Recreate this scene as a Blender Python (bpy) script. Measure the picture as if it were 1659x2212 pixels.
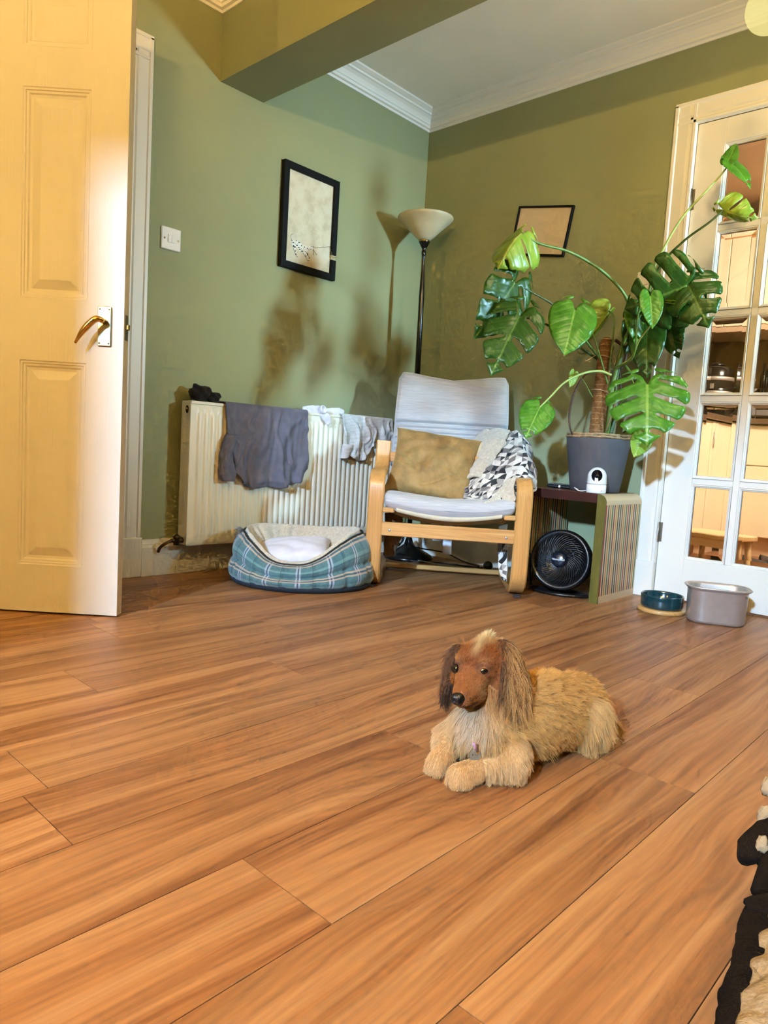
import bpy, bmesh, math, random
import numpy as np
from mathutils import Vector, Matrix, Euler
from mathutils.geometry import delaunay_2d_cdt

for _o in list(bpy.data.objects):
    bpy.data.objects.remove(_o, do_unlink=True)
SC = bpy.context.scene
COL = SC.collection
rnd = random.Random(7)
PI = math.pi

# ------------------------------------------------------------------ camera
CAM_YAW, CAM_PITCH, CAM_ROLL = (math.radians(a) for a in (42.58634676, 5.33762234, 3.44569308))
CAM_F = 1533.1                                   # focal length in pixels of the 1659 x 2212 frame
CAM_C = np.array([2.65813, -3.07359, 0.59])
_f = np.array([-math.sin(CAM_YAW) * math.cos(CAM_PITCH), math.cos(CAM_YAW) * math.cos(CAM_PITCH), -math.sin(CAM_PITCH)])
_r = np.array([math.cos(CAM_YAW), math.sin(CAM_YAW), 0.0])
_u = np.cross(_r, _f)
_c, _s = math.cos(CAM_ROLL), math.sin(CAM_ROLL)
_r, _u = _c * _r + _s * _u, -_s * _r + _c * _u
cd = bpy.data.cameras.new('camera')
cam = bpy.data.objects.new('camera', cd)
COL.objects.link(cam)
cd.sensor_fit = 'VERTICAL'
cd.sensor_height = 36.0
cd.sensor_width = 27.0
cd.lens = CAM_F / 2212.0 * 36.0
cd.clip_start = 0.02
cam.matrix_world = Matrix(((_r[0], _u[0], -_f[0], CAM_C[0]), (_r[1], _u[1], -_f[1], CAM_C[1]),
                           (_r[2], _u[2], -_f[2], CAM_C[2]), (0, 0, 0, 1)))
SC.camera = cam


def ray(px, py):
    return _f + _r * (px - 829.5) / CAM_F - _u * (py - 1106.0) / CAM_F


def at(px, py, depth):
    """the point of the room that the photograph shows at a pixel, at a known distance along the view"""
    return CAM_C + ray(px, py) * depth


def on(px, py, ax, val):
    d = ray(px, py)
    return CAM_C + d * ((val - CAM_C[ax]) / d[ax])


# ------------------------------------------------------------------ world, daylight and exposure
SC.view_settings.view_transform = 'Standard'
SC.view_settings.look = 'None'
SC.view_settings.gamma = 1.0
SC.view_settings.use_curve_mapping = False
SC.view_settings.exposure = 0.0
SC.cycles.use_denoising = True
SC.cycles.max_bounces = 7
SC.cycles.diffuse_bounces = 3
SC.cycles.glossy_bounces = 3
SC.cycles.transmission_bounces = 6
SC.cycles.transparent_max_bounces = 8
SC.cycles.use_adaptive_sampling = True
SC.cycles.adaptive_threshold = 0.11
SC.cycles.adaptive_min_samples = 12
SC.cycles.use_light_tree = False
SC.cycles.caustics_reflective = False
SC.cycles.caustics_refractive = False
SC.cycles.sample_clamp_indirect = 20.0

W = bpy.data.worlds.new('sky')
SC.world = W
W.use_nodes = True
W.node_tree.nodes['Background'].inputs[0].default_value = (0.50, 0.66, 1.0, 1)
W.node_tree.nodes['Background'].inputs[1].default_value = 0.35


def area(name, loc, target, sx, sy, power, color, spread=180.0):
    ld = bpy.data.lights.new(name, 'AREA')
    ld.shape = 'RECTANGLE'
    ld.size, ld.size_y = sx, sy
    ld.energy = power
    ld.color = color
    ld.spread = math.radians(spread)
    o = bpy.data.objects.new(name, ld)
    COL.objects.link(o)
    o.location = loc
    o.rotation_euler = (Vector(target) - Vector(loc)).to_track_quat('-Z', 'Y').to_euler()
    return o


# daylight: the sky above the houses opposite, seen through the window behind the camera, and the side window of the dining half
area('sky_light_back_window', (3.5, -8.0, 3.05), (1.6, -1.5, 0.6), 0.22, 0.26, 116.0, (0.37, 0.64, 1.0), 60)
area('sky_light_side_window', (3.82, -0.13, 1.40), (0.0, -0.42, 1.35), 0.22, 0.26, 15.5, (0.43, 0.78, 1.0), 52)


# ------------------------------------------------------------------ helpers
def lin(c):
    if isinstance(c, str):
        c = c.lstrip('#')
        c = [int(c[i:i + 2], 16) / 255 for i in (0, 2, 4)]
    return tuple((x / 12.92 if x <= 0.04045 else ((x + 0.055) / 1.055) ** 2.4) for x in c) + (1.0,)


class NT:
    """small node-tree writer"""

    def __init__(self, name):
        self.m = bpy.data.materials.new(name)
        self.m.use_nodes = True
        self.t = self.m.node_tree
        self.p = self.t.nodes['Principled BSDF']

    def n(self, kind, **kw):
        nd = self.t.nodes.new(kind)
        for k, v in kw.items():
            if k.startswith('i_'):
                key = k[2:]
                key = int(key) if key.isdigit() else key
                nd.inputs[key].default_value = v
            else:
                setattr(nd, k, v)
        return nd

    def l(self, a, b):
        self.t.links.new(a, b)

    def coords(self, kind='Object', scale=(1, 1, 1), rot=(0, 0, 0), loc=(0, 0, 0)):
        tc = self.n('ShaderNodeTexCoord')
        mp = self.n('ShaderNodeMapping')
        mp.inputs['Scale'].default_value = scale
        mp.inputs['Rotation'].default_value = rot
        mp.inputs['Location'].default_value = loc
        self.l(tc.outputs[kind], mp.inputs['Vector'])
        return mp.outputs[0]

    def noise(self, vec, scale, detail=4.0, rough=0.55, dist=0.0):
        nd = self.n('ShaderNodeTexNoise')
        nd.inputs['Scale'].default_value = scale
        nd.inputs['Detail'].default_value = detail
        nd.inputs['Roughness'].default_value = rough
        nd.inputs['Distortion'].default_value = dist
        if vec is not None:
            self.l(vec, nd.inputs['Vector'])
        return nd.outputs['Fac']

    def ramp(self, fac, stops, interp='LINEAR'):
        nd = self.n('ShaderNodeValToRGB')
        cr = nd.color_ramp
        cr.interpolation = interp
        while len(cr.elements) > 1:
            cr.elements.remove(cr.elements[-1])
        cr.elements[0].position, cr.elements[0].color = stops[0]
        for pos, c in stops[1:]:
            e = cr.elements.new(pos)
            e.color = c
        self.l(fac, nd.inputs[0])
        return nd.outputs[0]

    def mix(self, fac, a, b, mode='MIX'):
        nd = self.n('ShaderNodeMix', data_type='RGBA', blend_type=mode)
        for sock, v in ((nd.inputs[0], fac), (nd.inputs[6], a), (nd.inputs[7], b)):
            if hasattr(v, 'links'):
                self.l(v, sock)
            else:
                sock.default_value = v
        return nd.outputs[2]

    def math(self, op, a, b=None, clamp=False):
        nd = self.n('ShaderNodeMath', operation=op)
        nd.use_clamp = clamp
        for i, v in enumerate((a, b)):
            if v is None:
                continue
            if hasattr(v, 'links'):
                self.l(v, nd.inputs[i])
            else:
                nd.inputs[i].default_value = v
        return nd.outputs[0]

    def bump(self, h, strength=0.3, dist=0.002):
        nd = self.n('ShaderNodeBump')
        nd.inputs['Strength'].default_value = strength
        nd.inputs['Distance'].default_value = dist
        self.l(h, nd.inputs['Height'])
        self.l(nd.outputs[0], self.p.inputs['Normal'])

    def base(self, c):
        if hasattr(c, 'links'):
            self.l(c, self.p.inputs['Base Color'])
        else:
            self.p.inputs['Base Color'].default_value = c

    def set(self, **kw):
        for k, v in kw.items():
            self.p.inputs[k.replace('_', ' ')].default_value = v
        return self


def simple(name, color, rough=0.5, metal=0.0, var=0.0, vscale=30.0, bump=0.0, bscale=80.0, sheen=0.0, coat=0.0, spec=0.5):
    """plain surface with a little procedural tone variation and fine relief"""
    g = NT(name)
    c = lin(color)
    v = g.coords('Object')
    if var > 0:
        f = g.noise(v, vscale, 4)
        d = tuple(max(0, x * (1 - var)) for x in c[:3]) + (1,)
        b = tuple(min(1, x * (1 + var)) for x in c[:3]) + (1,)
        g.base(g.ramp(f, [(0.3, d), (0.7, b)]))
    else:
        g.base(c)
    g.set(Roughness=rough, Metallic=metal)
    g.p.inputs['Specular IOR Level'].default_value = spec
    if sheen:
        g.p.inputs['Sheen Weight'].default_value = sheen
    if coat:
        g.p.inputs['Coat Weight'].default_value = coat
        g.p.inputs['Coat Roughness'].default_value = 0.1
    if bump:
        g.bump(g.noise(v, bscale, 3), bump, 0.002)
    return g.m


class MB:
    """collects shapes; build() links them as ONE mesh object"""

    def __init__(self):
        self.v, self.f, self.mi, self.sm = [], [], [], []

    def add(self, vs, fs, mi=0, smooth=True):
        o = len(self.v)
        self.v += [tuple(float(x) for x in p) for p in vs]
        for f in fs:
            self.f.append(tuple(i + o for i in f))
            self.mi.append(mi)
            self.sm.append(smooth)
        return self

    def box(self, lo, hi, b=0.0, mi=0, M=None):
        lo, hi = np.minimum(lo, hi).astype(float), np.maximum(lo, hi).astype(float)
        b = min(b, (hi - lo).min() * 0.45)
        if b <= 0:
            vs = [(x, y, z) for x in (lo[0], hi[0]) for y in (lo[1], hi[1]) for z in (lo[2], hi[2])]
            fs = [(0, 1, 3, 2), (4, 6, 7, 5), (0, 4, 5, 1), (2, 3, 7, 6), (0, 2, 6, 4), (1, 5, 7, 3)]
        else:
            vs, idx = [], {}
            for sx in (0, 1):
                for sy in (0, 1):
                    for sz in (0, 1):
                        c = [(lo, hi)[s][k] for k, s in enumerate((sx, sy, sz))]
                        sg = [1 if s == 0 else -1 for s in (sx, sy, sz)]
                        for ax in range(3):
                            p = [c[k] + (0 if k == ax else sg[k] * b) for k in range(3)]
                            idx[(sx, sy, sz, ax)] = len(vs)
                            vs.append(p)
            fs = []
            for ax in range(3):
                a1, a2 = [k for k in range(3) if k != ax]
                for s in (0, 1):
                    q = []
                    for (s1, s2) in ((0, 0), (1, 0), (1, 1), (0, 1)):
                        k = [0, 0, 0]
                        k[ax], k[a1], k[a2] = s, s1, s2
                        q.append(idx[tuple(k) + (ax,)])
                    fs.append(tuple(q))
            for ax in range(3):
                a1, a2 = [k for k in range(3) if k != ax]
                for s1 in (0, 1):
                    for s2 in (0, 1):
                        q = []
                        for s, a in ((0, a1), (0, a2), (1, a2), (1, a1)):
                            k = [0, 0, 0]
                            k[ax], k[a1], k[a2] = s, s1, s2
                            q.append(idx[tuple(k) + (a,)])
                        fs.append(tuple(q))
            for sx in (0, 1):
                for sy in (0, 1):
                    for sz in (0, 1):
                        fs.append(tuple(idx[(sx, sy, sz, a)] for a in range(3)))
        if M is not None:
            vs = [tuple(M @ Vector(p)) for p in vs]
        return self.add(vs, fs, mi, False)

    def tube(self, path, rad, seg=10, mi=0, cap=True, flat=None, closed=False):
        """round (or flattened) tube along a path; rad a number or one per point"""
        P = [np.array(p, float) for p in path]
        n = len(P)
        R = [rad] * n if np.isscalar(rad) else list(rad)
        T = []
        for i in range(n):
            a, b = (P[(i - 1) % n], P[(i + 1) % n]) if closed else (P[max(i - 1, 0)], P[min(i + 1, n - 1)])
            t = b - a
            T.append(t / (np.linalg.norm(t) + 1e-12))
        up = np.array([0, 0, 1.0]) if abs(T[0][2]) < 0.9 else np.array([1.0, 0, 0])
        N = np.cross(np.cross(T[0], up), T[0])
        N /= np.linalg.norm(N)
        vs, fs = [], []
        for i in range(n):
            N = N - T[i] * (N @ T[i])
            N /= np.linalg.norm(N) + 1e-12
            B = np.cross(T[i], N)
            for k in range(seg):
                a = 2 * PI * k / seg
                fx, fy = (1, 1) if flat is None else flat
                vs.append(P[i] + R[i] * (fx * math.cos(a) * N + fy * math.sin(a) * B))
        m = n if closed else n - 1
        for i in range(m):
            for k in range(seg):
                j = (i + 1) % n
                fs.append((i * seg + k, i * seg + (k + 1) % seg, j * seg + (k + 1) % seg, j * seg + k))
        if cap and not closed:
            fs.append(tuple(range(seg))[::-1])
            fs.append(tuple((n - 1) * seg + k for k in range(seg)))
        return self.add(vs, fs, mi)

    def lathe(self, prof, c=(0, 0, 0), seg=32, mi=0, M=None, sx=1.0, sy=1.0):
        """profile [(radius, z)] turned about z"""
        vs, fs = [], []
        n = len(prof)
        for k in range(seg):
            a = 2 * PI * k / seg
            for r, z in prof:
                p = Vector((c[0] + r * math.cos(a) * sx, c[1] + r * math.sin(a) * sy, c[2] + z))
                vs.append(tuple(M @ p) if M is not None else tuple(p))
        for k in range(seg):
            for i in range(n - 1):
                a, b = k * n + i, ((k + 1) % seg) * n + i
                fs.append((a, b, b + 1, a + 1))
        if prof[0][0] > 1e-6:
            fs.append(tuple(k * n for k in range(seg))[::-1])
        if prof[-1][0] > 1e-6:
            fs.append(tuple(k * n + n - 1 for k in range(seg)))
        return self.add(vs, fs, mi)

    def grid(self, fn, nu, nv, mi=0, closed_u=False, closed_v=False):
        vs = [fn(i / (nu if closed_u else nu - 1), j / (nv if closed_v else nv - 1)) for i in range(nu) for j in range(nv)]
        fs = []
        for i in range(nu if closed_u else nu - 1):
            for j in range(nv if closed_v else nv - 1):
                a, b = i, (i + 1) % nu
                c, d = j, (j + 1) % nv
                fs.append((a * nv + c, b * nv + c, b * nv + d, a * nv + d))
        return self.add(vs, fs, mi)

    def prism(self, poly, fn0, fn1, mi=0, smooth=False):
        """closed polygon (2-D) carried to 3-D twice and joined: fn0 front, fn1 back"""
        n = len(poly)
        vs = [fn0(*p) for p in poly] + [fn1(*p) for p in poly]
        fs = [tuple(range(n)), tuple(range(n, 2 * n))[::-1]]
        self.add(vs, fs, mi, smooth)
        o = len(self.v) - 2 * n
        for i in range(n):
            j = (i + 1) % n
            self.f.append((o + i, o + n + i, o + n + j, o + j))
            self.mi.append(mi)
            self.sm.append(smooth)
        return self

    def sweep(self, prof, a, b, out, up=(0, 0, 1), mi=0, miter0=0.0, miter1=0.0):
        """moulding: profile [(out, up)] carried from a to b"""
        a, b, out, up = (np.array(x, float) for x in (a, b, out, up))
        d = (b - a) / np.linalg.norm(b - a)
        va = [a + out * p + up * q + d * p * miter0 for p, q in prof]
        vb = [b + out * p + up * q - d * p * miter1 for p, q in prof]
        n = len(prof)
        fs = [(i, (i + 1) % n, n + (i + 1) % n, n + i) for i in range(n)]
        fs += [tuple(range(n))[::-1], tuple(range(n, 2 * n))]
        return self.add(va + vb, fs, mi, False)

    def build(self, name, mats, parent=None, loc=None, rot=None, fix=True, sub=0, solid=0.0, smooth=None):
        me = bpy.data.meshes.new(name)
        me.from_pydata(self.v, [], self.f)
        if not isinstance(mats, (list, tuple)):
            mats = [mats]
        for m in mats:
            me.materials.append(m)
        me.polygons.foreach_set('material_index', self.mi)
        me.polygons.foreach_set('use_smooth', [bool(s) if smooth is None else smooth for s in self.sm])
        me.update()
        if fix:
            bm = bmesh.new()
            bm.from_mesh(me)
            bmesh.ops.recalc_face_normals(bm, faces=bm.faces[:])
            bm.to_mesh(me)
            bm.free()
        o = bpy.data.objects.new(name, me)
        COL.objects.link(o)
        if parent is not None:
            o.parent = parent
        if loc is not None:
            o.location = loc
        if rot is not None:
            o.rotation_euler = rot
        if solid:
            md = o.modifiers.new('thickness', 'SOLIDIFY')
            md.thickness = solid
            md.offset = 0
        if sub:
            md = o.modifiers.new('smooth', 'SUBSURF')
            md.levels = md.render_levels = sub
        return o


def empty(name, loc=(0, 0, 0), rz=0.0):
    o = bpy.data.objects.new(name, None)
    o.empty_display_size = 0.05
    COL.objects.link(o)
    o.location = loc
    o.rotation_euler = (0, 0, rz)
    return o


def tag(o, label=None, cat=None, group=None, kind=None):
    if label:
        o['label'] = label
    if cat:
        o['category'] = cat
    if group:
        o['group'] = group
    if kind:
        o['kind'] = kind
    return o


def struct(o, label=None):
    return tag(o, label, None, None, 'structure')


def thing(name, label, cat, loc=(0, 0, 0), rz=0.0, group=None):
    return tag(empty(name, loc, rz), label, cat, group)


def copy_tree(o, parent=None):
    c = o.copy()
    COL.objects.link(c)
    c.parent = parent
    for ch in list(o.children):
        copy_tree(ch, c)
    return c


def smoothstep(a, b, x):
    t = min(1.0, max(0.0, (x - a) / (b - a)))
    return t * t * (3 - 2 * t)


def bez(pts, n=16):
    """smooth curve through points (Catmull-Rom)"""
    P = [np.array(p, float) for p in pts]
    P = [2 * P[0] - P[1]] + P + [2 * P[-1] - P[-2]]
    out = []
    for i in range(1, len(P) - 2):
        for k in range(n):
            t = k / n
            a, b, c, d = P[i - 1], P[i], P[i + 1], P[i + 2]
            out.append(0.5 * ((2 * b) + (c - a) * t + (2 * a - 5 * b + 4 * c - d) * t * t + (3 * b - a - 3 * c + d) * t ** 3))
    out.append(P[-2])
    return out


def vnoise(seed):
    """cheap smooth 3-D noise made of sines"""
    r = random.Random(seed)
    K = [(np.array([r.uniform(-1, 1) for _ in range(3)]), r.uniform(0, 6.28)) for _ in range(9)]

    def f(p, s=1.0):
        p = np.asarray(p, float) * s
        return sum(math.sin(float(k @ p) * (1.5 + 0.6 * i) + ph + 1.3 * math.sin(float(k[::-1] @ p) * 1.7 + ph * 2)) for i, (k, ph) in enumerate(K)) / 9 * 1.8
    return f


# ------------------------------------------------------------------ materials
def m_wall(name, c, bump=0.12):
    g = NT(name)
    v = g.coords('Object')
    k = lin(c)
    f = g.noise(v, 1.6, 5)
    g.base(g.ramp(f, [(0.3, tuple(x * 0.94 for x in k[:3]) + (1,)), (0.7, tuple(min(1, x * 1.05) for x in k[:3]) + (1,))]))
    g.set(Roughness=0.85)
    g.p.inputs['Specular IOR Level'].default_value = 0.25
    g.bump(g.noise(v, 220, 3), bump, 0.001)
    return g.m


SAGE = m_wall('sage_green_paint', '#989a74')
CEIL = m_wall('ceiling_white_paint', '#f4eee2')
CREAMWALL = m_wall('kitchen_cream_paint', '#d9b98c')


def m_gloss_paint(name, c, grain=0.0, dirt=0.0, rough=0.35):
    g = NT(name)
    k = lin(c)
    v = g.coords('Object')
    col = g.ramp(g.noise(v, 3.0, 5), [(0.3, tuple(x * 0.95 for x in k[:3]) + (1,)), (0.7, k)])
    if dirt:
        n = g.noise(v, 38, 6, 0.7)
        col = g.mix(g.math('MULTIPLY', g.ramp(n, [(0.66, (0, 0, 0, 1)), (0.74, (1, 1, 1, 1))]), dirt), col, lin('#8a7f6c'))
    g.base(col)
    g.set(Roughness=rough)
    if grain:
        v2 = g.coords('Object', (60, 60, 1.6))
        w = g.noise(v2, 3.0, 6, 0.65, 0.8)
        g.bump(w, grain, 0.003)
    return g.m


TRIM = m_gloss_paint('white_gloss_trim', '#e9e2d4')
DOORWHITE = m_gloss_paint('white_grained_door_paint', '#ddd4c4', 0.35, 0.15, 0.38)
CORNICE = m_gloss_paint('cornice_white', '#f4efe8', rough=0.6)


def m_floor():
    g = NT('oak_laminate')
    oi = g.n('ShaderNodeObjectInfo')
    tc = g.n('ShaderNodeTexCoord')
    off = g.n('ShaderNodeCombineXYZ')
    g.l(g.math('MULTIPLY', oi.outputs['Random'], 37.0), off.inputs[0])
    g.l(g.math('MULTIPLY', oi.outputs['Random'], 91.0), off.inputs[1])
    add = g.n('ShaderNodeVectorMath', operation='ADD')
    g.l(tc.outputs['Object'], add.inputs[0])
    g.l(off.outputs[0], add.inputs[1])

    def mp(scale):
        m = g.n('ShaderNodeMapping')
        m.inputs['Scale'].default_value = scale
        g.l(add.outputs[0], m.inputs['Vector'])
        return m.outputs[0]
    # slow figure: wide streaks along the plank, some bending into cathedrals
    warp = g.noise(mp((3.0, 0.9, 1)), 1.0, 2, 0.5)
    wv = g.n('ShaderNodeCombineXYZ')
    g.l(g.math('MULTIPLY', warp, 2.6), wv.inputs[0])
    a2 = g.n('ShaderNodeVectorMath', operation='ADD')
    g.l(mp((9.0, 0.55, 1)), a2.inputs[0])
    g.l(wv.outputs[0], a2.inputs[1])
    broad = g.noise(a2.outputs[0], 1.0, 3, 0.55, 0.3)
    c1 = g.ramp(broad, [(0.28, lin('#6e3f1e')), (0.40, lin('#9c6435')), (0.50, lin('#c48c56')), (0.62, lin('#d6a26a')), (0.78, lin('#b47d4c'))])
    a3 = g.n('ShaderNodeVectorMath', operation='ADD')
    g.l(mp((34.0, 0.8, 1)), a3.inputs[0])
    g.l(wv.outputs[0], a3.inputs[1])
    streak = g.noise(a3.outputs[0], 1.0, 4, 0.6, 0.5)
    c1 = g.mix(0.50, c1, g.ramp(streak, [(0.30, lin('#6e4122')), (0.42, lin('#9c6638')), (0.55, lin('#cf9860')), (0.70, lin('#e6b880'))]))
    # growth rings / fine grain
    wave = g.n('ShaderNodeTexWave', wave_type='BANDS', bands_direction='X')
    wave.inputs['Scale'].default_value = 3.0
    wave.inputs['Distortion'].default_value = 6.0
    wave.inputs['Detail'].default_value = 2.0
    wave.inputs['Detail Scale'].default_value = 0.8
    g.l(a2.outputs[0], wave.inputs['Vector'])
    c2 = g.mix(0.15, c1, g.ramp(wave.outputs['Fac'], [(0.0, lin('#8a5a38')), (1.0, lin('#ecc596'))]), 'OVERLAY')
    fine = g.noise(mp((190, 5.0, 1)), 1.0, 3, 0.7)
    c3 = g.mix(0.22, c2, g.ramp(fine, [(0.3, lin('#6e4c34')), (0.65, lin('#e6cdae'))]), 'OVERLAY')
    # knots
    vo = g.n('ShaderNodeTexVoronoi')
    vo.inputs['Scale'].default_value = 1.0
    g.l(mp((5.0, 1.9, 1)), vo.inputs['Vector'])
    kn = g.ramp(vo.outputs['Distance'], [(0.02, (1, 1, 1, 1)), (0.12, (0, 0, 0, 1))])
    c4 = g.mix(g.math('MULTIPLY', kn, 0.45), c3, lin('#6d3f22'))
    hue = g.n('ShaderNodeHueSaturation')
    g.l(g.math('ADD', g.math('MULTIPLY', oi.outputs['Random'], 0.10), 0.55), hue.inputs['Value'])
    hue.inputs['Saturation'].default_value = 0.98
    g.l(c4, hue.inputs['Color'])
    g.base(hue.outputs[0])
    g.l(g.ramp(fine, [(0.2, (0.36, 0.36, 0.36, 1)), (0.8, (0.50, 0.50, 0.50, 1))]), g.p.inputs['Roughness'])
    g.p.inputs['Specular IOR Level'].default_value = 0.45
    g.bump(fine, 0.10, 0.0015)
    return g.m


FLOOR = m_floor()
GROOVE = simple('floor_groove_dark', '#3a2416', 0.8)


def m_wood(name, c0, c1, rough=0.4, axis=2, scale=40.0, coat=0.2):
    g = NT(name)
    s = [scale, scale, scale]
    s[axis] = scale * 0.04
    v = g.coords('Object', tuple(s))
    n = g.noise(v, 1.0, 5, 0.6, 0.6)
    w = g.n('ShaderNodeTexWave', wave_type='BANDS', bands_direction='DIAGONAL')
    w.inputs['Scale'].default_value = 1.2
    w.inputs['Distortion'].default_value = 8.0
    w.inputs['Detail'].default_value = 3.0
    g.l(v, w.inputs['Vector'])
    c = g.ramp(n, [(0.3, lin(c0)), (0.7, lin(c1))])
    c = g.mix(0.22, c, g.ramp(w.outputs['Fac'], [(0, lin(c0)), (1, lin(c1))]))
    g.base(c)
    g.set(Roughness=rough)
    g.p.inputs['Coat Weight'].default_value = coat
    g.p.inputs['Coat Roughness'].default_value = 0.15
    g.bump(n, 0.08, 0.001)
    return g.m


BRASS = simple('polished_brass', '#c9a45c', 0.16, 1.0, 0.08, 40)
BRASSPALE = simple('worn_pale_brass', '#cfd2b6', 0.22, 1.0, 0.1, 60)
STEEL = simple('brushed_steel', '#c4bfba', 0.36, 0.7, 0.06, 30)
HINGE = simple('dull_hinge_metal', '#8a8272', 0.4, 0.9, 0.1, 60)
BLACK = simple('black_paint', '#0b0a0a', 0.35, var=0.1)
PLASTICWHITE = simple('white_plastic', '#e8e2da', 0.3)
DARKHOLE = simple('dark_recess', '#120d08', 0.9)


def m_glass():
    g = NT('clear_glass')
    g.set(Roughness=0.0, IOR=1.45)
    g.p.inputs['Base Color'].default_value = (0.97, 0.98, 0.97, 1)
    g.p.inputs['Transmission Weight'].default_value = 1.0
    return g.m


GLASS = m_glass()


# ------------------------------------------------------------------ the room shell
RX, RY, RZ = 3.6, -4.6, 2.385          # side wall, back wall, ceiling
T = 0.12
mb = MB()
# left wall with the doorway to the hall
mb.box((-T, -1.775, 0), (0, T, RZ + 0.2)).box((-T, RY - T, 0), (0, -2.555, RZ + 0.2)).box((-T, -2.555, 2.005), (0, -1.775, RZ + 0.2))
struct(mb.build('wall_left', SAGE), 'sage green wall with the radiator and the framed dog print')
mb = MB()
mb.box((0, 0, 0), (1.435, T, RZ + 0.2)).box((2.255, 0, 0), (RX + T, T, RZ + 0.2)).box((1.435, 0, 2.012), (2.255, T, RZ + 0.2))
struct(mb.build('wall_right', SAGE), 'olive green wall with the glazed kitchen door')
mb = MB()
mb.box((RX, RY - T, 0), (RX + T, -0.55, RZ + 0.2)).box((RX, -0.03, 0), (RX + T, 0, RZ + 0.2))
mb.box((RX, -0.55, 0), (RX + T, -0.03, 0.95)).box((RX, -0.55, 1.80), (RX + T, -0.03, RZ + 0.2))
struct(mb.build('wall_side', SAGE), 'sage green side wall with a small window')
mb = MB()
mb.box((0, RY - T, 0), (1.765, RY, RZ + 0.2)).box((3.25, RY - T, 0), (RX, RY, RZ + 0.2))
mb.box((1.765, RY - T, 0), (3.25, RY, 0.75)).box((1.765, RY - T, 2.15), (3.25, RY, RZ + 0.2))
struct(mb.build('wall_back', SAGE), 'sage green wall with the wide window')
for nm, lo, hi, ax, lab in (('window_1', (1.765, RY - 0.08, 0.75), (3.25, RY - 0.03, 2.15), 1, 'wide white framed window in the back wall'),
                            ('window_2', (RX + 0.03, -0.55, 0.95), (RX + 0.08, -0.03, 1.80), 0, 'small white framed window in the side wall')):
    w = struct(empty(nm, lo), lab)
    fr = MB()
    l, h = np.array(lo), np.array(hi)
    k = 1 - ax
    t = 0.045
    for a, b in (((0, 0), (t, 1)), ((1, 0), (-t, 1))):
        p, q = l.copy(), h.copy()
        p[k], q[k] = ((l[k], l[k] + t) if a[0] == 0 else (h[k] - t, h[k]))
        fr.box(p - l, q - l, 0.004)
    for z0, z1 in ((l[2], l[2] + t), (h[2] - t, h[2])):
        p, q = l.copy(), h.copy()
        p[2], q[2] = z0, z1
        p[k] += t
        q[k] -= t
        fr.box(p - l, q - l, 0.004)
    fr.build('window_frame', TRIM, w)
mb = MB()
mb.box((0, RY, RZ), (RX, 0, RZ + 0.06))
struct(mb.build('ceiling', CEIL), 'white ceiling of the dining half and the sitting half')
mb = MB()
mb.box((0, -1.336, 2.043), (RX, -1.115, RZ))
struct(mb.build('beam', SAGE), 'boxed green beam crossing the ceiling')
# hall behind the open door
mb = MB()
mb.box((-1.25, -3.2, 0), (-1.15, -1.2, RZ))
struct(mb.build('wall_hall', CREAMWALL), 'hall wall beyond the open white door')

# cornice
CP = [(0, 0), (0.006, 0.0), (0.008, 0.010), (0.020, 0.012), (0.021, 0.024), (0.027, 0.026), (0.030, 0.034), (0.038, 0.046), (0.052, 0.056),
      (0.060, 0.058), (0.062, 0.066), (0.070, 0.068), (0.078, 0.072), (0.086, 0.075), (0.090, 0.081), (0, 0.081)]
ZC = RZ - 0.081
for i, (a, b, out, m0, m1) in enumerate((
        ((0, -1.115, ZC), (0, 0, ZC), (1, 0, 0), 0, 1), ((0, 0, ZC), (RX, 0, ZC), (0, -1, 0), 1, 0),
        ((0, RY, ZC), (0, -1.336, ZC), (1, 0, 0), 0, 1), ((0, -1.336, ZC), (RX, -1.336, ZC), (0, -1, 0), 1, 0))):
    o = MB().sweep(CP, a, b, out, (0, 0, 1), 0, m0, m1).build('trim_%d' % (i + 1), CORNICE)
    struct(o, ('moulded white cornice above the radiator wall', 'moulded white cornice above the kitchen door wall',
               'moulded cornice of the sitting half above the open door', 'moulded cornice along the beam')[i])

# baseboards
BP = [(0, 0), (0.017, 0), (0.017, 0.118), (0.013, 0.126), (0.013, 0.134), (0.007, 0.146), (0.0, 0.150)]
o = MB().sweep(BP, (0, -1.635, 0), (0, 0, 0), (1, 0, 0), (0, 0, 1), 0, 0, 1).build('baseboard_left', TRIM)
struct(o, 'cream gloss baseboard below the radiator')
o = MB().sweep(BP, (0, 0, 0), (1.365, 0, 0), (0, -1, 0), (0, 0, 1), 0, 1, 0).build('baseboard_right', TRIM)
struct(o, 'white baseboard behind the armchair and the striped table')

# architraves (profile: out from wall, across)
AP = [(0, 0), (0.020, 0), (0.020, 0.012), (0.015, 0.016), (0.017, 0.058), (0.012, 0.064), (0.012, 0.072), (0.018, 0.078), (0.018, 0.088), (0, 0.092)]


def architrave(name, verticals, head, block, label):
    root = struct(empty(name, (0, 0, 0)), label)
    for a, b, out, up in verticals:
        MB().sweep(AP, a, b, out, up, 0).build('jamb_moulding', TRIM, root)
    a, b, out, up = head
    MB().sweep(AP, a, b, out, up, 0).build('head_moulding', TRIM, root)
    for lo, hi in block:
        MB().box(lo, hi, 0.004).build('plinth_block', TRIM, root)
    return root


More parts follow.
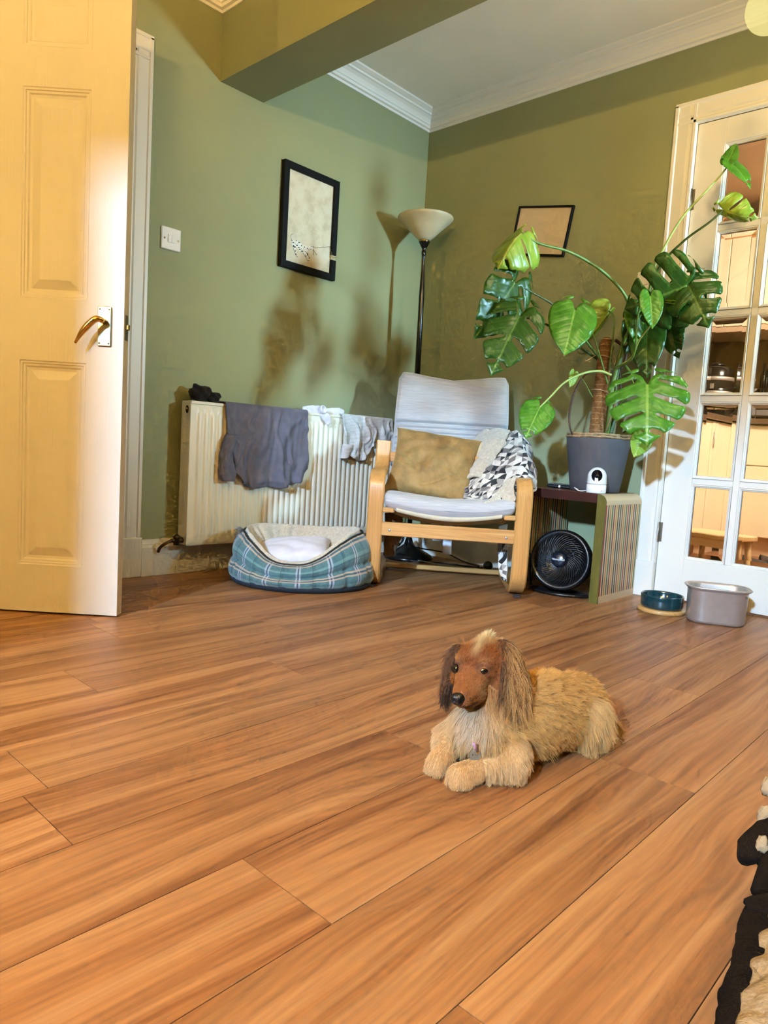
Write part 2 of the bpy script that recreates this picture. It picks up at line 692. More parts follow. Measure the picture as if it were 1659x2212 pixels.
architrave('trim_5', [((0, -1.645, 0.16), (0, -1.645, 2.068), (1, 0, 0), (0, -1, 0)), ((0, -2.69, 0.16), (0, -2.69, 2.068), (1, 0, 0), (0, 1, 0))],
           ((0, -2.69, 2.075), (0, -1.645, 2.075), (1, 0, 0), (0, 0, -1)),
           [((0, -1.752, 0), (0.024, -1.637, 0.163)), ((0, -2.70, 0), (0.024, -2.58, 0.163))], 'white moulded door surround beside the open panelled door')
architrave('trim_6', [((1.370, 0, 0.155), (1.370, 0, 2.07), (0, -1, 0), (1, 0, 0)), ((2.320, 0, 0.155), (2.320, 0, 2.07), (0, -1, 0), (-1, 0, 0))],
           ((1.370, 0, 2.078), (2.320, 0, 2.078), (0, -1, 0), (0, 0, -1)),
           [((1.364, -0.028, 0), (1.462, 0, 0.158)), ((2.228, -0.028, 0), (2.326, 0, 0.158))], 'white moulded door surround around the glazed kitchen door')
# door linings
o = MB().box((-T, -1.775, 0), (0.0, -1.748, 2.005)).box((-T, -2.555, 0), (0.0, -2.535, 2.005)).box((-T, -2.535, 1.985), (0.0, -1.775, 2.005)).build('trim_7', TRIM)
struct(o, 'white door lining of the hall doorway')
o = MB().box((1.435, 0, 0), (1.461, T, 2.012)).box((2.229, 0, 0), (2.255, T, 2.012)).box((1.461, 0, 1.990), (2.229, T, 2.012)).build('trim_8', TRIM)
struct(o, 'white door lining of the kitchen doorway')

# floor: boards along the radiator wall, each one a piece
fl = struct(empty('floor', (0, 0, 0)), 'oak laminate floor of long boards')
MB().box((-1.2, RY, -0.04), (RX, 0.1, -0.006)).build('subfloor', GROOVE, fl)
PW, PX0, PLEN = 0.18453, 1.52251, 1.288
known = {-1: -2.608, 1: -2.003, -2: -1.905, 2: -2.490, 3: -1.7657, 4: -2.478, -4: -1.66, 0: -1.36, -3: -2.35, 5: -1.95, 6: -2.7}
pr = random.Random(3)
k = -9
while PX0 + k * PW < RX:
    x0, x1 = max(0.0, PX0 + k * PW), min(RX, PX0 + (k + 1) * PW)
    j = known.get(k, -pr.uniform(1.3, 2.6))
    while j > RY:
        j -= PLEN
    ys = [RY]
    j += PLEN
    while j < -0.02:
        ys.append(j)
        j += PLEN
    ys.append(0.0)
    for a, b in zip(ys[:-1], ys[1:]):
        if x1 - x0 < 0.01 or b - a < 0.01:
            continue
        cx_, cy_ = (x0 + x1) / 2, (a + b) / 2
        hx, hy = (x1 - x0) / 2 - 0.0007, (b - a) / 2 - 0.0007
        MB().box((-hx, -hy, -0.008), (hx, hy, 0)).build('plank', FLOOR, fl, (cx_, cy_, 0))
    k += 1
# plank field of the doorway threshold
MB().box((-0.06, -0.38, -0.008), (0.06, 0.38, 0)).build('plank', FLOOR, fl, (-0.06, -2.15, 0))


# ------------------------------------------------------------------ the open panelled door
D1 = struct(empty('door_1', (0.015, -2.53, 0), math.atan2(0.678, 0.735)), 'open white panelled door with a brass lever handle')
DW, DH, DT = 0.757, 1.98, 0.040
cols = [(0.117, 0.318), (0.442, 0.645)]
rows = [(0.155, 0.785), (0.972, 1.580), (1.692, 1.862)]
leaf = MB()
xs = [0.0] + [v for c in cols for v in c] + [DW]
for a, b in ((0, cols[0][0]), (cols[0][1], cols[1][0]), (cols[1][1], DW)):
    leaf.box((a, 0, 0.006), (b, DT, DH), 0.0)
zs = [0.006, rows[0][0], rows[0][1], rows[1][0], rows[1][1], rows[2][0], rows[2][1], DH]
for c in cols:
    for a, b in ((zs[0], zs[1]), (zs[2], zs[3]), (zs[4], zs[5]), (zs[6], zs[7])):
        leaf.box((c[0], 0, a), (c[1], DT, b), 0.0)
leaf.build('leaf', DOORWHITE, D1)
for c in cols:
    for r_ in rows:
        p = MB()
        for side, y0 in ((1, 0.0), (-1, DT)):
            rings = [(0.0, 0.0), (0.003, 0.0025), (0.008, 0.0025), (0.010, 0.006), (0.016, 0.0065), (0.020, 0.0105), (0.028, 0.0115), (0.055, 0.0035), (0.058, 0.0032)]
            vs, fs = [], []
            for ins, dep in rings:
                y = y0 + side * dep
                vs += [(c[0] + ins, y, r_[0] + ins), (c[1] - ins, y, r_[0] + ins), (c[1] - ins, y, r_[1] - ins), (c[0] + ins, y, r_[1] - ins)]
            for i in range(len(rings) - 1):
                for k in range(4):
                    fs.append((i * 4 + k, i * 4 + (k + 1) % 4, i * 4 + 4 + (k + 1) % 4, i * 4 + 4 + k))
            e = (len(rings) - 1) * 4
            fs.append((e, e + 1, e + 2, e + 3))
            p.add(vs, fs, 0, False)
        p.build('panel', DOORWHITE, D1)
hs = MB().box((0.679, -0.0065, 0.838), (0.721, 0, 0.957), 0.0025).build('handle_plate', BRASSPALE, D1)
hs['label'] = 'pale worn brass handle plate'
for sx in (0.686, 0.714):
    for sz in (0.847, 0.948):
        MB().lathe([(0.0005, 0.0018), (0.0024, 0.0012), (0.003, 0)], seg=12, M=Matrix.Translation((sx, -0.0065, sz)) @ Matrix.Rotation(PI / 2, 4, 'X')).build('screw', HINGE, hs)
lv = MB()
lv.tube([(0.701, -0.004, 0.912), (0.701, -0.030, 0.912), (0.700, -0.040, 0.912)], [0.0095, 0.0085, 0.008], 16)
pth = bez([(0.701, -0.036, 0.913), (0.690, -0.046, 0.912), (0.672, -0.049, 0.896), (0.650, -0.050, 0.868), (0.632, -0.050, 0.838)], 8)
lv.tube(pth, [0.0085 + 0.001 * math.sin(i / (len(pth) - 1) * PI) - 0.0045 * smoothstep(0.6, 1, i / (len(pth) - 1)) for i in range(len(pth))], 14, flat=(1.05, 0.8))
lv.build('lever', BRASS, D1)
lt = MB().box((DW, 0.009, 0.862), (DW + 0.0015, 0.031, 0.938), 0.0005).build('latch_plate', HINGE, D1)
MB().box((DW + 0.001, 0.013, 0.893), (DW + 0.010, 0.027, 0.910), 0.002).build('latch_bolt', BRASS, lt)
# strike plate on the lining
MB().box((-0.05, -1.7485, 0.86), (-0.02, -1.7495, 0.95)).build('strike_plate', HINGE, bpy.data.objects['trim_7'])

# ------------------------------------------------------------------ the glazed kitchen door
D2 = struct(empty('door_2', (1.463, 0.002, 0)), 'white glazed kitchen door with small bevelled panes')
W2, H2 = 0.764, 1.985
gx0, gx1, gz0, gz1 = 0.114, 0.650, 0.186, 1.886
mu = 0.026
nc, nr = 3, 5
pw = (gx1 - gx0 - mu * (nc - 1)) / nc
ph = (gz1 - gz0 - mu * (nr - 1)) / nr
for a, b in ((0, gx0), (gx1, W2)):
    MB().box((a, 0, 0.010), (b, 0.040, H2), 0.002).build('stile', TRIM, D2)
for a, b in ((0.010, gz0), (gz1, H2)):
    MB().box((gx0, 0, a), (gx1, 0.040, b), 0.002).build('rail', TRIM, D2)
for i in range(1, nc):
    x = gx0 + i * (pw + mu) - mu
    MB().box((x, 0.006, gz0), (x + mu, 0.034, gz1), 0.002).build('muntin', TRIM, D2)
for j in range(1, nr):
    z = gz0 + j * (ph + mu) - mu
    for i in range(nc):
        x = gx0 + i * (pw + mu)
        MB().box((x, 0.006, z), (x + pw, 0.034, z + mu), 0.002).build('muntin', TRIM, D2)
bead, pane = None, None
for i in range(nc):
    for j in range(nr):
        x, z = gx0 + i * (pw + mu), gz0 + j * (ph + mu)
        if bead is None:
            b = MB()
            for sd in (1, -1):
                rings = [(0.0, 0.0005), (0.002, -0.001), (0.006, 0.001), (0.0075, 0.004), (0.011, 0.0055), (0.0125, 0.013)]
                vs, fs = [], []
                for ins, dep in rings:
                    y = 0.003 + dep if sd == 1 else 0.037 - dep
                    vs += [(ins, y, ins), (pw - ins, y, ins), (pw - ins, y, ph - ins), (ins, y, ph - ins)]
                for q in range(len(rings) - 1):
                    for k in range(4):
                        fs.append((q * 4 + k, q * 4 + (k + 1) % 4, q * 4 + 4 + (k + 1) % 4, q * 4 + 4 + k))
                b.add(vs, fs, 0, False)
            ins = 0.0125
            bead = b.build('glazing_bead', TRIM, D2, (x, 0, z), fix=False)
            g = MB()
            vs, fs = [], []
            bv = 0.022
            e = 0.008
            for ins, y in ((e, 0.0188), (e + bv, 0.0165)):
                vs += [(ins, y, ins), (pw - ins, y, ins), (pw - ins, y, ph - ins), (ins, y, ph - ins)]
            for ins, y in ((e, 0.0215),):
                vs += [(ins, y, ins), (pw - ins, y, ins), (pw - ins, y, ph - ins), (ins, y, ph - ins)]
            for k in range(4):
                fs.append((k, (k + 1) % 4, 4 + (k + 1) % 4, 4 + k))
                fs.append((k, (k + 1) % 4, 8 + (k + 1) % 4, 8 + k))
            fs += [(4, 5, 6, 7), (8, 9, 10, 11)]
            g.add(vs, fs, 0, False)
            pane = g.build('pane', GLASS, D2, (x, 0, z))
        else:
            for src in (bead, pane):
                c = src.copy()
                COL.objects.link(c)
                c.parent = D2
                c.location = (x, 0, z)
for z in (1.640, 0.245):
    hg = MB()
    hg.tube([(-0.003, -0.005, z), (-0.003, -0.005, z + 0.088)], 0.0048, 10)
    hg.box((0.0, -0.0005, z + 0.002), (0.012, 0.0005, z + 0.086))
    hg.box((-0.010, -0.019, z + 0.002), (-0.004, -0.0185, z + 0.086))
    hg.build('hinge', HINGE, D2)
hd = MB().box((0.700, -0.006, 0.93), (0.740, 0, 1.07), 0.002).build('handle_plate', BRASSPALE, D2)
MB().tube(bez([(0.72, -0.004, 1.02), (0.72, -0.042, 1.02), (0.69, -0.048, 1.01), (0.63, -0.048, 0.97)], 6), 0.007, 10).build('lever', BRASS, hd)


# ------------------------------------------------------------------ radiator
RADW = m_gloss_paint('radiator_enamel', '#eee5d0', rough=0.3)
ry0, ry1, rz0, rz1, rxf, rxb = -1.485, -0.215, 0.128, 0.722, 0.110, 0.040
rad = thing('radiator', 'long white panel radiator with vertical flutes below the dog print', 'radiator', (0, ry0, 0))
L = ry1 - ry0
nfl = 38
pit = (L - 0.055) / nfl
m = MB()
ys, hs_ = [0.0, 0.004, 0.022], [0, 0, 0]
for k in range(nfl):
    y0 = 0.0275 + k * pit
    for t_, h in ((0.0, 0), (0.14, 0.0012), (0.26, 0.0050), (0.36, 0.0062), (0.64, 0.0062), (0.74, 0.0050), (0.86, 0.0012)):
        ys.append(y0 + t_ * pit)
        hs_.append(h)
ys += [L - 0.022, L - 0.004, L]
hs_ += [0, 0, 0]
zt = [(rz0, 0, -0.004), (rz0 + 0.004, 0, 0), (rz0 + 0.030, 0, 0), (rz0 + 0.036, 0.25, 0), (rz0 + 0.046, 0.85, 0), (rz0 + 0.056, 1, 0), (rz1 - 0.062, 1, 0),
      (rz1 - 0.052, 0.85, 0), (rz1 - 0.042, 0.25, 0), (rz1 - 0.036, 0, 0), (rz1 - 0.004, 0, 0), (rz1, 0, -0.004)]
vs = [(rxf - 0.006 + (hs_[i] * zt[j][1]) + zt[j][2], ys[i], zt[j][0]) for i in range(len(ys)) for j in range(len(zt))]
nv = len(zt)
fs = [(i * nv + j, (i + 1) * nv + j, (i + 1) * nv + j + 1, i * nv + j + 1) for i in range(len(ys) - 1) for j in range(nv - 1)]
m.add(vs, fs)
m.build('front_panel', RADW, rad)
MB().box((rxb, 0.01, rz0 + 0.01), (rxb + 0.012, L - 0.01, rz1 - 0.012), 0.004).build('back_panel', RADW, rad)
fin = MB()
for k in range(60):
    y = 0.02 + k * (L - 0.04) / 59
    fin.box((rxb + 0.012, y - 0.001, rz0 + 0.03), (rxf - 0.008, y + 0.001, rz1 - 0.03))
fin.build('convector_fins', RADW, rad)['kind'] = 'stuff'
g = MB()
g.box((rxb - 0.002, -0.002, rz1 - 0.010), (rxf - 0.002, L + 0.002, rz1 + 0.003), 0.002)
g.build('top_cover', RADW, rad)
for y0 in (-0.003, L - 0.001):
    g = MB().box((rxb - 0.002, y0, rz0 + 0.004), (rxf - 0.004, y0 + 0.004, rz1 + 0.001), 0.002)
    e = g.build('end_cover', RADW, rad)
# bleed hole in the visible end
hole = MB()
pts = [(0.011 * math.cos(a), (0.016 if math.sin(a) > 0 else 0.016) * math.sin(a)) for a in np.linspace(0, 2 * PI, 24, endpoint=False)]
hole.prism(pts, lambda a, b: (rxf - 0.030 + a, -0.0036, 0.690 + b), lambda a, b: (rxf - 0.030 + a, -0.0026, 0.690 + b))
hole.build('bleed_hole', DARKHOLE, rad)
MB().lathe([(0.0005, 0.004), (0.005, 0.004), (0.006, 0)], seg=12, M=Matrix.Translation((rxf - 0.030, -0.003, 0.692)) @ Matrix.Rotation(PI / 2, 4, 'X')).build('bleed_valve', BRASS, rad)
OLDBRASS = simple('tarnished_brass', '#5d4a30', 0.45, 0.8, 0.25, 60)
vl = MB()
vl.tube([(0.075, 0.012, 0.150), (0.075, -0.022, 0.150)], [0.011, 0.011], 14)
vl.lathe([(0.0005, -0.020), (0.012, -0.018), (0.012, 0.010), (0.015, 0.012), (0.015, 0.018), (0.010, 0.022), (0.0005, 0.030)], (0.075, -0.030, 0.150), 16)
vl.tube([(0.075, -0.036, 0.150), (0.075, -0.055, 0.152)], [0.010, 0.008], 12)
v_ = vl.build('valve', OLDBRASS, rad)
MB().tube(bez([(0.075, -0.050, 0.151), (0.070, -0.075, 0.140), (0.045, -0.085, 0.120), (0.030, -0.085, 0.100)], 5), 0.0065, 10).build('pipe', OLDBRASS, rad)
for y in (0.25, L - 0.25):
    MB().box((0.003, y, 0.25), (rxb, y + 0.03, 0.62), 0.002).build('bracket', RADW, rad)


# ------------------------------------------------------------------ laundry on the radiator
def m_cloth(name, c, c2=None, weave=900, bump=0.25, rough=0.9, stripes=None, sheen=0.15):
    g = NT(name)
    v = g.coords('Object')
    k = lin(c)
    k2 = lin(c2) if c2 else tuple(x * 0.88 for x in k[:3]) + (1,)
    col = g.ramp(g.noise(v, 25, 5), [(0.3, k2), (0.7, k)])
    if stripes:
        axis, freq, sc = stripes
        sp = g.n('ShaderNodeSeparateXYZ')
        g.l(v, sp.inputs[0])
        s = g.math('SINE', g.math('MULTIPLY', sp.outputs[axis], freq))
        col = g.mix(g.ramp(s, [(0.35, (0, 0, 0, 1)), (0.65, (1, 1, 1, 1))]), col, lin(sc))
    g.base(col)
    g.set(Roughness=rough)
    g.p.inputs['Specular IOR Level'].default_value = 0.2
    g.p.inputs['Sheen Weight'].default_value = sheen
    g.bump(g.noise(v, weave, 2), bump, 0.0006)
    return g.m


GREYTEE = m_cloth('dark_grey_jersey', '#6a6673', '#5d5a66')
STRIPE = m_cloth('grey_white_stripe_jersey', '#d9d5cf', '#cfcac6', stripes=(2, 900.0, '#b3aeb0'))
SOCKW = m_cloth('white_sock_knit', '#dcd6d8', '#cfc9cd')
SOCKB = m_cloth('black_sock_knit', '#1b1512', '#120e0c')


def hang(name, mat, y0, y1, drop, back, folds, seed, shape=None, amp=0.012, label='', cat='', bulge=0.0, parent=None, solid=0.004):
    """cloth folded over the top edge of the radiator: back part, top, front part with running creases"""
    nz = vnoise(seed)
    n2 = vnoise(seed + 50)
    nu, nv = 110, 80

    def fn(u, v):
        y = y0 + (y1 - y0) * u
        tot = back + 0.060 + drop
        s = v * tot
        edge = shape(u) if shape else 1.0
        if s < back:
            x, z = rxb - 0.012, rz1 + 0.006 - (back - s)
            w = 0.2
        elif s < back + 0.060:
            t = (s - back) / 0.060
            x, z = rxb - 0.012 + t * (rxf - rxb + 0.022), rz1 + 0.009 + 0.003 * math.sin(t * PI)
            w = 0.25
        else:
            d = (s - back - 0.060) * edge
            dd = d / drop
            x, z = rxf + 0.008 + 0.004 * dd, rz1 + 0.004 - d
            w = min(1.0, 0.25 + d / 0.10)
            sway = 0.018 * nz((u * 2, dd * 1.5, 1.0))
            y += sway * dd
            y += 0.055 * smoothstep(0.25, 1.0, dd) * (1 - smoothstep(0.0, 0.35, u)) * (1 if drop > 0.3 else 0.2)
            x += bulge * math.sin(min(1, dd) * PI) * 0.5
            cre = math.sin(folds * u * 6.28 + 2.2 * nz((u * 3, dd * 2, 0)) + 2.0 * dd)
            x += w * amp * (0.55 + 0.45 * cre) * (0.35 + 0.65 * dd) + 0.004 * n2((u * 14, dd * 6, 2)) * w
            rid = abs(math.sin(u * 17 + 3.0 * dd * (0.5 - u) + 2.2 * nz((u * 4, dd * 3, 5))))
            x += 0.013 * w * rid ** 10 * (0.4 + 0.6 * abs(n2((u * 5, dd * 4, 7))))
            if dd > 0.80:
                x += 0.010 * smoothstep(0.80, 1.0, dd) * (1 + 0.5 * math.sin(u * 25 + seed)) - 0.010 * smoothstep(0.94, 1.0, dd)
                z += 0.006 * math.sin(u * 19 + seed) * smoothstep(0.8, 1, dd)
        return (max(x, rxf + 0.003) if s > back + 0.060 else x, y - ry0, z)
    o = MB().grid(fn, nu, nv).build(name, mat, parent, (0, ry0, 0) if parent is None else None, solid=solid)
    if label:
        tag(o, label, cat)
    return o


tee = hang('grey_tshirt', GREYTEE, -1.330, -0.875, 0.345, 0.16, 3.0, 11, lambda u: 0.93 + 0.10 * math.sin(u * 3.0 + 0.1) - 0.16 * smoothstep(0.86, 1, u) - 0.10 * (1 - smoothstep(0.0, 0.14, u)),
           0.018, 'dark grey jersey t-shirt drying over the radiator', 't-shirt', 0.006)
# its rolled sleeve
nz = vnoise(4)


def sleeve(u, v):
    a = 2 * PI * v
    r_ = 0.030 + 0.012 * math.sin(3 * a + 5 * u) * 0.5 + 0.008 * nz((u * 5, math.cos(a), math.sin(a)))
    r_ *= (0.9 + 0.5 * u) * (1 - 0.25 * smoothstep(0.85, 1, u))
    return (rxf + 0.022 + 0.55 * r_ * math.cos(a), 0.190 - 0.005 * u - 0.030 * math.sin(u * 2.6) + r_ * math.sin(a) * 0.9, 0.60 - 0.20 * u)


MB().grid(sleeve, 22, 26, closed_v=True).build('sleeve', GREYTEE, tee, solid=0.003)
stripe_top = hang('striped_top', STRIPE, -0.655, -0.285, 0.215, 0.12, 4.0, 23, lambda u: 1.0 - 0.34 * math.exp(-((u - 0.58) / 0.10) ** 2) - 0.16 * (1 - smoothstep(0, 0.2, u)) + 0.10 * smoothstep(0.8, 1, u),
                  0.016, 'small grey and white striped top drying near the armchair', 'top', 0.008)
MB().grid(lambda u, v: (rxf + 0.022 + 0.016 * math.cos(2 * PI * v) * (1 + 0.2 * math.sin(9 * u)), 0.868 - 0.020 * u + (0.030 - 0.008 * u) * math.sin(2 * PI * v), 0.585 - 0.070 * u), 12, 20, closed_v=True).build('sleeve', STRIPE, stripe_top, solid=0.003)


def sock(name, mat, path, rads, label, seed, solid=0.003, flat=(1, 0.45)):
    n = vnoise(seed)
    P = bez(path, 8)
    R = np.interp(np.linspace(0, 1, len(P)), np.linspace(0, 1, len(rads)), rads)
    m_ = MB()
    m_.tube(P, [r_ * (1 + 0.14 * n(p, 40)) for r_, p in zip(R, P)], 16, cap=True, flat=flat)
    m_.v = [tuple(np.array(v) + 0.0022 * np.array([n(v, 70), n(v[::-1], 70), n((v[1], v[2], v[0]), 70)])) for v in m_.v]
    o = m_.build(name, mat, sub=1)
    return tag(o, label, 'sock')


zt_ = rz1 + 0.014
sock('sock', SOCKW, [(0.060, -0.860, zt_), (0.085, -0.815, zt_ + 0.004), (0.105, -0.785, zt_ - 0.002), (0.124, -0.762, zt_ - 0.030), (0.128, -0.748, zt_ - 0.060)],
     [0.016, 0.021, 0.022, 0.020, 0.015], 'white sock hanging over the radiator edge beside the grey t-shirt', 31)
cf = MB().lathe([(0.017, -0.004), (0.020, 0.0), (0.021, 0.012), (0.017, 0.016), (0.013, 0.012), (0.013, 0.002)], seg=24, M=Matrix.Translation((0.112, -0.782, zt_ + 0.004)) @ Euler((0.4, 1.2, 0.5)).to_matrix().to_4x4())
cf.build('cuff', SOCKW, bpy.data.objects['sock'])
sock('sock', SOCKW, [(0.055, -0.735, zt_), (0.075, -0.690, zt_ + 0.006), (0.090, -0.655, zt_ + 0.006), (0.100, -0.628, zt_ + 0.002)],
     [0.012, 0.016, 0.020, 0.013], 'white sock lying on the radiator beside the striped top', 33)
sock('sock', m_cloth('grey_sock_knit', '#8f8f96', '#7c7d86'), [(0.046, -0.770, zt_), (0.052, -0.730, zt_ + 0.004), (0.050, -0.680, zt_ + 0.002)],
     [0.010, 0.014, 0.010], 'grey sock lying between the two white socks', 35)
# black crumpled socks at the end
bs = MB()
nb = vnoise(61)
for (c, r_) in (((0.072, -1.425, zt_ + 0.022), (0.030, 0.052, 0.034)), ((0.080, -1.372, zt_ + 0.012), (0.024, 0.040, 0.022))):
    def f_(u, v, c=c, r_=r_):
        th, ph_ = PI * u, 2 * PI * v
        d = np.array([math.sin(th) * math.cos(ph_), math.sin(th) * math.sin(ph_), math.cos(th)])
        k_ = 1 + 0.22 * nb(d * 1.0, 1.6) + 0.10 * math.sin(7 * d[1] + 5 * d[2])
        p = np.array(c) + d * np.array(r_) * k_
        p[2] = max(p[2], rz1 + 0.005)
        return tuple(p)
    bs.grid(f_, 20, 28, closed_v=True)
tag(bs.build('rolled_socks', SOCKB), 'crumpled pair of black socks on the end of the radiator', 'socks')


# ------------------------------------------------------------------ things on the walls
FRAMEB = simple('black_picture_frame', '#080707', 0.6, var=0.15, vscale=60, bump=0.05, spec=0.2)
g = NT('aged_paper_print')
v = g.coords('Object')
g.base(g.ramp(g.noise(v, 14, 6, 0.65), [(0.25, lin('#b9a888')), (0.5, lin('#d3c8ad')), (0.75, lin('#ddd5c0'))]))
g.set(Roughness=0.75)
PAPER = g.m
INK = simple('print_ink', '#15120f', 0.8)
INKBROWN = simple('print_lead_brown', '#7d6a45', 0.8)
WHITEINK = simple('print_white', '#e2ddd0', 0.8)
# framed dog print: local x = along the wall (towards the corner), y = out of the wall, z = up
py0, py1, pz0, pz1 = -1.000, -0.662, 1.375, 1.842
pic = thing('picture_frame', 'black framed print of a spotted dog pulling on its lead', 'picture', (0, py0, pz0))
pw_, ph_ = py1 - py0, pz1 - pz0
fb, fd = 0.030, 0.026
NT_ = [(ph_ * 0.150, ph_ * 0.190)]
for nm, lo, hi in (('frame_side', (0, 0, 0), (fd, fb, ph_)), ('frame_side', (0, pw_ - fb, 0), (fd, pw_, ph_ * 0.205)), ('frame_side', (0, pw_ - fb, ph_ * 0.255), (fd, pw_, ph_)),
                   ('frame_side', (0, fb, 0), (fd, pw_ - fb, fb)), ('frame_side', (0, fb, ph_ - fb), (fd, pw_ - fb, ph_))):
    MB().box(lo, hi, 0.0015).build(nm, FRAMEB, pic)
MB().box((0, pw_ - fb, ph_ * 0.205), (fd * 0.75, pw_, ph_ * 0.255), 0.001).build('frame_notch', simple('chipped_frame_paper', '#b7a47c', 0.8, var=0.3, vscale=200), pic)
pp = MB().box((0.002, fb, fb), (0.012, pw_ - fb, ph_ - fb)).build('print', PAPER, pic)


def flat_shape(poly, dx, mat, nm='drawn_mark'):
    return MB().prism(poly, lambda a, b: (dx, a, b), lambda a, b: (dx - 0.0006, a, b)).build(nm, mat, pp)


def P2(x, y):    # picture coordinates: crop pixels of the print
    w0, w1 = 205 + (160 - 205) * (y - 255) / (1810 - 255), 950 + (900 - 950) * (y - 545) / (2010 - 545)
    s = (x - w0) / (w1 - w0)
    yt, yb = 255 + s * (545 - 255), 1810 + s * (2010 - 1810)
    t = (y - yt) / (yb - yt)
    return (fb + s * (pw_ - 2 * fb), ph_ - fb - t * (ph_ - 2 * fb))


body = [(268, 1480), (300, 1462), (345, 1462), (400, 1490), (450, 1530), (500, 1550), (560, 1542), (600, 1548), (632, 1560), (628, 1580), (590, 1600), (555, 1625), (530, 1625),
        (505, 1665), (540, 1720), (580, 1752), (570, 1764), (545, 1750), (495, 1690), (480, 1680), (505, 1740), (560, 1798), (545, 1806), (520, 1785), (468, 1700), (455, 1668),
        (400, 1640), (360, 1590), (335, 1570), (345, 1650), (350, 1700), (372, 1738), (350, 1742), (330, 1700), (305, 1600), (278, 1545)]
flat_shape([P2(*p) for p in body], 0.0126, WHITEINK, 'drawn_dog')
rs = random.Random(5)
spots = [(295, 1500, 16, 8), (340, 1468, 12, 6), (390, 1496, 20, 8), (355, 1545, 14, 14), (385, 1580, 14, 10), (430, 1545, 10, 12), (440, 1640, 26, 10), (400, 1610, 18, 8), (475, 1570, 8, 12), (520, 1590, 8, 10),
         (575, 1600, 22, 6), (620, 1562, 12, 10), (590, 1556, 8, 5), (545, 1615, 12, 6), (322, 1575, 14, 14), (300, 1560, 12, 18), (330, 1640, 10, 10), (340, 1700, 8, 16), (530, 1690, 8, 26), (560, 1750, 18, 6),
         (545, 1798, 20, 6), (500, 1720, 5, 26), (362, 1736, 12, 5), (465, 1600, 8, 6), (425, 1600, 8, 6), (490, 1640, 10, 8), (275, 1470, 6, 8), (500, 1610, 6, 5), (325, 1520, 7, 6), (370, 1520, 7, 5)]
for (x, y, a, b) in spots:
    poly = [P2(x + a * 0.85 * math.cos(t) * rs.uniform(0.8, 1.2), y + b * 1.0 * math.sin(t) * rs.uniform(0.8, 1.2)) for t in np.linspace(0, 2 * PI, 10, endpoint=False)]
    MB().prism(poly, lambda a, b: (0.0131, a, b), lambda a, b: (0.0126, a, b)).build('drawn_spot', INK, pp)
for path, r_ in (([(270, 1470), (256, 1420), (262, 1370), (290, 1352)], 0.0006), ([(455, 1668), (500, 1740), (530, 1795)], 0.0008), ([(505, 1650), (535, 1710), (570, 1755)], 0.0009), ([(300, 1600), (330, 1690), (350, 1735)], 0.0008)):
    MB().tube([(0.0130,) + P2(*p) for p in bez([p + (0,) for p in path], 5) for p in [tuple(p[:2])]], r_, 6).build('drawn_line', INK, pp)
for path in ([(632, 1580), (760, 1568), (905, 1550)], [(620, 1600), (625, 1660), (620, 1705)], [(622, 1602), (650, 1650), (685, 1700)]):
    MB().tube([(0.0130,) + P2(*p) for p in path], 0.0011, 6).build('drawn_lead', INKBROWN, pp)
MB().tube([(0.0135,) + P2(905, 1550), (0.0285, pw_ - fb, ph_ * 0.225), (0.0285, pw_ - 0.002, ph_ * 0.235)], 0.0012, 6).build('lead_end', INKBROWN, pic)

# small frame on the right wall, hung crooked
A, B, Cc, Dd = (on(px, py, 1, -0.012) for px, py in ((1118, 446), (1241, 446), (1102, 550), (1219, 552)))
ctr = (A + B + Cc + Dd) / 4
ang = math.atan2((B - A)[2], (B - A)[0]) * 0.9
pic2 = thing('picture_frame', 'small thin black frame hanging crooked behind the plant', 'picture', (ctr[0], 0, ctr[2]))
pic2.rotation_euler = (0, -ang, 0)
w2_, h2_ = 0.305, 0.232
for lo, hi in (((-w2_ / 2, -0.016, -h2_ / 2), (-w2_ / 2 + 0.009, 0, h2_ / 2)), ((w2_ / 2 - 0.009, -0.016, -h2_ / 2), (w2_ / 2, 0, h2_ / 2)),
               ((-w2_ / 2 + 0.009, -0.016, -h2_ / 2), (w2_ / 2 - 0.009, 0, -h2_ / 2 + 0.009)), ((-w2_ / 2 + 0.009, -0.016, h2_ / 2 - 0.009), (w2_ / 2 - 0.009, 0, h2_ / 2))):
    MB().box(lo, hi, 0.001).build('frame_side', FRAMEB, pic2)
q2 = MB().box((-w2_ / 2 + 0.009, -0.008, -h2_ / 2 + 0.009), (w2_ / 2 - 0.009, -0.002, h2_ / 2 - 0.009)).build('print', simple('cream_mount_board', '#d6c3ab', 0.6, var=0.04, vscale=8), pic2)
MB().prism([(-0.008, -h2_ / 2 + 0.011), (0.010, -h2_ / 2 + 0.011), (0.012, -h2_ / 2 + 0.022), (0.004, -h2_ / 2 + 0.030), (-0.004, -h2_ / 2 + 0.022)], lambda a, b: (a, -0.0088, b), lambda a, b: (a, -0.008, b)).build('drawn_mark', simple('print_grey_brown', '#6d5f50', 0.8), q2)

# light switch by the open door
sw = thing('light_switch', 'white double light switch on the wall beside the door surround', 'switch', (0, -1.5415, 1.3600))
MB().box((0, -0.043, -0.043), (0.009, 0.043, 0.043), 0.003).build('plate', PLASTICWHITE, sw)
for k in (-1, 1):
    MB().box((0.009, min(0, k * 0.0155), -0.0155), (0.0125, max(0, k * 0.0155), 0.0155), 0.0012).build('rocker', PLASTICWHITE, sw)
    MB().lathe([(0.0005, 0.0012), (0.0035, 0.001), (0.004, 0)], seg=12, M=Matrix.Translation((0.009, k * 0.030, -0.002)) @ Matrix.Rotation(PI / 2, 4, 'Y')).build('screw', BRASS, sw)
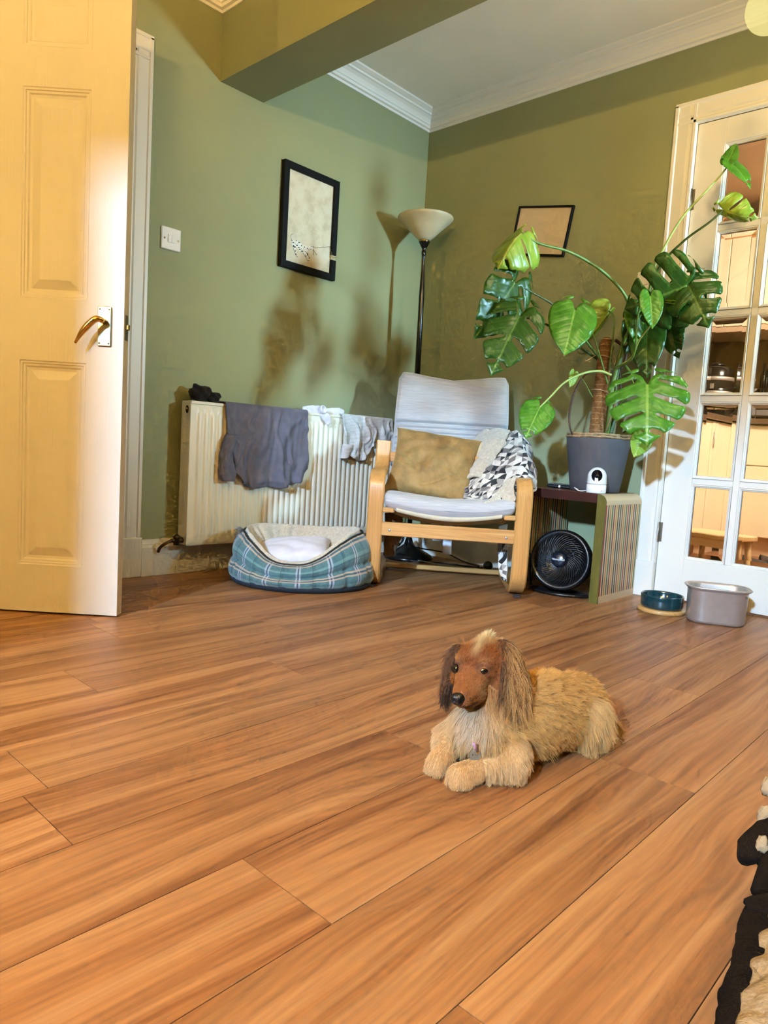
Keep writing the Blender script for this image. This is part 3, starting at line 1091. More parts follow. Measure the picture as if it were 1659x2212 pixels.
# second plate behind the plant
sw = thing('wall_socket_plate', 'white switch plate half hidden by the monstera leaves', 'switch', (1.305, 0, 1.368))
MB().box((-0.043, -0.009, -0.043), (0.043, 0, 0.043), 0.003).build('plate', PLASTICWHITE, sw)
MB().box((-0.008, -0.0125, -0.014), (0.008, -0.009, 0.014), 0.001).build('rocker', PLASTICWHITE, sw)


# ------------------------------------------------------------------ armchair (local: x to its side, y to its back, z up)
def uvgrid(name, fn, nu, nv, mat, parent=None, su=1.0, sv=1.0, closed_u=False, solid=0.0, sub=0, loc=None, rot=None):
    """grid surface with a UV map in metres so that woven patterns follow the cloth"""
    NU = nu + 1 if closed_u else nu
    m_ = MB()
    P = [[fn(i / (NU - 1), j / (nv - 1)) for j in range(nv)] for i in range(NU)]
    m_.add([p for row in P for p in row], [(i * nv + j, (i + 1) * nv + j, (i + 1) * nv + j + 1, i * nv + j + 1) for i in range(NU - 1) for j in range(nv - 1)])
    o = m_.build(name, mat, parent, loc, rot, fix=False, solid=solid, sub=sub)
    uv = o.data.uv_layers.new(name='UVMap')
    for li, l_ in enumerate(o.data.loops):
        i, j = divmod(l_.vertex_index, nv)
        uv.data[li].uv = (i / (NU - 1) * su, j / (nv - 1) * sv)
    return o


ASHV = m_wood('stained_ash_upright', '#b07c42', '#d09a58', 0.32, 2, 45)
ASHX = m_wood('stained_ash_crossbar', '#b88046', '#dba867', 0.34, 0, 60)
ASHY = m_wood('stained_ash_rail', '#a8763f', '#c89554', 0.36, 1, 45)
CH_O = (0.903, -0.7725, 0.0)
CH_R = math.radians(39.18)
chair = thing('armchair', 'bentwood armchair with a pale grey cushion in the corner', 'armchair', CH_O, CH_R)


def ribbon(path, x0, x1, th):
    """bent laminated strip: path in (y, z), from x0 to x1"""
    P = [np.array(p) for p in bez([(0,) + p for p in path], 7)]
    m_ = MB()
    n = len(P)
    vs = []
    b = 0.006
    for i in range(n):
        t = P[min(i + 1, n - 1)] - P[max(i - 1, 0)]
        t /= np.linalg.norm(t)
        nn = np.array([0, -t[2], t[1]])
        for x, k in ((x0 + b, -1), (x1 - b, -1), (x1, -1 + 2 * b / th), (x1, 1 - 2 * b / th), (x1 - b, 1), (x0 + b, 1), (x0, 1 - 2 * b / th), (x0, -1 + 2 * b / th)):
            p = P[i] + nn * th / 2 * k
            vs.append((x, p[1], p[2]))
    fs = [(i * 8 + k, i * 8 + (k + 1) % 8, (i + 1) * 8 + (k + 1) % 8, (i + 1) * 8 + k) for i in range(n - 1) for k in range(8)]
    fs += [tuple(range(8)), tuple((n - 1) * 8 + k for k in range(8))]
    return m_.add(vs, fs, 0, False)


side = [(0.56, 0.020), (0.40, 0.019), (0.14, 0.019), (0.065, 0.028), (0.024, 0.066), (0.014, 0.13), (0.014, 0.26), (0.014, 0.385), (0.026, 0.445), (0.066, 0.474), (0.13, 0.478), (0.20, 0.478),
        (0.262, 0.494), (0.296, 0.535), (0.312, 0.610)]
for sx in (-1, 1):
    ribbon(side, sx * 0.302 - 0.033, sx * 0.302 + 0.033, 0.028).build('arm_and_leg', ASHV, chair)
    MB().box((sx * 0.302 - 0.014, 0.010, 0.0), (sx * 0.302 + 0.014, 0.050, 0.007), 0.001).build('foot_pad', simple('felt_pad', '#3a302c', 0.9), chair)
    MB().box((sx * 0.302 - 0.014, 0.48, 0.0), (sx * 0.302 + 0.014, 0.52, 0.007), 0.001).build('foot_pad', simple('felt_pad', '#3a302c', 0.9), chair)
bar = MB().box((-0.272, 0.000, 0.222), (0.272, 0.024, 0.278), 0.003).build('front_crossbar', ASHX, chair)
for sx in (-0.238, 0.238):
    MB().lathe([(0.0005, 0.003), (0.004, 0.0028), (0.0055, 0.001), (0.0055, 0)], seg=14, M=Matrix.Translation((sx, 0.0, 0.246)) @ Matrix.Rotation(PI / 2, 4, 'X')).build('bolt', STEEL, bar)
MB().box((-0.272, 0.455, 0.012), (0.272, 0.490, 0.034), 0.005).build('rear_crossbar', ASHX, chair)
MB().box((-0.272, 0.292, 0.520), (0.272, 0.318, 0.565), 0.003).build('back_crossbar', ASHX, chair)
rail = [(0.010, 0.328), (0.12, 0.318), (0.30, 0.288), (0.43, 0.268), (0.505, 0.295), (0.545, 0.375), (0.575, 0.48), (0.62, 0.62), (0.665, 0.78), (0.705, 0.925)]
for sx in (-1, 1):
    ribbon(rail, sx * 0.245 - 0.022, sx * 0.245 + 0.022, 0.022).build('seat_rail', ASHY, chair)
    MB().box((sx * 0.248 - 0.024, -0.004, 0.318), (sx * 0.248 + 0.024, 0.030, 0.338), 0.004).build('rail_end', ASHX, chair)
SLING = m_cloth('cream_canvas', '#cfc3a8', '#c2b697')
uvgrid('seat_sling', lambda u, v: ((u - 0.5) * 0.46, 0.004 + 0.42 * v, 0.334 - 0.050 * v - 0.026 * math.sin(u * PI) - 0.020 * math.sin(v * PI) + (0.0)), 20, 14, SLING, chair, solid=0.006)
uvgrid('sling_hem', lambda u, v: ((u - 0.5) * 0.43, 0.004 + 0.012 * math.cos(2 * PI * v), 0.334 - 0.026 * math.sin(u * PI) + 0.012 * math.sin(2 * PI * v)), 20, 12, SLING, chair)
MB().box((-0.22, 0.55, 0.30), (0.22, 0.556, 0.32), 0.002).build('back_slat', ASHX, chair)

g = NT('pale_grey_linen')
v = g.coords('Object', (14, 14, 260))
v2 = g.coords('Object')
g.base(g.ramp(g.noise(v, 1.0, 4), [(0.25, lin('#a6a3a3')), (0.75, lin('#c3bfbd'))]))
g.set(Roughness=0.92)
g.p.inputs['Sheen Weight'].default_value = 0.2
g.bump(g.noise(v2, 700, 2), 0.3, 0.0006)
LINEN = g.m
CUSH = [(-0.012, 0.352), (0.06, 0.366), (0.20, 0.350), (0.36, 0.322), (0.46, 0.322), (0.525, 0.365), (0.560, 0.450), (0.592, 0.560), (0.628, 0.680), (0.668, 0.810), (0.700, 0.900), (0.712, 0.945)]
CPATH = [np.array([0, p[0], p[1]]) for p in CUSH]
CSM = bez(CPATH, 10)
CLEN = np.cumsum([0] + [np.linalg.norm(CSM[i + 1] - CSM[i]) for i in range(len(CSM) - 1)])
CTOT = CLEN[-1]
nzc = vnoise(91)


def cpath(s):
    i = min(len(CSM) - 2, max(0, int(np.searchsorted(CLEN, s) - 1)))
    t = (s - CLEN[i]) / max(1e-9, CLEN[i + 1] - CLEN[i])
    p = CSM[i] + (CSM[i + 1] - CSM[i]) * t
    d = CSM[min(i + 2, len(CSM) - 1)] - CSM[max(i - 1, 0)]
    d = d / np.linalg.norm(d)
    return p, np.array([0, -d[2], d[1]])


tucks = [CTOT * k for k in (0.16, 0.30, 0.42, 0.50, 0.56, 0.60, 0.63, 0.655, 0.68, 0.705, 0.73, 0.752, 0.775)]


def cushion(u, v):
    """u: round the section (0..1), v: along the chair"""
    s = v * CTOT
    p, nn = cpath(s)
    a = 2 * PI * u
    wd = (0.268 + 0.004 * math.sin(s * 9)) * (1 - 0.05 * smoothstep(0.965, 1.0, v) - 0.03 * (1 - smoothstep(0, 0.03, v)))
    cx_, sn = math.cos(a), math.sin(a)
    ex = 0.28
    x = wd * math.copysign(abs(cx_) ** ex, cx_)
    th = 0.034 * math.copysign(abs(sn) ** 0.55, sn)
    end = smoothstep(0, 0.022, s) * smoothstep(0, 0.022, CTOT - s)
    rnd_end = math.sqrt(max(0.0, 1 - (1 - min(1.0, s / 0.035)) ** 2)) * math.sqrt(max(0.0, 1 - (1 - min(1.0, (CTOT - s) / 0.025)) ** 2))
    th *= rnd_end
    if sn < 0:
        th = -0.046 * abs(sn) ** 0.5 * (1 - 0.4 * smoothstep(0.3, 0.5, v)) * rnd_end
    if sn > 0:
        for tk in tucks:
            th -= (0.024 if abs(tk / CTOT - 0.775) < 0.01 else 0.017) * math.exp(-((s - tk) / 0.0075) ** 2)
        th += 0.004 * nzc((x * 9, s * 9, 0))
        th += 0.011 * max(0.0, math.sin(s * 70 + 4 * nzc((x * 5, s * 3, 1)))) ** 3 * smoothstep(0.84 * CTOT, CTOT, s)
    # the seat sags between the rails; the head end dips in the middle
    sag = 0.030 * math.cos(x / wd * PI / 2) * (1 - smoothstep(0.25, 0.5, v))
    dip = 0.030 * math.cos(x / wd * PI / 2) ** 2 * smoothstep(0.86, 1.0, v)
    q = p + nn * (th + 0.030 - 0.014 * (1 - smoothstep(0.3, 0.5, v))) - np.array([0, 0, sag])
    q[2] -= dip
    q[0] = x
    return tuple(q)


cu = MB().grid(cushion, 72, 330, closed_u=True)
cu = cu.build('cushion', LINEN, chair)
# piping round the cushion
ring = []
for k in range(60):
    ring.append(cushion(0.018, 0.46 + 0.538 * k / 59))
for k in range(1, 24):
    ring.append(cushion(0.02 + 0.46 * k / 24, 0.998))
for k in range(60):
    ring.append(cushion(0.482, 0.998 - 0.538 * k / 59))
MB().tube(ring, 0.0055, 8).build('piping', LINEN, cu)
# care labels hanging below the seat
LABELW = simple('white_label_fabric', '#d5d8e0', 0.85, var=0.05, vscale=50)
for x, y, w_, zb, tw in ((-0.052, 0.40, 0.044, 0.165, 0.14), (0.010, 0.36, 0.040, 0.110, 0.03)):
    nl = vnoise(int(1000 * (x + 1)))
    uvgrid('care_label', lambda u, v, x=x, y=y, w_=w_, zb=zb, tw=tw, nl=nl: (x + (u - 0.5) * w_ + tw * 0.12 * v, y + 0.004 * nl((u, v * 3, 0)) - 0.01 * v, 0.30 - (0.30 - zb) * v), 6, 12, LABELW, chair, solid=0.0008)

# ------------------------------------------------------------------ velvet cushion on the seat
chM = Matrix.Translation(CH_O) @ Matrix.Rotation(CH_R, 4, 'Z')


def pillow(name, mat, w_, h_, t_, M, seed, puff=1.0, label=None, cat=None, crease=0.010, sag=0.0, nu=60, nv=56, ear=0.05, dents=0.0):
    n = vnoise(seed)
    m_ = MB()
    for sd in (1, -1):
        def fn(i, j, sd=sd):
            a, b = 2 * i - 1, 2 * j - 1
            prof = ((1 - abs(a) ** 2.6) * (1 - abs(b) ** 2.6))
            th = t_ / 2 * max(0, prof) ** 0.42
            px_ = w_ / 2 * a * (1 - ear * (1 - a * a) * 0 - ear * (1 - abs(b) ** 2) * abs(a) ** 3)
            pz_ = h_ / 2 * b * (1 - ear * (1 - abs(a) ** 2) * abs(b) ** 3)
            th += prof * crease * n((a * 2.2, b * 2.2, sd)) + prof * crease * 0.5 * math.sin(5 * a + 4 * b + 3 * n((a, b, 1)))
            th -= dents * prof * (math.exp(-((b + 0.05 + 0.45 * (a + 1)) / 0.07) ** 2) * (a < 0.1) * min(1, (0.1 - a)) + 0.7 * math.exp(-((b + 0.55 - 0.5 * (a - 0.2)) / 0.06) ** 2) * (a > -0.2) + 0.6 * math.exp(-((b - 0.1 + 0.9 * (a + 0.75)) / 0.08) ** 2) * (a < -0.35))
            pz_ -= sag * (1 - a * a) * (b > 0) * b
            return tuple(M @ Vector((px_, -sd * th, pz_)))
        m_.grid(fn, nu, nv)
    o = m_.build(name, mat)
    bm = bmesh.new()
    bm.from_mesh(o.data)
    bmesh.ops.remove_doubles(bm, verts=bm.verts[:], dist=0.0006)
    bmesh.ops.recalc_face_normals(bm, faces=bm.faces[:])
    bm.to_mesh(o.data)
    bm.free()
    if label:
        tag(o, label, cat)
    return o


g = NT('tan_velvet')
v = g.coords('Object')
g.base(g.ramp(g.noise(v, 18, 6, 0.65), [(0.25, lin('#7d5c2f')), (0.5, lin('#98753f')), (0.8, lin('#ae8b55'))]))
g.set(Roughness=0.75)
g.p.inputs['Sheen Weight'].default_value = 0.6
g.p.inputs['Sheen Tint'].default_value = lin('#e2c48c')
g.bump(g.noise(v, 500, 3), 0.25, 0.0008)
VELVET = g.m
pc = Vector((-0.078, 0.275, 0.510))
PM = chM @ Matrix.Translation(pc) @ Euler((math.radians(-33), math.radians(6), math.radians(-4))).to_matrix().to_4x4()
vc = pillow('velvet_cushion', VELVET, 0.39, 0.35, 0.15, PM, 17, ear=0.10, dents=0.022, label='tan velvet cushion leaning on the armchair seat', cat='cushion', crease=0.018)
edge = MB().tube([tuple(PM @ Vector((0.188, 0.0, z))) for z in np.linspace(-0.02, 0.165, 12)], 0.006, 8, flat=(1, 2.2))
edge.build('cream_edge', m_cloth('cream_edging', '#d8c69a'), vc)
# ------------------------------------------------------------------ patterned throw over the chair arm
g = NT('geometric_throw_print')
tc = g.n('ShaderNodeTexCoord')
mp = g.n('ShaderNodeMapping')
g.l(tc.outputs['UV'], mp.inputs['Vector'])
mp.inputs['Scale'].default_value = (34, 34, 34)
sp_ = g.n('ShaderNodeSeparateXYZ')
g.l(mp.outputs[0], sp_.inputs[0])
fu, fv = g.math('FRACT', sp_.outputs[0]), g.math('FRACT', sp_.outputs[1])
iu, iv = g.math('FLOOR', sp_.outputs[0]), g.math('FLOOR', sp_.outputs[1])
tri = g.math('GREATER_THAN', g.math('ADD', fu, fv), 1.0)
cell = g.n('ShaderNodeCombineXYZ')
g.l(iu, cell.inputs[0])
g.l(iv, cell.inputs[1])
g.l(tri, cell.inputs[2])
wn = g.n('ShaderNodeTexWhiteNoise', noise_dimensions='3D')
g.l(cell.outputs[0], wn.inputs[0])
colr = g.ramp(wn.outputs['Value'], [(0.0, lin('#1d1a1a')), (0.20, lin('#6f6864')), (0.42, lin('#a39a90')), (0.58, lin('#cfc3b4')), (0.74, lin('#ddd2c4'))], 'CONSTANT')
g.base(colr)
g.set(Roughness=0.95)
g.p.inputs['Sheen Weight'].default_value = 0.3
g.bump(g.noise(g.coords('Object'), 400, 2), 0.4, 0.001)
THROW = g.m
g = NT('cream_teddy_fleece')
v = g.coords('Object')
g.base(g.ramp(g.noise(v, 90, 5, 0.7), [(0.3, lin('#b9a78c')), (0.7, lin('#dccfb8'))]))
g.set(Roughness=1.0)
g.p.inputs['Sheen Weight'].default_value = 0.4
g.bump(g.noise(v, 230, 4, 0.7), 1.0, 0.004)
FLEECE = g.m


def csurf(ctrl, nu, nv, seed, amp, freq=8.0):
    """smooth surface through a grid of control points with crumples"""
    rows_ = [bez(r_, 12) for r_ in ctrl]
    n = len(rows_[0])
    cols_ = [bez([r_[k] for r_ in rows_], 12) for k in range(n)]
    m = len(cols_[0])
    nz_ = vnoise(seed)

    def fn(u, v):
        a, b = u * (n - 1), v * (m - 1)
        i, j = min(int(a), n - 2), min(int(b), m - 2)
        fa, fb_ = a - i, b - j
        p = (cols_[i][j] * (1 - fa) + cols_[i + 1][j] * fa) * (1 - fb_) + (cols_[i][j + 1] * (1 - fa) + cols_[i + 1][j + 1] * fa) * fb_
        d = np.array([nz_(p, freq), nz_(p[::-1], freq), nz_((p[1], p[2], p[0]), freq)])
        return tuple(p + amp * d)
    return fn


throw = thing('patterned_throw', 'cream and black geometric throw bunched over the arm of the chair', 'blanket', CH_O, CH_R)
# printed side: from the back cushion down over the seat and the right arm (chair coordinates)
ctrl = [[(0.150, 0.50, 0.640), (0.215, 0.46, 0.680), (0.275, 0.40, 0.690), (0.325, 0.33, 0.665), (0.362, 0.29, 0.58)],
        [(0.120, 0.36, 0.560), (0.185, 0.32, 0.600), (0.250, 0.25, 0.605), (0.315, 0.20, 0.585), (0.362, 0.17, 0.50)],
        [(0.090, 0.24, 0.470), (0.150, 0.20, 0.500), (0.215, 0.16, 0.500), (0.290, 0.11, 0.512), (0.352, 0.09, 0.44)],
        [(0.060, 0.13, 0.400), (0.115, 0.09, 0.405), (0.175, 0.06, 0.412), (0.235, 0.05, 0.420), (0.262, 0.05, 0.40)],
        [(0.070, 0.05, 0.385), (0.125, 0.03, 0.380), (0.185, 0.01, 0.372), (0.230, 0.00, 0.368), (0.258, 0.01, 0.36)]]
uvgrid('printed_face', csurf(ctrl, 5, 5, 3, 0.010, 22), 60, 60, THROW, throw, 0.42, 0.62, solid=0.008)
ctrl = [[(0.115, 0.48, 0.655), (0.150, 0.46, 0.685), (0.205, 0.44, 0.700), (0.262, 0.41, 0.690)],
        [(0.105, 0.38, 0.585), (0.140, 0.35, 0.622), (0.190, 0.32, 0.640), (0.240, 0.30, 0.645)],
        [(0.090, 0.29, 0.500), (0.115, 0.26, 0.540), (0.150, 0.24, 0.552), (0.190, 0.23, 0.560)],
        [(0.070, 0.22, 0.450), (0.085, 0.20, 0.470), (0.105, 0.19, 0.480), (0.130, 0.19, 0.480)]]
uvgrid('fleece_face', csurf(ctrl, 4, 4, 5, 0.008, 26), 44, 44, FLEECE, throw, 0.3, 0.3, solid=0.012)
ctrl = [[(0.120, -0.002, 0.376), (0.190, -0.004, 0.372), (0.262, 0.02, 0.400)], [(0.170, 0.03, 0.400), (0.220, 0.045, 0.420), (0.264, 0.05, 0.455)], [(0.225, 0.06, 0.470), (0.255, 0.08, 0.490), (0.266, 0.09, 0.500)]]
uvgrid('fleece_hem', csurf(ctrl, 3, 3, 7, 0.006, 30), 26, 26, FLEECE, throw, 0.2, 0.2, solid=0.008)
ctrl = [[(0.225, 0.20, 0.27), (0.262, 0.20, 0.28)], [(0.222, 0.16, 0.18), (0.262, 0.15, 0.18)], [(0.232, 0.13, 0.10), (0.264, 0.11, 0.09)], [(0.246, 0.10, 0.052), (0.264, 0.09, 0.050)]]
uvgrid('hanging_end', csurf(ctrl, 3, 3, 9, 0.005, 24), 20, 40, THROW, throw, 0.06, 0.26, solid=0.010)
# brown fleece under the seat by the other leg
ctrl = [[(-0.262, 0.10, 0.30), (-0.225, 0.13, 0.31), (-0.195, 0.16, 0.31)], [(-0.262, 0.11, 0.20), (-0.228, 0.14, 0.20), (-0.200, 0.17, 0.20)], [(-0.264, 0.12, 0.12), (-0.240, 0.15, 0.115), (-0.222, 0.17, 0.11)]]
bf = uvgrid('brown_fleece', csurf(ctrl, 3, 3, 13, 0.006, 26), 26, 26, simple('brown_fleece', '#6b5640', 1.0, var=0.25, vscale=80, bump=0.8, bscale=200), None, 0.2, 0.2, solid=0.010)
bf.location, bf.rotation_euler = CH_O, (0, 0, CH_R)
tag(bf, 'brown fleece hanging below the armchair seat beside its leg', 'blanket')


# ------------------------------------------------------------------ dog bed
g = NT('teal_plaid_wool')
tc = g.n('ShaderNodeTexCoord')
sp_ = g.n('ShaderNodeSeparateXYZ')
g.l(tc.outputs['UV'], sp_.inputs[0])


def band(sock, freq, pos, wd):
    f_ = g.math('FRACT', g.math('MULTIPLY', sock, freq))
    return g.math('LESS_THAN', g.math('ABSOLUTE', g.math('SUBTRACT', f_, pos)), wd)


v = g.coords('Object')
base = g.ramp(g.noise(v, 60, 5, 0.7), [(0.3, lin('#3a5c63')), (0.7, lin('#52797e'))])
U, V = sp_.outputs[0], sp_.outputs[1]
c = base
for sock, freq, pos, wd, colr, k in ((U, 8.6, 0.25, 0.05, '#35595e', 0.6), (V, 7.6, 0.15, 0.06, '#6c9491', 0.6), (U, 8.6, 0.70, 0.028, '#aeb4c2', 0.6), (U, 8.6, 0.80, 0.028, '#aeb4c2', 0.6),
                                     (U, 8.6, 0.75, 0.018, '#2c3f55', 0.8), (V, 7.6, 0.50, 0.028, '#b89d86', 0.8), (V, 7.6, 0.62, 0.028, '#b89d86', 0.8), (V, 7.6, 0.56, 0.018, '#2f3f48', 0.7),
                                     (V, 7.6, 0.05, 0.012, '#2d4a50', 0.7), (U, 8.6, 0.20, 0.012, '#2d4a50', 0.7)):
    c = g.mix(g.math('MULTIPLY', band(sock, freq, pos, wd), k), c, lin(colr))
g.base(c)
g.set(Roughness=0.95)
g.p.inputs['Sheen Weight'].default_value = 0.3
g.bump(g.noise(v, 600, 2), 0.35, 0.0008)
PLAID = g.m
BED_C = np.array([0.428, -1.135])
BA, BB = 0.288, 0.235
bu = np.array([_r[0], _r[1]]) / math.hypot(_r[0], _r[1])      # long axis of the bed
bv = np.array([-bu[1], bu[0]])
bed = thing('dog_bed', 'oval teal plaid dog bed with cream fleece lining below the radiator', 'dog bed', (BED_C[0], BED_C[1], 0), math.atan2(bu[1], bu[0]))


def bedh(t):
    """height of the wall round the bed; t = 0 at +x (chair side), pi/2 at the back"""
    d = math.atan2(math.sin(t + 1.66), math.cos(t + 1.66))      # distance from the front dip
    h = 0.212 - 0.112 * math.exp(-(abs(d) / 0.72) ** 2.6)
    h += 0.030 * math.exp(-((d - 1.55) / 0.8) ** 2) * 0.6
    return h + 0.004 * math.sin(3 * t)


nbed = vnoise(77)


def bed_pt(t, s):
    """s 0..1: outside from the floor to the rim; 1..2: inside from the rim to the pad"""
    h = bedh(t)
    ca, sa = math.cos(t), math.sin(t)
    if s <= 1:
        z = 0.018 + (h - 0.018) * s
        mid = min(0.46, 0.62)
        lobe = abs(math.sin(PI * min(1, s / mid))) if s < mid else abs(math.sin(PI * (s - mid) / (1 - mid))) ** 0.8
        off = 0.020 * lobe ** 0.6 - 0.050 * s ** 2.2
        seam = 0.014 * math.exp(-(((t * 7 / PI + 0.35) % 1 - 0.5) / 0.06) ** 2) * (1 if s < mid else 0.25)
        off -= seam
        off += 0.005 * nbed((ca * 3, sa * 3, s * 3))
    else:
        q = s - 1
        z = h + 0.012 * math.sin(min(1, q * 6) * PI) * (q < 1 / 6) - (h - 0.055) * smoothstep(0.05, 1, q)
        off = -0.050 - 0.075 * smoothstep(0, 1, q) - 0.020 * math.sin(q * PI) + 0.008 * nbed((ca * 6, sa * 6, q * 2)) * smoothstep(0, 0.3, q)
        z += 0.004 * math.sin(t * 23 + 3 * nbed((ca, sa, 0))) * math.sin(q * PI)
    return ((BA + off) * ca, (BB + off) * sa, z)


per = 2 * PI * math.sqrt((BA ** 2 + BB ** 2) / 2)
uvgrid('outer_cover', lambda u, v: bed_pt(2 * PI * u, v), 140, 30, PLAID, bed, per, 0.22, closed_u=True)
uvgrid('fleece_lining', lambda u, v: bed_pt(2 * PI * u, 1 + v), 140, 26, FLEECE, bed, per, 0.22, closed_u=True)
MB().tube([bed_pt(2 * PI * k / 120, 0.985) for k in range(120)], 0.0042, 8, closed=True).build('piping', simple('black_piping', '#15130f', 0.7), bed)
pad = MB().lathe([(0.0005, 0.058), (0.55, 0.058), (0.76, 0.052), (0.80, 0.040)], sx=BA, sy=BB, seg=48)
pad.build('pad', FLEECE, bed)
MB().lathe([(0.0005, 0.0), (0.97, 0.0), (1.02, 0.012), (1.03, 0.024), (0.95, 0.030), (0.0005, 0.03)], sx=BA, sy=BB, seg=64).build('base', simple('navy_base_fabric', '#1d2630', 0.9, var=0.2), bed)
# frayed threads at the chewed rim
th = MB()
tr = random.Random(8)
for k in range(16):
    p = np.array(bed_pt(PI + 0.10 + tr.uniform(-0.12, 0.12), 0.97))
    d = np.array([-0.018 - 0.02 * tr.random(), tr.uniform(-0.02, 0.02), tr.uniform(-0.03, 0.012)])
    th.tube([p, p + d * 0.5 + np.array([0, 0, 0.006]), p + d], 0.0007, 5)
th.build('frayed_threads', simple('grey_thread', '#5d6a78', 0.9), bed)['kind'] = 'stuff'
bM = Matrix.Translation((BED_C[0], BED_C[1], 0)) @ Matrix.Rotation(math.atan2(bu[1], bu[0]), 4, 'Z')
PWHITE = m_cloth('white_cotton', '#ddd8dc', '#d2ccd3', bump=0.15)
pm = bM @ Matrix.Translation((-0.045, -0.005, 0.122)) @ Euler((math.radians(-78), math.radians(-7), math.radians(3))).to_matrix().to_4x4()
wc = pillow('white_cushion', PWHITE, 0.33, 0.250, 0.105, pm, 41, label='white cotton cushion lying inside the dog bed', cat='cushion', crease=0.006, nu=36, nv=34)
rim = []
for k in range(40):
    a = 2 * PI * k / 40
    ca, sa = math.cos(a), math.sin(a)
    sc = 1 / max(abs(ca), abs(sa)) ** 0.92
    rim.append(tuple(pm @ Vector((0.163 * ca * sc * 0.985, 0, 0.123 * sa * sc * 0.985))))
MB().tube(rim, 0.0022, 6, closed=True).build('piping', simple('grey_blue_piping', '#7b8190', 0.8), wc)

# ------------------------------------------------------------------ floor lamp in the corner
LX, LY = 0.222, -0.212
LAMPB = simple('black_lamp_enamel', '#0c0b0c', 0.22, var=0.05)
lamp = thing('floor_lamp', 'tall black uplighter floor lamp with a frosted glass bowl', 'lamp', (LX, LY, 0))
lamp.rotation_euler = (0.0078, -0.0085, 0)
MB().lathe([(0.0005, 0.0), (0.128, 0.0), (0.130, 0.010), (0.122, 0.020), (0.085, 0.040), (0.045, 0.060), (0.026, 0.075), (0.020, 0.095), (0.016, 0.11), (0.0005, 0.11)], seg=40).build('base', LAMPB, lamp)
MB().lathe([(0.0005, 0.10), (0.0135, 0.10), (0.0135, 1.30), (0.0145, 1.36), (0.0125, 1.42), (0.0085, 1.50), (0.0065, 1.565), (0.0105, 1.575), (0.0125, 1.585), (0.0105, 1.595), (0.0080, 1.600),
            (0.014, 1.612), (0.026, 1.634), (0.030, 1.640), (0.0005, 1.640)], seg=24).build('pole', LAMPB, lamp)
MB().lathe([(0.028, 1.638), (0.0285, 1.646), (0.024, 1.648)], seg=24).build('collar', BRASS, lamp)
g = NT('frosted_cream_glass')
g.base(g.ramp(g.noise(g.coords('Object'), 9, 5), [(0.3, lin('#c9bd9a')), (0.7, lin('#dcd1b2'))]))
g.set(Roughness=0.35)
g.p.inputs['Transmission Weight'].default_value = 0.15
g.p.inputs['Subsurface Weight'].default_value = 0.0
sh = [(0.022, 1.646), (0.034, 1.652), (0.056, 1.672), (0.088, 1.704), (0.118, 1.731), (0.136, 1.747), (0.143, 1.757), (0.142, 1.761), (0.138, 1.760), (0.131, 1.749), (0.114, 1.734), (0.084, 1.708), (0.052, 1.677), (0.030, 1.660), (0.0005, 1.656)]
MB().lathe(sh, seg=48).build('shade', g.m, lamp)
cab = thing('power_cable', 'black power cable coiled behind the armchair with a plug', 'cable', (0, 0, 0))
pts = [(LX + 0.02, LY - 0.10, 0.03), (LX + 0.06, LY - 0.10, 0.012), (LX + 0.14, LY - 0.06, 0.006), (0.44, -0.19, 0.005), (0.55, -0.15, 0.005), (0.66, -0.15, 0.012)]
MB().tube(bez(pts, 8), 0.0038, 8).build('cord', BLACK, cab)
pts = [(LX + 0.06, LY - 0.06, 0.10), (LX + 0.11, LY - 0.05, 0.075), (0.40, -0.13, 0.050), (0.50, -0.10, 0.018), (0.62, -0.12, 0.012)]
MB().tube(bez(pts, 8), 0.0035, 8).build('cord', BLACK, cab)
for k in range(4):
    a = k * 0.4
    pts = [(LX - 0.03 + 0.008 * k, LY - 0.075, 0.15 - 0.012 * k)]
    pts = [(LX - 0.005 + (0.022 + 0.005 * k) * math.cos(t), LY - 0.072 - 0.006 * k + 0.010 * math.sin(t + a), 0.115 + (0.045 - 0.004 * k) * math.sin(t)) for t in np.linspace(0, 2 * PI, 20, endpoint=False)]
    MB().tube(pts, 0.0035, 7, closed=True).build('cord_loop', BLACK, cab)
pts = [(LX - 0.02, LY - 0.07, 0.15), (LX - 0.06, LY - 0.08, 0.12), (LX - 0.10, LY - 0.085, 0.075), (LX - 0.085, LY - 0.09, 0.06), (LX - 0.05, LY - 0.085, 0.085)]
MB().tube(bez(pts, 8), 0.0035, 7).build('cord', BLACK, cab)
pl = MB().lathe([(0.0005, 0), (0.014, 0.001), (0.022, 0.008), (0.024, 0.020), (0.020, 0.034), (0.010, 0.042), (0.0005, 0.043)], seg=20, M=Matrix.Translation((0.690, -0.150, 0.026)) @ Euler((1.3, 0.3, 0.6)).to_matrix().to_4x4())
plo = pl.build('plug', BLACK, cab)
for dx in (-0.011, 0.011):
    MB().box((0.690 + dx - 0.003, -0.200, 0.020), (0.690 + dx + 0.003, -0.178, 0.024), 0.0008).build('pin', BRASS, plo)
wcab = tag(MB().tube(bez([(0.34, -0.27, 0.010), (0.46, -0.24, 0.006), (0.60, -0.20, 0.006), (0.70, -0.13, 0.010), (0.80, -0.08, 0.035), (0.90, -0.035, 0.075), (0.97, -0.022, 0.11)], 8), 0.0026, 7).build('thin_cable', simple('pale_grey_cable', '#9fb1b8', 0.5)),
           'thin pale cable running along the wall under the armchair', 'cable')


# ------------------------------------------------------------------ striped side table of stacked laminations
tx0, tx1, ty0, ty1, tz, tth = 1.000, 1.385, -0.378, -0.030, 0.447, 0.037
table = thing('side_table', 'waterfall side table of multicoloured striped plywood under the plant', 'side table', ((tx0 + tx1) / 2, (ty0 + ty1) / 2, 0))


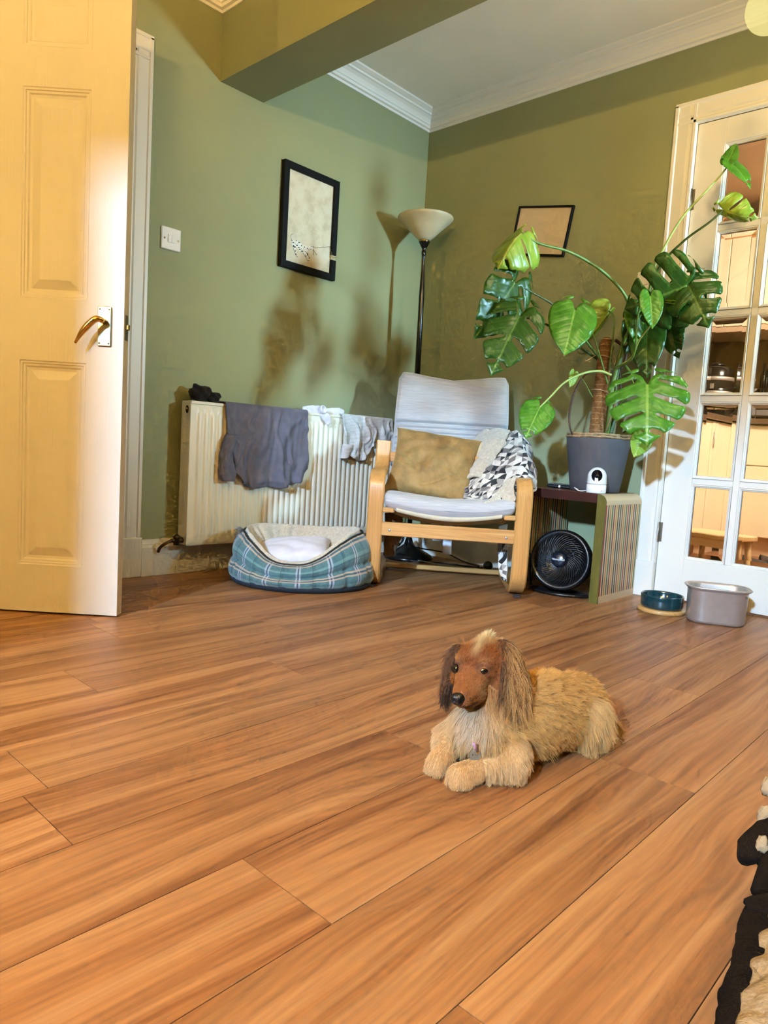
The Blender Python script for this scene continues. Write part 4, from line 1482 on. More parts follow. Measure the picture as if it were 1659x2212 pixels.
def m_lam(name, c):
    g = NT(name)
    v = g.coords('Object')
    sp_ = g.n('ShaderNodeSeparateXYZ')
    g.l(v, sp_.inputs[0])
    z = sp_.outputs[2]
    inside = g.math('MULTIPLY', g.math('GREATER_THAN', z, 0.030), g.math('LESS_THAN', z, 0.404))
    n = g.noise(g.coords('Object', (60, 60, 3)), 1.0, 5)
    cream = g.ramp(n, [(0.3, lin('#b79a70')), (0.7, lin('#d8bf95'))])
    k = lin(c)
    cc = g.ramp(n, [(0.3, tuple(x * 0.75 for x in k[:3]) + (1,)), (0.7, k)])
    g.base(g.mix(inside, cream, cc))
    g.set(Roughness=0.5)
    return g.m


PALE = m_lam('pale_ply_layer', '#dcc394')
LAMS = [m_lam('ply_layer_%s' % n, c) for n, c in (('red', '#a02414'), ('black', '#1b1d1b'), ('ochre', '#bb7c1e'), ('green', '#1d5c3c'), ('maroon', '#7a1a12'), ('orange', '#d08c2a'), ('dark_green', '#20382f'), ('brown', '#8a4a22'))]
FRONT = NT('stained_front_layer')
_v = FRONT.coords('Object')
FRONT.base(FRONT.ramp(FRONT.noise(FRONT.coords('Object', (20, 20, 2)), 1, 4), [(0.3, lin('#4b4716')), (0.7, lin('#6a5f22'))]))
FRONT.set(Roughness=0.45)
FRONTTOP = simple('dark_red_front_edge', '#3a1710', 0.4, var=0.25, vscale=20)
hw = (tx1 - tx0) / 2


def uprofile(r=0.034, n=7):
    o_ = [(-hw, 0)]
    o_ += [(-hw + r - r * math.cos(a), tz - r + r * math.sin(a)) for a in np.linspace(0, PI / 2, n)]
    o_ += [(hw - r + r * math.sin(a), tz - r + r * math.cos(a)) for a in np.linspace(0, PI / 2, n)]
    o_ += [(hw, 0), (hw - tth, 0), (hw - tth, tz - tth), (-hw + tth, tz - tth), (-hw + tth, 0)]
    return o_


NL = 37
dy = (ty1 - ty0) / NL
prof = uprofile()
n0 = len(prof)
cache = {}
yc = (ty1 - ty0) / 2
order = [0, 1, 2, 3, 4, 5, 1, 6, 7, 2, 3, 0, 1, 5, 4, 6, 2, 3, 7, 0, 1]
for i in range(1, NL):
    m = PALE if i % 2 == 0 else LAMS[order[(i // 2) % len(order)]]
    key = m.name
    if key not in cache:
        mb = MB()
        vs = [(x, 0, z) for x, z in prof] + [(x, dy, z) for x, z in prof]
        fs = [(k, (k + 1) % n0, n0 + (k + 1) % n0, n0 + k) for k in range(n0)]
        half = n0
        # front and back faces in quads so the concave outline stays right
        outer = list(range(0, n0 - 4))
        quads = []
        inn = [n0 - 1, n0 - 2, n0 - 3, n0 - 4]
        nn_ = (n0 - 6) // 2
        for off, rv in ((0, False), (n0, True)):
            L_ = [0] + list(range(1, 1 + 7))
            quads = [(0, 1, n0 - 2, n0 - 1)]
            quads += [tuple(range(1, 8)) + (n0 - 2,)]
            quads += [(7, 8, n0 - 3, n0 - 2)]
            quads += [tuple(range(8, 15)) + (n0 - 3,)]
            quads += [(14, 15, n0 - 4, n0 - 3)]
            for q in quads:
                fs.append(tuple(off + k for k in (q[::-1] if rv else q)))
        mb.add(vs, fs, 0, False)
        cache[key] = mb.build('lamination', m, table, (0, -yc + i * dy, 0))
    else:
        c = cache[key].copy()
        COL.objects.link(c)
        c.parent = table
        c.location = (0, -yc + i * dy, 0)
# front layer: stained olive legs and a dark red top edge
for a, b in ((-hw, -hw + tth), (hw - tth, hw)):
    s = 1 if a > 0 else -1
    xo = hw * s
    r = 0.034
    poly = [(xo - s * tth, 0), (xo, 0), (xo, tz - r)] + [(xo - s * (r - r * math.cos(t)), tz - r + r * math.sin(t)) for t in np.linspace(0.2, PI / 2, 6)] + [(xo - s * tth, tz)]
    MB().prism(poly, lambda x, z: (x, -yc - 0.0005, z), lambda x, z: (x, -yc + dy, z)).build('front_leg_edge', FRONT.m, table)
MB().box((-hw + tth, -yc - 0.0005, tz - tth), (hw - tth, -yc + dy, tz)).build('front_top_edge', FRONTTOP, table)
TOPW = m_wood('table_top_wood', '#4f2c1c', '#7a4a2e', 0.35, 0, 40)
MB().box((-hw + 0.034, -yc + dy * 0.5, tz - 0.002), (hw - 0.036, yc - 0.002, tz + 0.0012)).build('top_veneer', TOPW, table)

# ------------------------------------------------------------------ desk fan inside the table
FANB = simple('black_fan_plastic', '#0d0d0f', 0.33, var=0.08)
fc = np.array([1.190, -0.335, 0.148])
fan = thing('desk_fan', 'black round desk fan standing under the striped table', 'fan', (fc[0], fc[1], 0), math.radians(14))
FM = Matrix.Translation((0, 0, fc[2])) @ Matrix.Rotation(math.radians(-9), 4, 'X') @ Matrix.Rotation(PI / 2, 4, 'X')     # fan axis: local z points out of the front
R0 = 0.128
MB().lathe([(R0 - 0.020, 0.030), (R0 - 0.014, 0.040), (R0 - 0.004, 0.038), (R0 + 0.002, 0.024), (R0 + 0.003, 0.0), (R0 - 0.004, -0.045), (R0 - 0.020, -0.065), (R0 - 0.024, -0.062), (R0 - 0.010, -0.04), (R0 - 0.008, 0.0), (R0 - 0.018, 0.024)], seg=56, M=FM).build('housing', FANB, fan)
for k in range(44):
    a0 = 2 * PI * k / 44
    path = []
    for t in np.linspace(0, 1, 9):
        rr = 0.030 + (R0 - 0.048) * t
        a = a0 - 0.95 * t
        path.append(tuple(FM @ Vector((rr * math.cos(a), rr * math.sin(a), 0.046 - 0.012 * t ** 2))))
    MB().tube(path, 0.0016, 4, flat=(1.0, 1.6)).build('grille_blade', FANB, fan)
for rr, zz in ((0.062, 0.043), (0.088, 0.040)):
    MB().tube([tuple(FM @ Vector((rr * math.cos(a), rr * math.sin(a), zz))) for a in np.linspace(0, 2 * PI, 40, endpoint=False)], 0.0013, 5, closed=True).build('grille_ring', FANB, fan)
for k in range(5):
    a0 = 2 * PI * k / 5
    def blade(u, v, a0=a0):
        rr = 0.022 + 0.080 * u
        a = a0 + (v - 0.5) * 0.95
        return tuple(FM @ Vector((rr * math.cos(a), rr * math.sin(a), 0.004 + 0.026 * (v - 0.5))))
    MB().grid(blade, 6, 6).build('fan_blade', simple('dark_blade', '#191a1e', 0.4), fan, solid=0.002)
hub = MB().lathe([(0.031, 0.036), (0.031, 0.050), (0.028, 0.056), (0.018, 0.060), (0.0005, 0.061)], seg=32, M=FM).build('hub', simple('navy_black_hub', '#141d2b', 0.25), fan)
bk = MB()
for k in range(24):
    a = 2 * PI * k / 24
    bk.tube([tuple(FM @ Vector((rr * math.cos(a), rr * math.sin(a), -0.066))) for rr in (0.02, R0 - 0.02)], 0.0014, 4)
bk.build('back_grille', FANB, fan)['kind'] = 'stuff'
MB().lathe([(0.030, -0.10), (0.034, -0.09), (0.034, -0.03), (0.0005, -0.02)], seg=24, M=FM).build('motor', FANB, fan)
tcu = bpy.data.curves.new('brand_lettering', 'FONT')
tcu.body = 'Honeywell'
tcu.size = 0.0125
tcu.align_x, tcu.align_y = 'CENTER', 'CENTER'
tcu.extrude = 0.0004
to = bpy.data.objects.new('lettering_curve', tcu)
COL.objects.link(to)
dg = bpy.context.evaluated_depsgraph_get()
me = bpy.data.meshes.new_from_object(to.evaluated_get(dg))
bpy.data.objects.remove(to, do_unlink=True)
me.materials.clear()
me.materials.append(simple('white_print', '#d8dce2', 0.5))
lt = bpy.data.objects.new('lettering', me)
COL.objects.link(lt)
lt.parent = hub
lt.matrix_local = FM @ Matrix.Translation((0, 0, 0.0612))
for s in (-1, 1):
    MB().tube(bez([(s * (R0 + 0.010), 0.0, fc[2] + 0.004), (s * (R0 + 0.012), 0.004, 0.09), (s * (R0 + 0.004), 0.006, 0.03), (s * (R0 - 0.010), 0.004, 0.012)], 6), [0.012] * 6 + [0.011] * 6 + [0.010] * 7, 10, flat=(0.6, 1.3)).build('stand_arm', FANB, fan)
    MB().lathe([(0.0005, 0.008), (0.013, 0.007), (0.015, 0)], seg=18, M=Matrix.Translation((s * (R0 + 0.012), 0, fc[2])) @ Matrix.Rotation(s * PI / 2, 4, 'Y')).build('pivot_knob', FANB, fan)
MB().tube(bez([(-R0 + 0.008, 0.004, 0.010), (-0.07, -0.030, 0.009), (0, -0.045, 0.009), (0.07, -0.030, 0.009), (R0 - 0.008, 0.004, 0.010)], 8), 0.011, 10, flat=(0.75, 1.6)).build('stand_foot', FANB, fan)
MB().tube(bez([(-R0 + 0.010, 0.010, 0.010), (-0.06, 0.060, 0.008), (0.06, 0.060, 0.008), (R0 - 0.010, 0.010, 0.010)], 8), 0.008, 8).build('stand_foot', FANB, fan)

# ------------------------------------------------------------------ things on the table
cx0, cy0 = 1.318, -0.336
camr = thing('security_camera', 'small white indoor camera on the table in front of the plant pot', 'camera', (cx0, cy0, tz + 0.0012), math.radians(24))
MB().lathe([(0.0005, 0), (0.038, 0), (0.0395, 0.003), (0.0395, 0.034), (0.037, 0.0355), (0.0005, 0.0355)], seg=36).build('base', PLASTICWHITE, camr)
MB().lathe([(0.0005, 0.0365), (0.0385, 0.0365), (0.0395, 0.040), (0.0380, 0.062)] + [(0.038 * math.cos(a), 0.066 + 0.040 * math.sin(a)) for a in np.linspace(0.1, PI / 2 - 0.02, 10)], seg=36).build('head', PLASTICWHITE, camr)
lens = MB()
lens.prism([(0.0215 * math.cos(a), 0.072 + 0.024 * math.sin(a)) for a in np.linspace(0, 2 * PI, 28, endpoint=False)], lambda a, b: (a, -0.0385 + 0.30 * abs(b - 0.072) ** 1.3 * (b > 0.072) + 4.0 * a * a, b), lambda a, b: (a, -0.020, b))
lo = lens.build('face', simple('black_gloss_lens', '#060607', 0.08), camr)
MB().lathe([(0.0005, 0.003), (0.006, 0.0028), (0.0085, 0.001), (0.0085, 0)], seg=18, M=Matrix.Translation((0, -0.0378, 0.070)) @ Matrix.Rotation(PI / 2, 4, 'X')).build('lens', simple('lens_glass', '#11141c', 0.05), lo)
MB().tube(bez([(-0.036, 0.012, 0.006), (-0.065, 0.0, 0.004), (-0.082, 0.008, 0.012), (-0.088, 0.035, 0.014), (-0.075, 0.07, 0.006)], 8), 0.0022, 7).build('cable', PLASTICWHITE, camr)
MB().box((0.020, -0.0402, 0.010), (0.024, -0.0340, 0.014)).build('logo_mark', simple('pink_mark', '#d98f8a', 0.5), camr)
hb = thing('black_smart_hub', 'flat black gadget lying on the striped table beside the pot', 'gadget', (1.088, -0.215, tz + 0.0012), 0.3)
MB().box((-0.052, -0.040, 0.002), (0.052, 0.040, 0.016), 0.005).build('body', BLACK, hb)
MB().box((-0.050, -0.038, 0.016), (0.050, 0.038, 0.020), 0.003).build('top_plate', simple('grey_top', '#56585c', 0.3), hb)
MB().box((0.000, -0.0412, 0.004), (0.008, -0.0398, 0.014)).build('port', PLASTICWHITE, hb)

# ------------------------------------------------------------------ dog bowls
bw = thing('pet_bowl', 'dark teal ceramic bowl on a round bamboo stand', 'bowl', (1.602, -0.262, 0))
MB().lathe([(0.0005, 0.0), (0.087, 0.0), (0.091, 0.002), (0.091, 0.013), (0.087, 0.016), (0.0005, 0.016)], seg=44).build('stand', m_wood('bamboo', '#a9793f', '#cfa263', 0.45, 0, 30), bw)
TEAL = simple('teal_glaze', '#0a343b', 0.12, var=0.1, vscale=10, coat=0.6)
MB().lathe([(0.0005, 0.016), (0.070, 0.016), (0.078, 0.020), (0.080, 0.030), (0.081, 0.066), (0.0795, 0.069), (0.0765, 0.0685), (0.0745, 0.062), (0.073, 0.034), (0.066, 0.026), (0.0005, 0.024)], seg=48).build('ceramic_bowl', TEAL, bw)
tub = thing('steel_tub', 'oval brushed steel food tub with a flared rim beside the glazed door', 'tub', (1.806, -0.262, 0), math.radians(26))


def stadium(hx, hy, r, n=9):
    pts = []
    for cx_, cy_, a0 in ((hx - r, hy - r, 0), (-hx + r, hy - r, PI / 2), (-hx + r, -hy + r, PI), (hx - r, -hy + r, 1.5 * PI)):
        pts += [(cx_ + r * math.cos(a0 + t), cy_ + r * math.sin(a0 + t)) for t in np.linspace(0, PI / 2, n)]
    return pts


secs = [(-0.006, 0.0, 0.045), (0.0, 0.004, 0.05), (0.003, 0.012, 0.052), (0.006, 0.122, 0.055), (0.008, 0.126, 0.056), (0.014, 0.130, 0.060), (0.0175, 0.134, 0.062), (0.0175, 0.137, 0.062), (0.014, 0.139, 0.060), (0.006, 0.137, 0.055),
        (0.0035, 0.130, 0.054), (0.001, 0.05, 0.05), (-0.004, 0.010, 0.045), (-0.03, 0.006, 0.03)]
mb = MB()
nst = 36
vs = []
for off, z, r in secs:
    vs += [(x, y, z) for x, y in stadium(0.098 + off, 0.062 + off, min(r, 0.06 + off))]
fs = [(i * nst + k, i * nst + (k + 1) % nst, (i + 1) * nst + (k + 1) % nst, (i + 1) * nst + k) for i in range(len(secs) - 1) for k in range(nst)]
fs += [tuple(range(nst))[::-1], tuple((len(secs) - 1) * nst + k for k in range(nst))]
mb.add(vs, fs)
mb.build('tub_body', STEEL, tub)
MB().box((0.084, -0.068, 0.112), (0.092, -0.064, 0.120), 0.001).build('rim_clip', HINGE, tub)


# ------------------------------------------------------------------ potted monstera on the table
def dep(P):
    return float((np.array(P) - CAM_C) @ _f)


POT = (1.243, -0.200, tz + 0.0012)
plant = thing('potted_monstera', 'large monstera in a grey pot climbing a coir pole on the striped table', 'plant', POT)
POTM = simple('matt_charcoal_pot', '#4b4749', 0.75, var=0.10, vscale=14, bump=0.08, bscale=120)
pot = MB().lathe([(0.0005, 0.0), (0.098, 0.0), (0.103, 0.004), (0.110, 0.05), (0.120, 0.12), (0.130, 0.19), (0.134, 0.222), (0.133, 0.226), (0.126, 0.226), (0.122, 0.215), (0.118, 0.198), (0.0005, 0.198)], seg=56).build('pot', POTM, plant)
MB().lathe([(0.0005, 0.204), (0.10, 0.203), (0.1195, 0.200)], seg=36).build('soil', simple('dark_soil', '#2c2118', 1.0, var=0.4, vscale=90, bump=1.0, bscale=100), plant)
ROPE = m_wood('jute_rope', '#7d6140', '#b3936a', 0.9, 2, 90, 0.0)
for k in range(2):
    nr_ = vnoise(200 + k)
    MB().tube([((0.1325 - 0.003 * k) * math.cos(a), (0.1325 - 0.003 * k) * math.sin(a), 0.231 + 0.009 * k + 0.003 * nr_((math.cos(a) * 3, math.sin(a) * 3, 0))) for a in np.linspace(0, 2 * PI, 72, endpoint=False)],
              [0.0050 + 0.0014 * math.sin(i * 2.2) for i in range(72)], 8, closed=True).build('rope', ROPE, plant)
W0 = np.array(POT)


def wp(px, py, d):
    return at(px, py, d) - W0


# coir pole
pb, ptop = wp(1287, 945, 3.03), wp(1311, 730, 3.03)
g = NT('coir_fibre')
v = g.coords('Object')
g.base(g.ramp(g.noise(v, 130, 6, 0.75), [(0.25, lin('#6e431f')), (0.5, lin('#9a6838')), (0.8, lin('#c4935a'))]))
g.set(Roughness=1.0)
g.bump(g.noise(v, 260, 5, 0.8), 1.0, 0.006)
COIR = g.m
npz = vnoise(71)
path = [pb + (ptop - pb) * t for t in np.linspace(-0.05, 1, 40)]
pole = MB().tube(path, [0.030 * (1 + 0.05 * npz(p, 60)) * (1 if i < 37 else (0.93, 0.75, 0.45)[i - 37]) for i, p in enumerate(path)], 18).build('coir_pole', COIR, plant)
TWINE = simple('pale_twine', '#c9a983', 0.9)
ax = (ptop - pb) / np.linalg.norm(ptop - pb)
e1 = np.cross(ax, [0, 1, 0])
e1 /= np.linalg.norm(e1)
e2 = np.cross(ax, e1)
for k in range(17):
    c = pb + (ptop - pb) * (0.06 + 0.91 * k / 16)
    MB().tube([c + 0.0305 * (math.cos(a) * e1 + math.sin(a) * e2) + ax * 0.002 * math.sin(a) for a in np.linspace(0, 2 * PI, 24, endpoint=False)], 0.0008, 5, closed=True).build('twine_wrap', TWINE, pole)
for t, ex in ((0.80, 0.010), (0.46, 0.012)):
    c = pb + (ptop - pb) * t
    MB().tube([c + (0.032 + ex * max(0, math.cos(a + 0.5))) * (math.cos(a) * e1 + math.sin(a) * e2) + ax * 0.006 * math.sin(a + 1) for a in np.linspace(0, 2 * PI, 28, endpoint=False)], 0.0018, 6, closed=True).build('twine_tie', TWINE, plant)
MB().tube(bez([wp(1290, 765, 2.99), wp(1275, 775, 2.985), wp(1264, 780, 2.985)], 5), 0.0018, 6).build('twine_end', TWINE, plant)
MB().tube(bez([wp(1322, 762, 2.99), wp(1330, 778, 2.985), wp(1326, 788, 2.985)], 5), 0.0018, 6).build('twine_end', TWINE, plant)


def m_leaf(name, dark, mid, vein):
    g = NT(name)
    tc = g.n('ShaderNodeTexCoord')
    sp_ = g.n('ShaderNodeSeparateXYZ')
    g.l(tc.outputs['UV'], sp_.inputs[0])
    ax_ = g.math('ABSOLUTE', sp_.outputs[0])
    n = g.noise(g.coords('Object'), 30, 4)
    c = g.ramp(n, [(0.3, lin(dark)), (0.7, lin(mid))])
    lat = g.math('ABSOLUTE', g.math('SUBTRACT', g.math('FRACT', g.math('MULTIPLY', g.math('SUBTRACT', sp_.outputs[1], g.math('MULTIPLY', ax_, 0.55)), 7.5)), 0.5))
    c = g.mix(g.math('MULTIPLY', g.ramp(lat, [(0.0, (1, 1, 1, 1)), (0.07, (0, 0, 0, 1))]), 0.30), c, lin(vein))
    c = g.mix(g.math('MULTIPLY', g.ramp(ax_, [(0.008, (1, 1, 1, 1)), (0.022, (0, 0, 0, 1))]), 0.75), c, lin(vein))
    g.base(c)
    g.set(Roughness=0.34)
    g.p.inputs['Specular IOR Level'].default_value = 0.5
    g.bump(g.ramp(lat, [(0.0, (0, 0, 0, 1)), (0.3, (1, 1, 1, 1))]), 0.25, 0.002)
    tr_ = g.n('ShaderNodeBsdfTranslucent')
    k = lin(mid)
    tr_.inputs[0].default_value = (min(1, k[0] * 2.4), min(1, k[1] * 1.9), k[2] * 0.6, 1)
    mx = g.n('ShaderNodeMixShader')
    mx.inputs[0].default_value = 0.28
    out = g.t.nodes['Material Output']
    g.l(g.p.outputs[0], mx.inputs[1])
    g.l(tr_.outputs[0], mx.inputs[2])
    g.l(mx.outputs[0], out.inputs['Surface'])
    return g.m


LD = m_leaf('monstera_leaf_dark', '#22490f', '#355f17', '#688a3a')
LM = m_leaf('monstera_leaf_mid', '#3d7416', '#5a9124', '#94b44e')
LL = m_leaf('monstera_leaf_light', '#7a9a2c', '#9bb33c', '#cdd67e')
STEMG = simple('green_stem', '#5d7a30', 0.45, var=0.15, vscale=30)
STEMD = simple('dark_green_stem', '#3a4d20', 0.45, var=0.2, vscale=30)
STEMP = simple('pale_green_stem', '#9aac5a', 0.45, var=0.12, vscale=30)
ROOTB = simple('brown_aerial_root', '#4a3020', 0.7, var=0.3, vscale=40)


def half_outline(slits, seed):
    """right half of a leaf, from the notch at the stalk round to the tip; slits = number of cuts"""
    r_ = random.Random(seed)
    B = bez([(0.0, 0.0, 0), (0.09, -0.17, 0), (0.27, -0.215, 0), (0.44, -0.08, 0), (0.505, 0.14, 0), (0.475, 0.38, 0), (0.375, 0.62, 0), (0.22, 0.83, 0), (0.08, 0.955, 0), (0.0, 1.03, 0)], 10)
    B = [np.array(p[:2]) for p in B]
    n = len(B)
    out = []
    ks = [int(n * f_) for f_ in np.linspace(0.30, 0.80, slits)] if slits else []
    gap = 2 if slits <= 3 else 1.6
    i = 0
    cuts = {}
    for q, k in enumerate(ks):
        p = B[min(k, n - 1)]
        vy = p[1] - 0.50 * p[0] - 0.02
        depth_ = r_.uniform(0.12, 0.26)
        inner = np.array([p[0] * depth_, vy + 0.50 * p[0] * depth_ + 0.02])
        cuts[k] = inner
    for k in cuts:
        for q in range(max(0, k - 4), min(n, k + 5)):
            w_ = math.exp(-((q - k) / 1.7) ** 2)
            B[q] = B[q] * np.array([1 - 0.10 * w_, 1.0]) + np.array([0, -0.012 * w_])
    skip = set()
    for k in cuts:
        skip |= {k}
    while i < n:
        if i in cuts:
            inner = cuts[i]
            p0, p1 = B[max(i - 1, 0)], B[min(i + 1, n - 1)]
            mid_ = (p0 + p1) / 2
            d = inner - mid_
            L_ = np.linalg.norm(d)
            nn = np.array([-d[1], d[0]]) / L_
            wd = 0.026 + 0.016 * r_.random()
            s_ = 1 if (p0 - mid_) @ nn > 0 else -1
            out.append(p0 + d * 0.02)
            out.append(mid_ + d * 0.35 + nn * s_ * wd * 1.15)
            out.append(mid_ + d * 0.7 + nn * s_ * wd * 1.0)
            out.append(inner + nn * s_ * wd * 0.8 - d * 0.06)
            out.append(inner)
            out.append(inner - nn * s_ * wd * 0.8 - d * 0.06)
            out.append(mid_ + d * 0.7 - nn * s_ * wd * 1.0)
            out.append(mid_ + d * 0.35 - nn * s_ * wd * 1.15)
            out.append(p1 + d * 0.02)
            i += 2
            continue
        out.append(B[i])
        i += 1
    return out


def leaf(base, tip, mat, wd=1.0, roll=0.0, fold=0.25, droop=0.15, slits=4, seed=0, cup=0.0, holes=0, wave=0.02, pitch=0.0):
    """base, tip: world points; roll turns the blade about its midrib away from facing the viewer"""
    rr = half_outline(slits, seed * 2 + 1)
    ll = [np.array([-p[0], p[1]]) for p in half_outline(slits, seed * 2 + 2)]
    poly = [p for p in rr] + [p for p in ll[::-1][1:-1]]
    poly = [Vector((float(p[0]), float(p[1]))) for p in poly]
    npoly = len(poly)
    pts = list(poly)

    def inside(x, y):
        c_ = False
        j = npoly - 1
        for i_ in range(npoly):
            a_, b_ = poly[i_], poly[j]
            if (a_.y > y) != (b_.y > y) and x < (b_.x - a_.x) * (y - a_.y) / (b_.y - a_.y) + a_.x:
                c_ = not c_
            j = i_
        return c_
    for ix in range(-9, 10):
        for iy in range(-4, 19):
            x, y = ix * 0.056, iy * 0.056
            if inside(x, y) and min((Vector((x, y)) - p).length for p in poly) > 0.026:
                pts.append(Vector((x, y)))
    ver, _, fac, _, _, _ = delaunay_2d_cdt(pts, [(i_, (i_ + 1) % npoly) for i_ in range(npoly)], [list(range(npoly))], 1, 1e-5)
    base, tip = np.array(base, float), np.array(tip, float)
    Y = tip - base
    L_ = np.linalg.norm(Y)
    Y /= L_
    view = CAM_C - base
    view /= np.linalg.norm(view)
    N = view - Y * (view @ Y)
    N /= np.linalg.norm(N)
    X = np.cross(Y, N)
    c_, s_ = math.cos(roll), math.sin(roll)
    X, N = c_ * X + s_ * N, -s_ * X + c_ * N
    nzl = vnoise(seed + 300)
    vs, uv = [], []
    for p in ver:
        x, y = p.x, p.y
        ax_ = abs(x)
        z = fold * ax_ - droop * (y - 0.05) ** 2 * (1 if y > 0.05 else -0.6) - cup * (ax_ * 2) ** 2 + wave * nzl((x * 6, y * 6, 0)) * (0.3 + 2 * ax_)
        z += 0.5 * droop * (0.95 ** 2) * max(0, y)
        xx = x * wd * (1 - 0.25 * abs(fold))
        P = base + L_ * (X * xx + Y * y + N * z)
        vs.append(tuple(P - W0))
        uv.append((x, y))
    o = MB().add(vs, [tuple(f_) for f_ in fac]).build('leaf', mat, plant, fix=False, solid=0.0012)
    ul = o.data.uv_layers.new(name='UVMap')
    for li, l_ in enumerate(o.data.loops):
        ul.data[li].uv = uv[l_.vertex_index]
    return o


def stem(pxs, r0, r1, mat, name='stem', n=8):
    P = bez([wp(*p) for p in pxs], n)
    MB().tube(P, list(np.linspace(r0, r1, len(P))), 10).build(name, mat, plant)


A_ = at
# leaf(base px, tip px ...)
leaf(A_(1128, 503, 2.76), A_(1078, 560, 2.70), LL, 1.25, -0.5, -0.55, 0.55, 3, 1, 0.35, wave=0.05)
leaf(A_(1112, 611, 2.80), A_(1030, 728, 2.72), LD, 0.78, 0.45, 0.18, 0.10, 4, 2, 0.10)
leaf(A_(1122, 683, 2.72), A_(1062, 806, 2.66), LD, 0.86, -0.10, 0.22, 0.12, 4, 3, 0.12)
leaf(A_(1241, 670, 2.78), A_(1220, 764, 2.72), LM, 0.96, 0.12, 0.12, 0.10, 1, 4, 0.10)
leaf(A_(1316, 672, 3.08), A_(1268, 738, 3.10), LL, 0.90, 0.7, -0.30, 0.15, 0, 5, 0.2)
leaf(A_(1482, 618, 2.70), A_(1352, 668, 2.80), LD, 1.38, 0.10, 0.20, 0.18, 5, 6, 0.15, wave=0.03)
leaf(A_(1486, 616, 2.70), A_(1528, 700, 2.64), LD, 1.25, 0.05, 0.25, 0.30, 4, 16, 0.25, wave=0.03)
leaf(A_(1404, 640, 2.74), A_(1410, 708, 2.72), LM, 0.78, 0.35, 0.35, 0.10, 0, 7, 0.10)
leaf(A_(1385, 672, 2.98), A_(1352, 762, 2.96), LD, 0.85, 0.5, 0.25, 0.12, 3, 8, 0.10)
leaf(A_(1398, 702, 2.90), A_(1396, 812, 2.86), LD, 0.72, -0.15, 0.22, 0.12, 2, 9, 0.12)
leaf(A_(1448, 702, 2.86), A_(1462, 772, 2.84), LD, 0.85, -0.5, 0.30, 0.25, 2, 10, 0.2)
leaf(A_(1370, 672, 2.86), A_(1376, 742, 2.86), LM, 0.80, 0.7, 0.30, 0.20, 2, 18, 0.2)
leaf(A_(1398, 832, 2.72), A_(1398, 955, 2.64), LM, 1.30, 0.05, 0.16, 0.16, 5, 11, 0.14, wave=0.03)
leaf(A_(1166, 880, 2.88), A_(1136, 944, 2.84), LM, 0.98, -0.10, 0.14, 0.12, 2, 12, 0.12)
leaf(A_(1389, 944, 2.76), A_(1370, 986, 2.74), LL, 1.00, 0.20, 0.25, 0.12, 0, 13, 0.10)
leaf(A_(1576, 352, 2.60), A_(1625, 400, 2.56), LM, 0.72, 1.05, 0.30, 0.25, 2, 14, 0.15)
leaf(A_(1572, 350, 2.60), A_(1590, 312, 2.60), LM, 0.85, 0.3, 0.20, -0.10, 0, 24, 0.10)
leaf(A_(1562, 452, 2.60), A_(1630, 478, 2.56), LL, 0.85, -0.55, 0.10, 0.45, 3, 15, 0.45, wave=0.05)
leaf(A_(1240, 806, 2.98), A_(1231, 836, 2.97), LL, 0.80, 0.6, 0.25, 0.10, 0, 17, 0.10)
leaf(A_(1446, 654, 2.74), A_(1494, 660, 2.70), LL, 0.16, 0.2, 0.5, 0.05, 0, 19, 0.0)
# stems and petioles
stem([(1310, 945, 3.02), (1318, 890, 2.99), (1322, 840, 2.98), (1336, 780, 2.97), (1348, 730, 2.97), (1352, 690, 2.98)], 0.010, 0.008, STEMG)
stem([(1318, 940, 3.02), (1330, 890, 3.02), (1330, 830, 3.01), (1342, 770, 2.99)], 0.009, 0.007, STEMD)
stem([(1345, 720, 2.98), (1358, 668, 2.97), (1346, 632, 2.94), (1300, 585, 2.90), (1232, 545, 2.84), (1165, 526, 2.79), (1126, 503, 2.76)], 0.0075, 0.0045, STEMG)
stem([(1322, 800, 3.04), (1285, 772, 3.04), (1240, 742, 2.92), (1188, 705, 2.80), (1150, 690, 2.75), (1122, 683, 2.72)], 0.0065, 0.0032, STEMD)
stem([(1300, 785, 3.06), (1250, 710, 2.98), (1200, 662, 2.90), (1150, 632, 2.84), (1112, 611, 2.80)], 0.005, 0.003, STEMD)
stem([(1300, 780, 3.0), (1262, 730, 2.90), (1248, 690, 2.83), (1241, 670, 2.78)], 0.005, 0.003, STEMG)
stem([(1313, 830, 2.96), (1296, 770, 2.96), (1278, 712, 2.97), (1274, 705, 2.97)], 0.0042, 0.0028, STEMG)
stem([(1316, 800, 2.97), (1324, 730, 2.98), (1327, 685, 3.02), (1316, 672, 3.08)], 0.0038, 0.0028, STEMG)
stem([(1350, 730, 2.94), (1392, 660, 2.86), (1412, 585, 2.76), (1420, 562, 2.74), (1470, 475, 2.68), (1530, 408, 2.63), (1562, 372, 2.61), (1576, 352, 2.60)], 0.006, 0.0028, STEMP)
stem([(1352, 735, 2.95), (1395, 650, 2.88), (1426, 575, 2.78), (1478, 520, 2.70), (1530, 482, 2.63), (1564, 453, 2.60)], 0.0065, 0.0036, STEMD)
stem([(1345, 745, 2.94), (1372, 690, 2.86), (1420, 650, 2.78), (1484, 617, 2.70)], 0.0065, 0.004, STEMG)
stem([(1340, 790, 2.94), (1366, 770, 2.90), (1384, 730, 2.82), (1440, 665, 2.75), (1450, 655, 2.74)], 0.0045, 0.003, STEMP)
stem([(1328, 795, 2.95), (1368, 770, 2.86), (1376, 700, 2.80), (1384, 650, 2.76), (1398, 640, 2.75)], 0.0042, 0.003, STEMG)
stem([(1330, 800, 2.97), (1360, 775, 2.95), (1396, 720, 2.91), (1398, 702, 2.90)], 0.005, 0.003, STEMD)
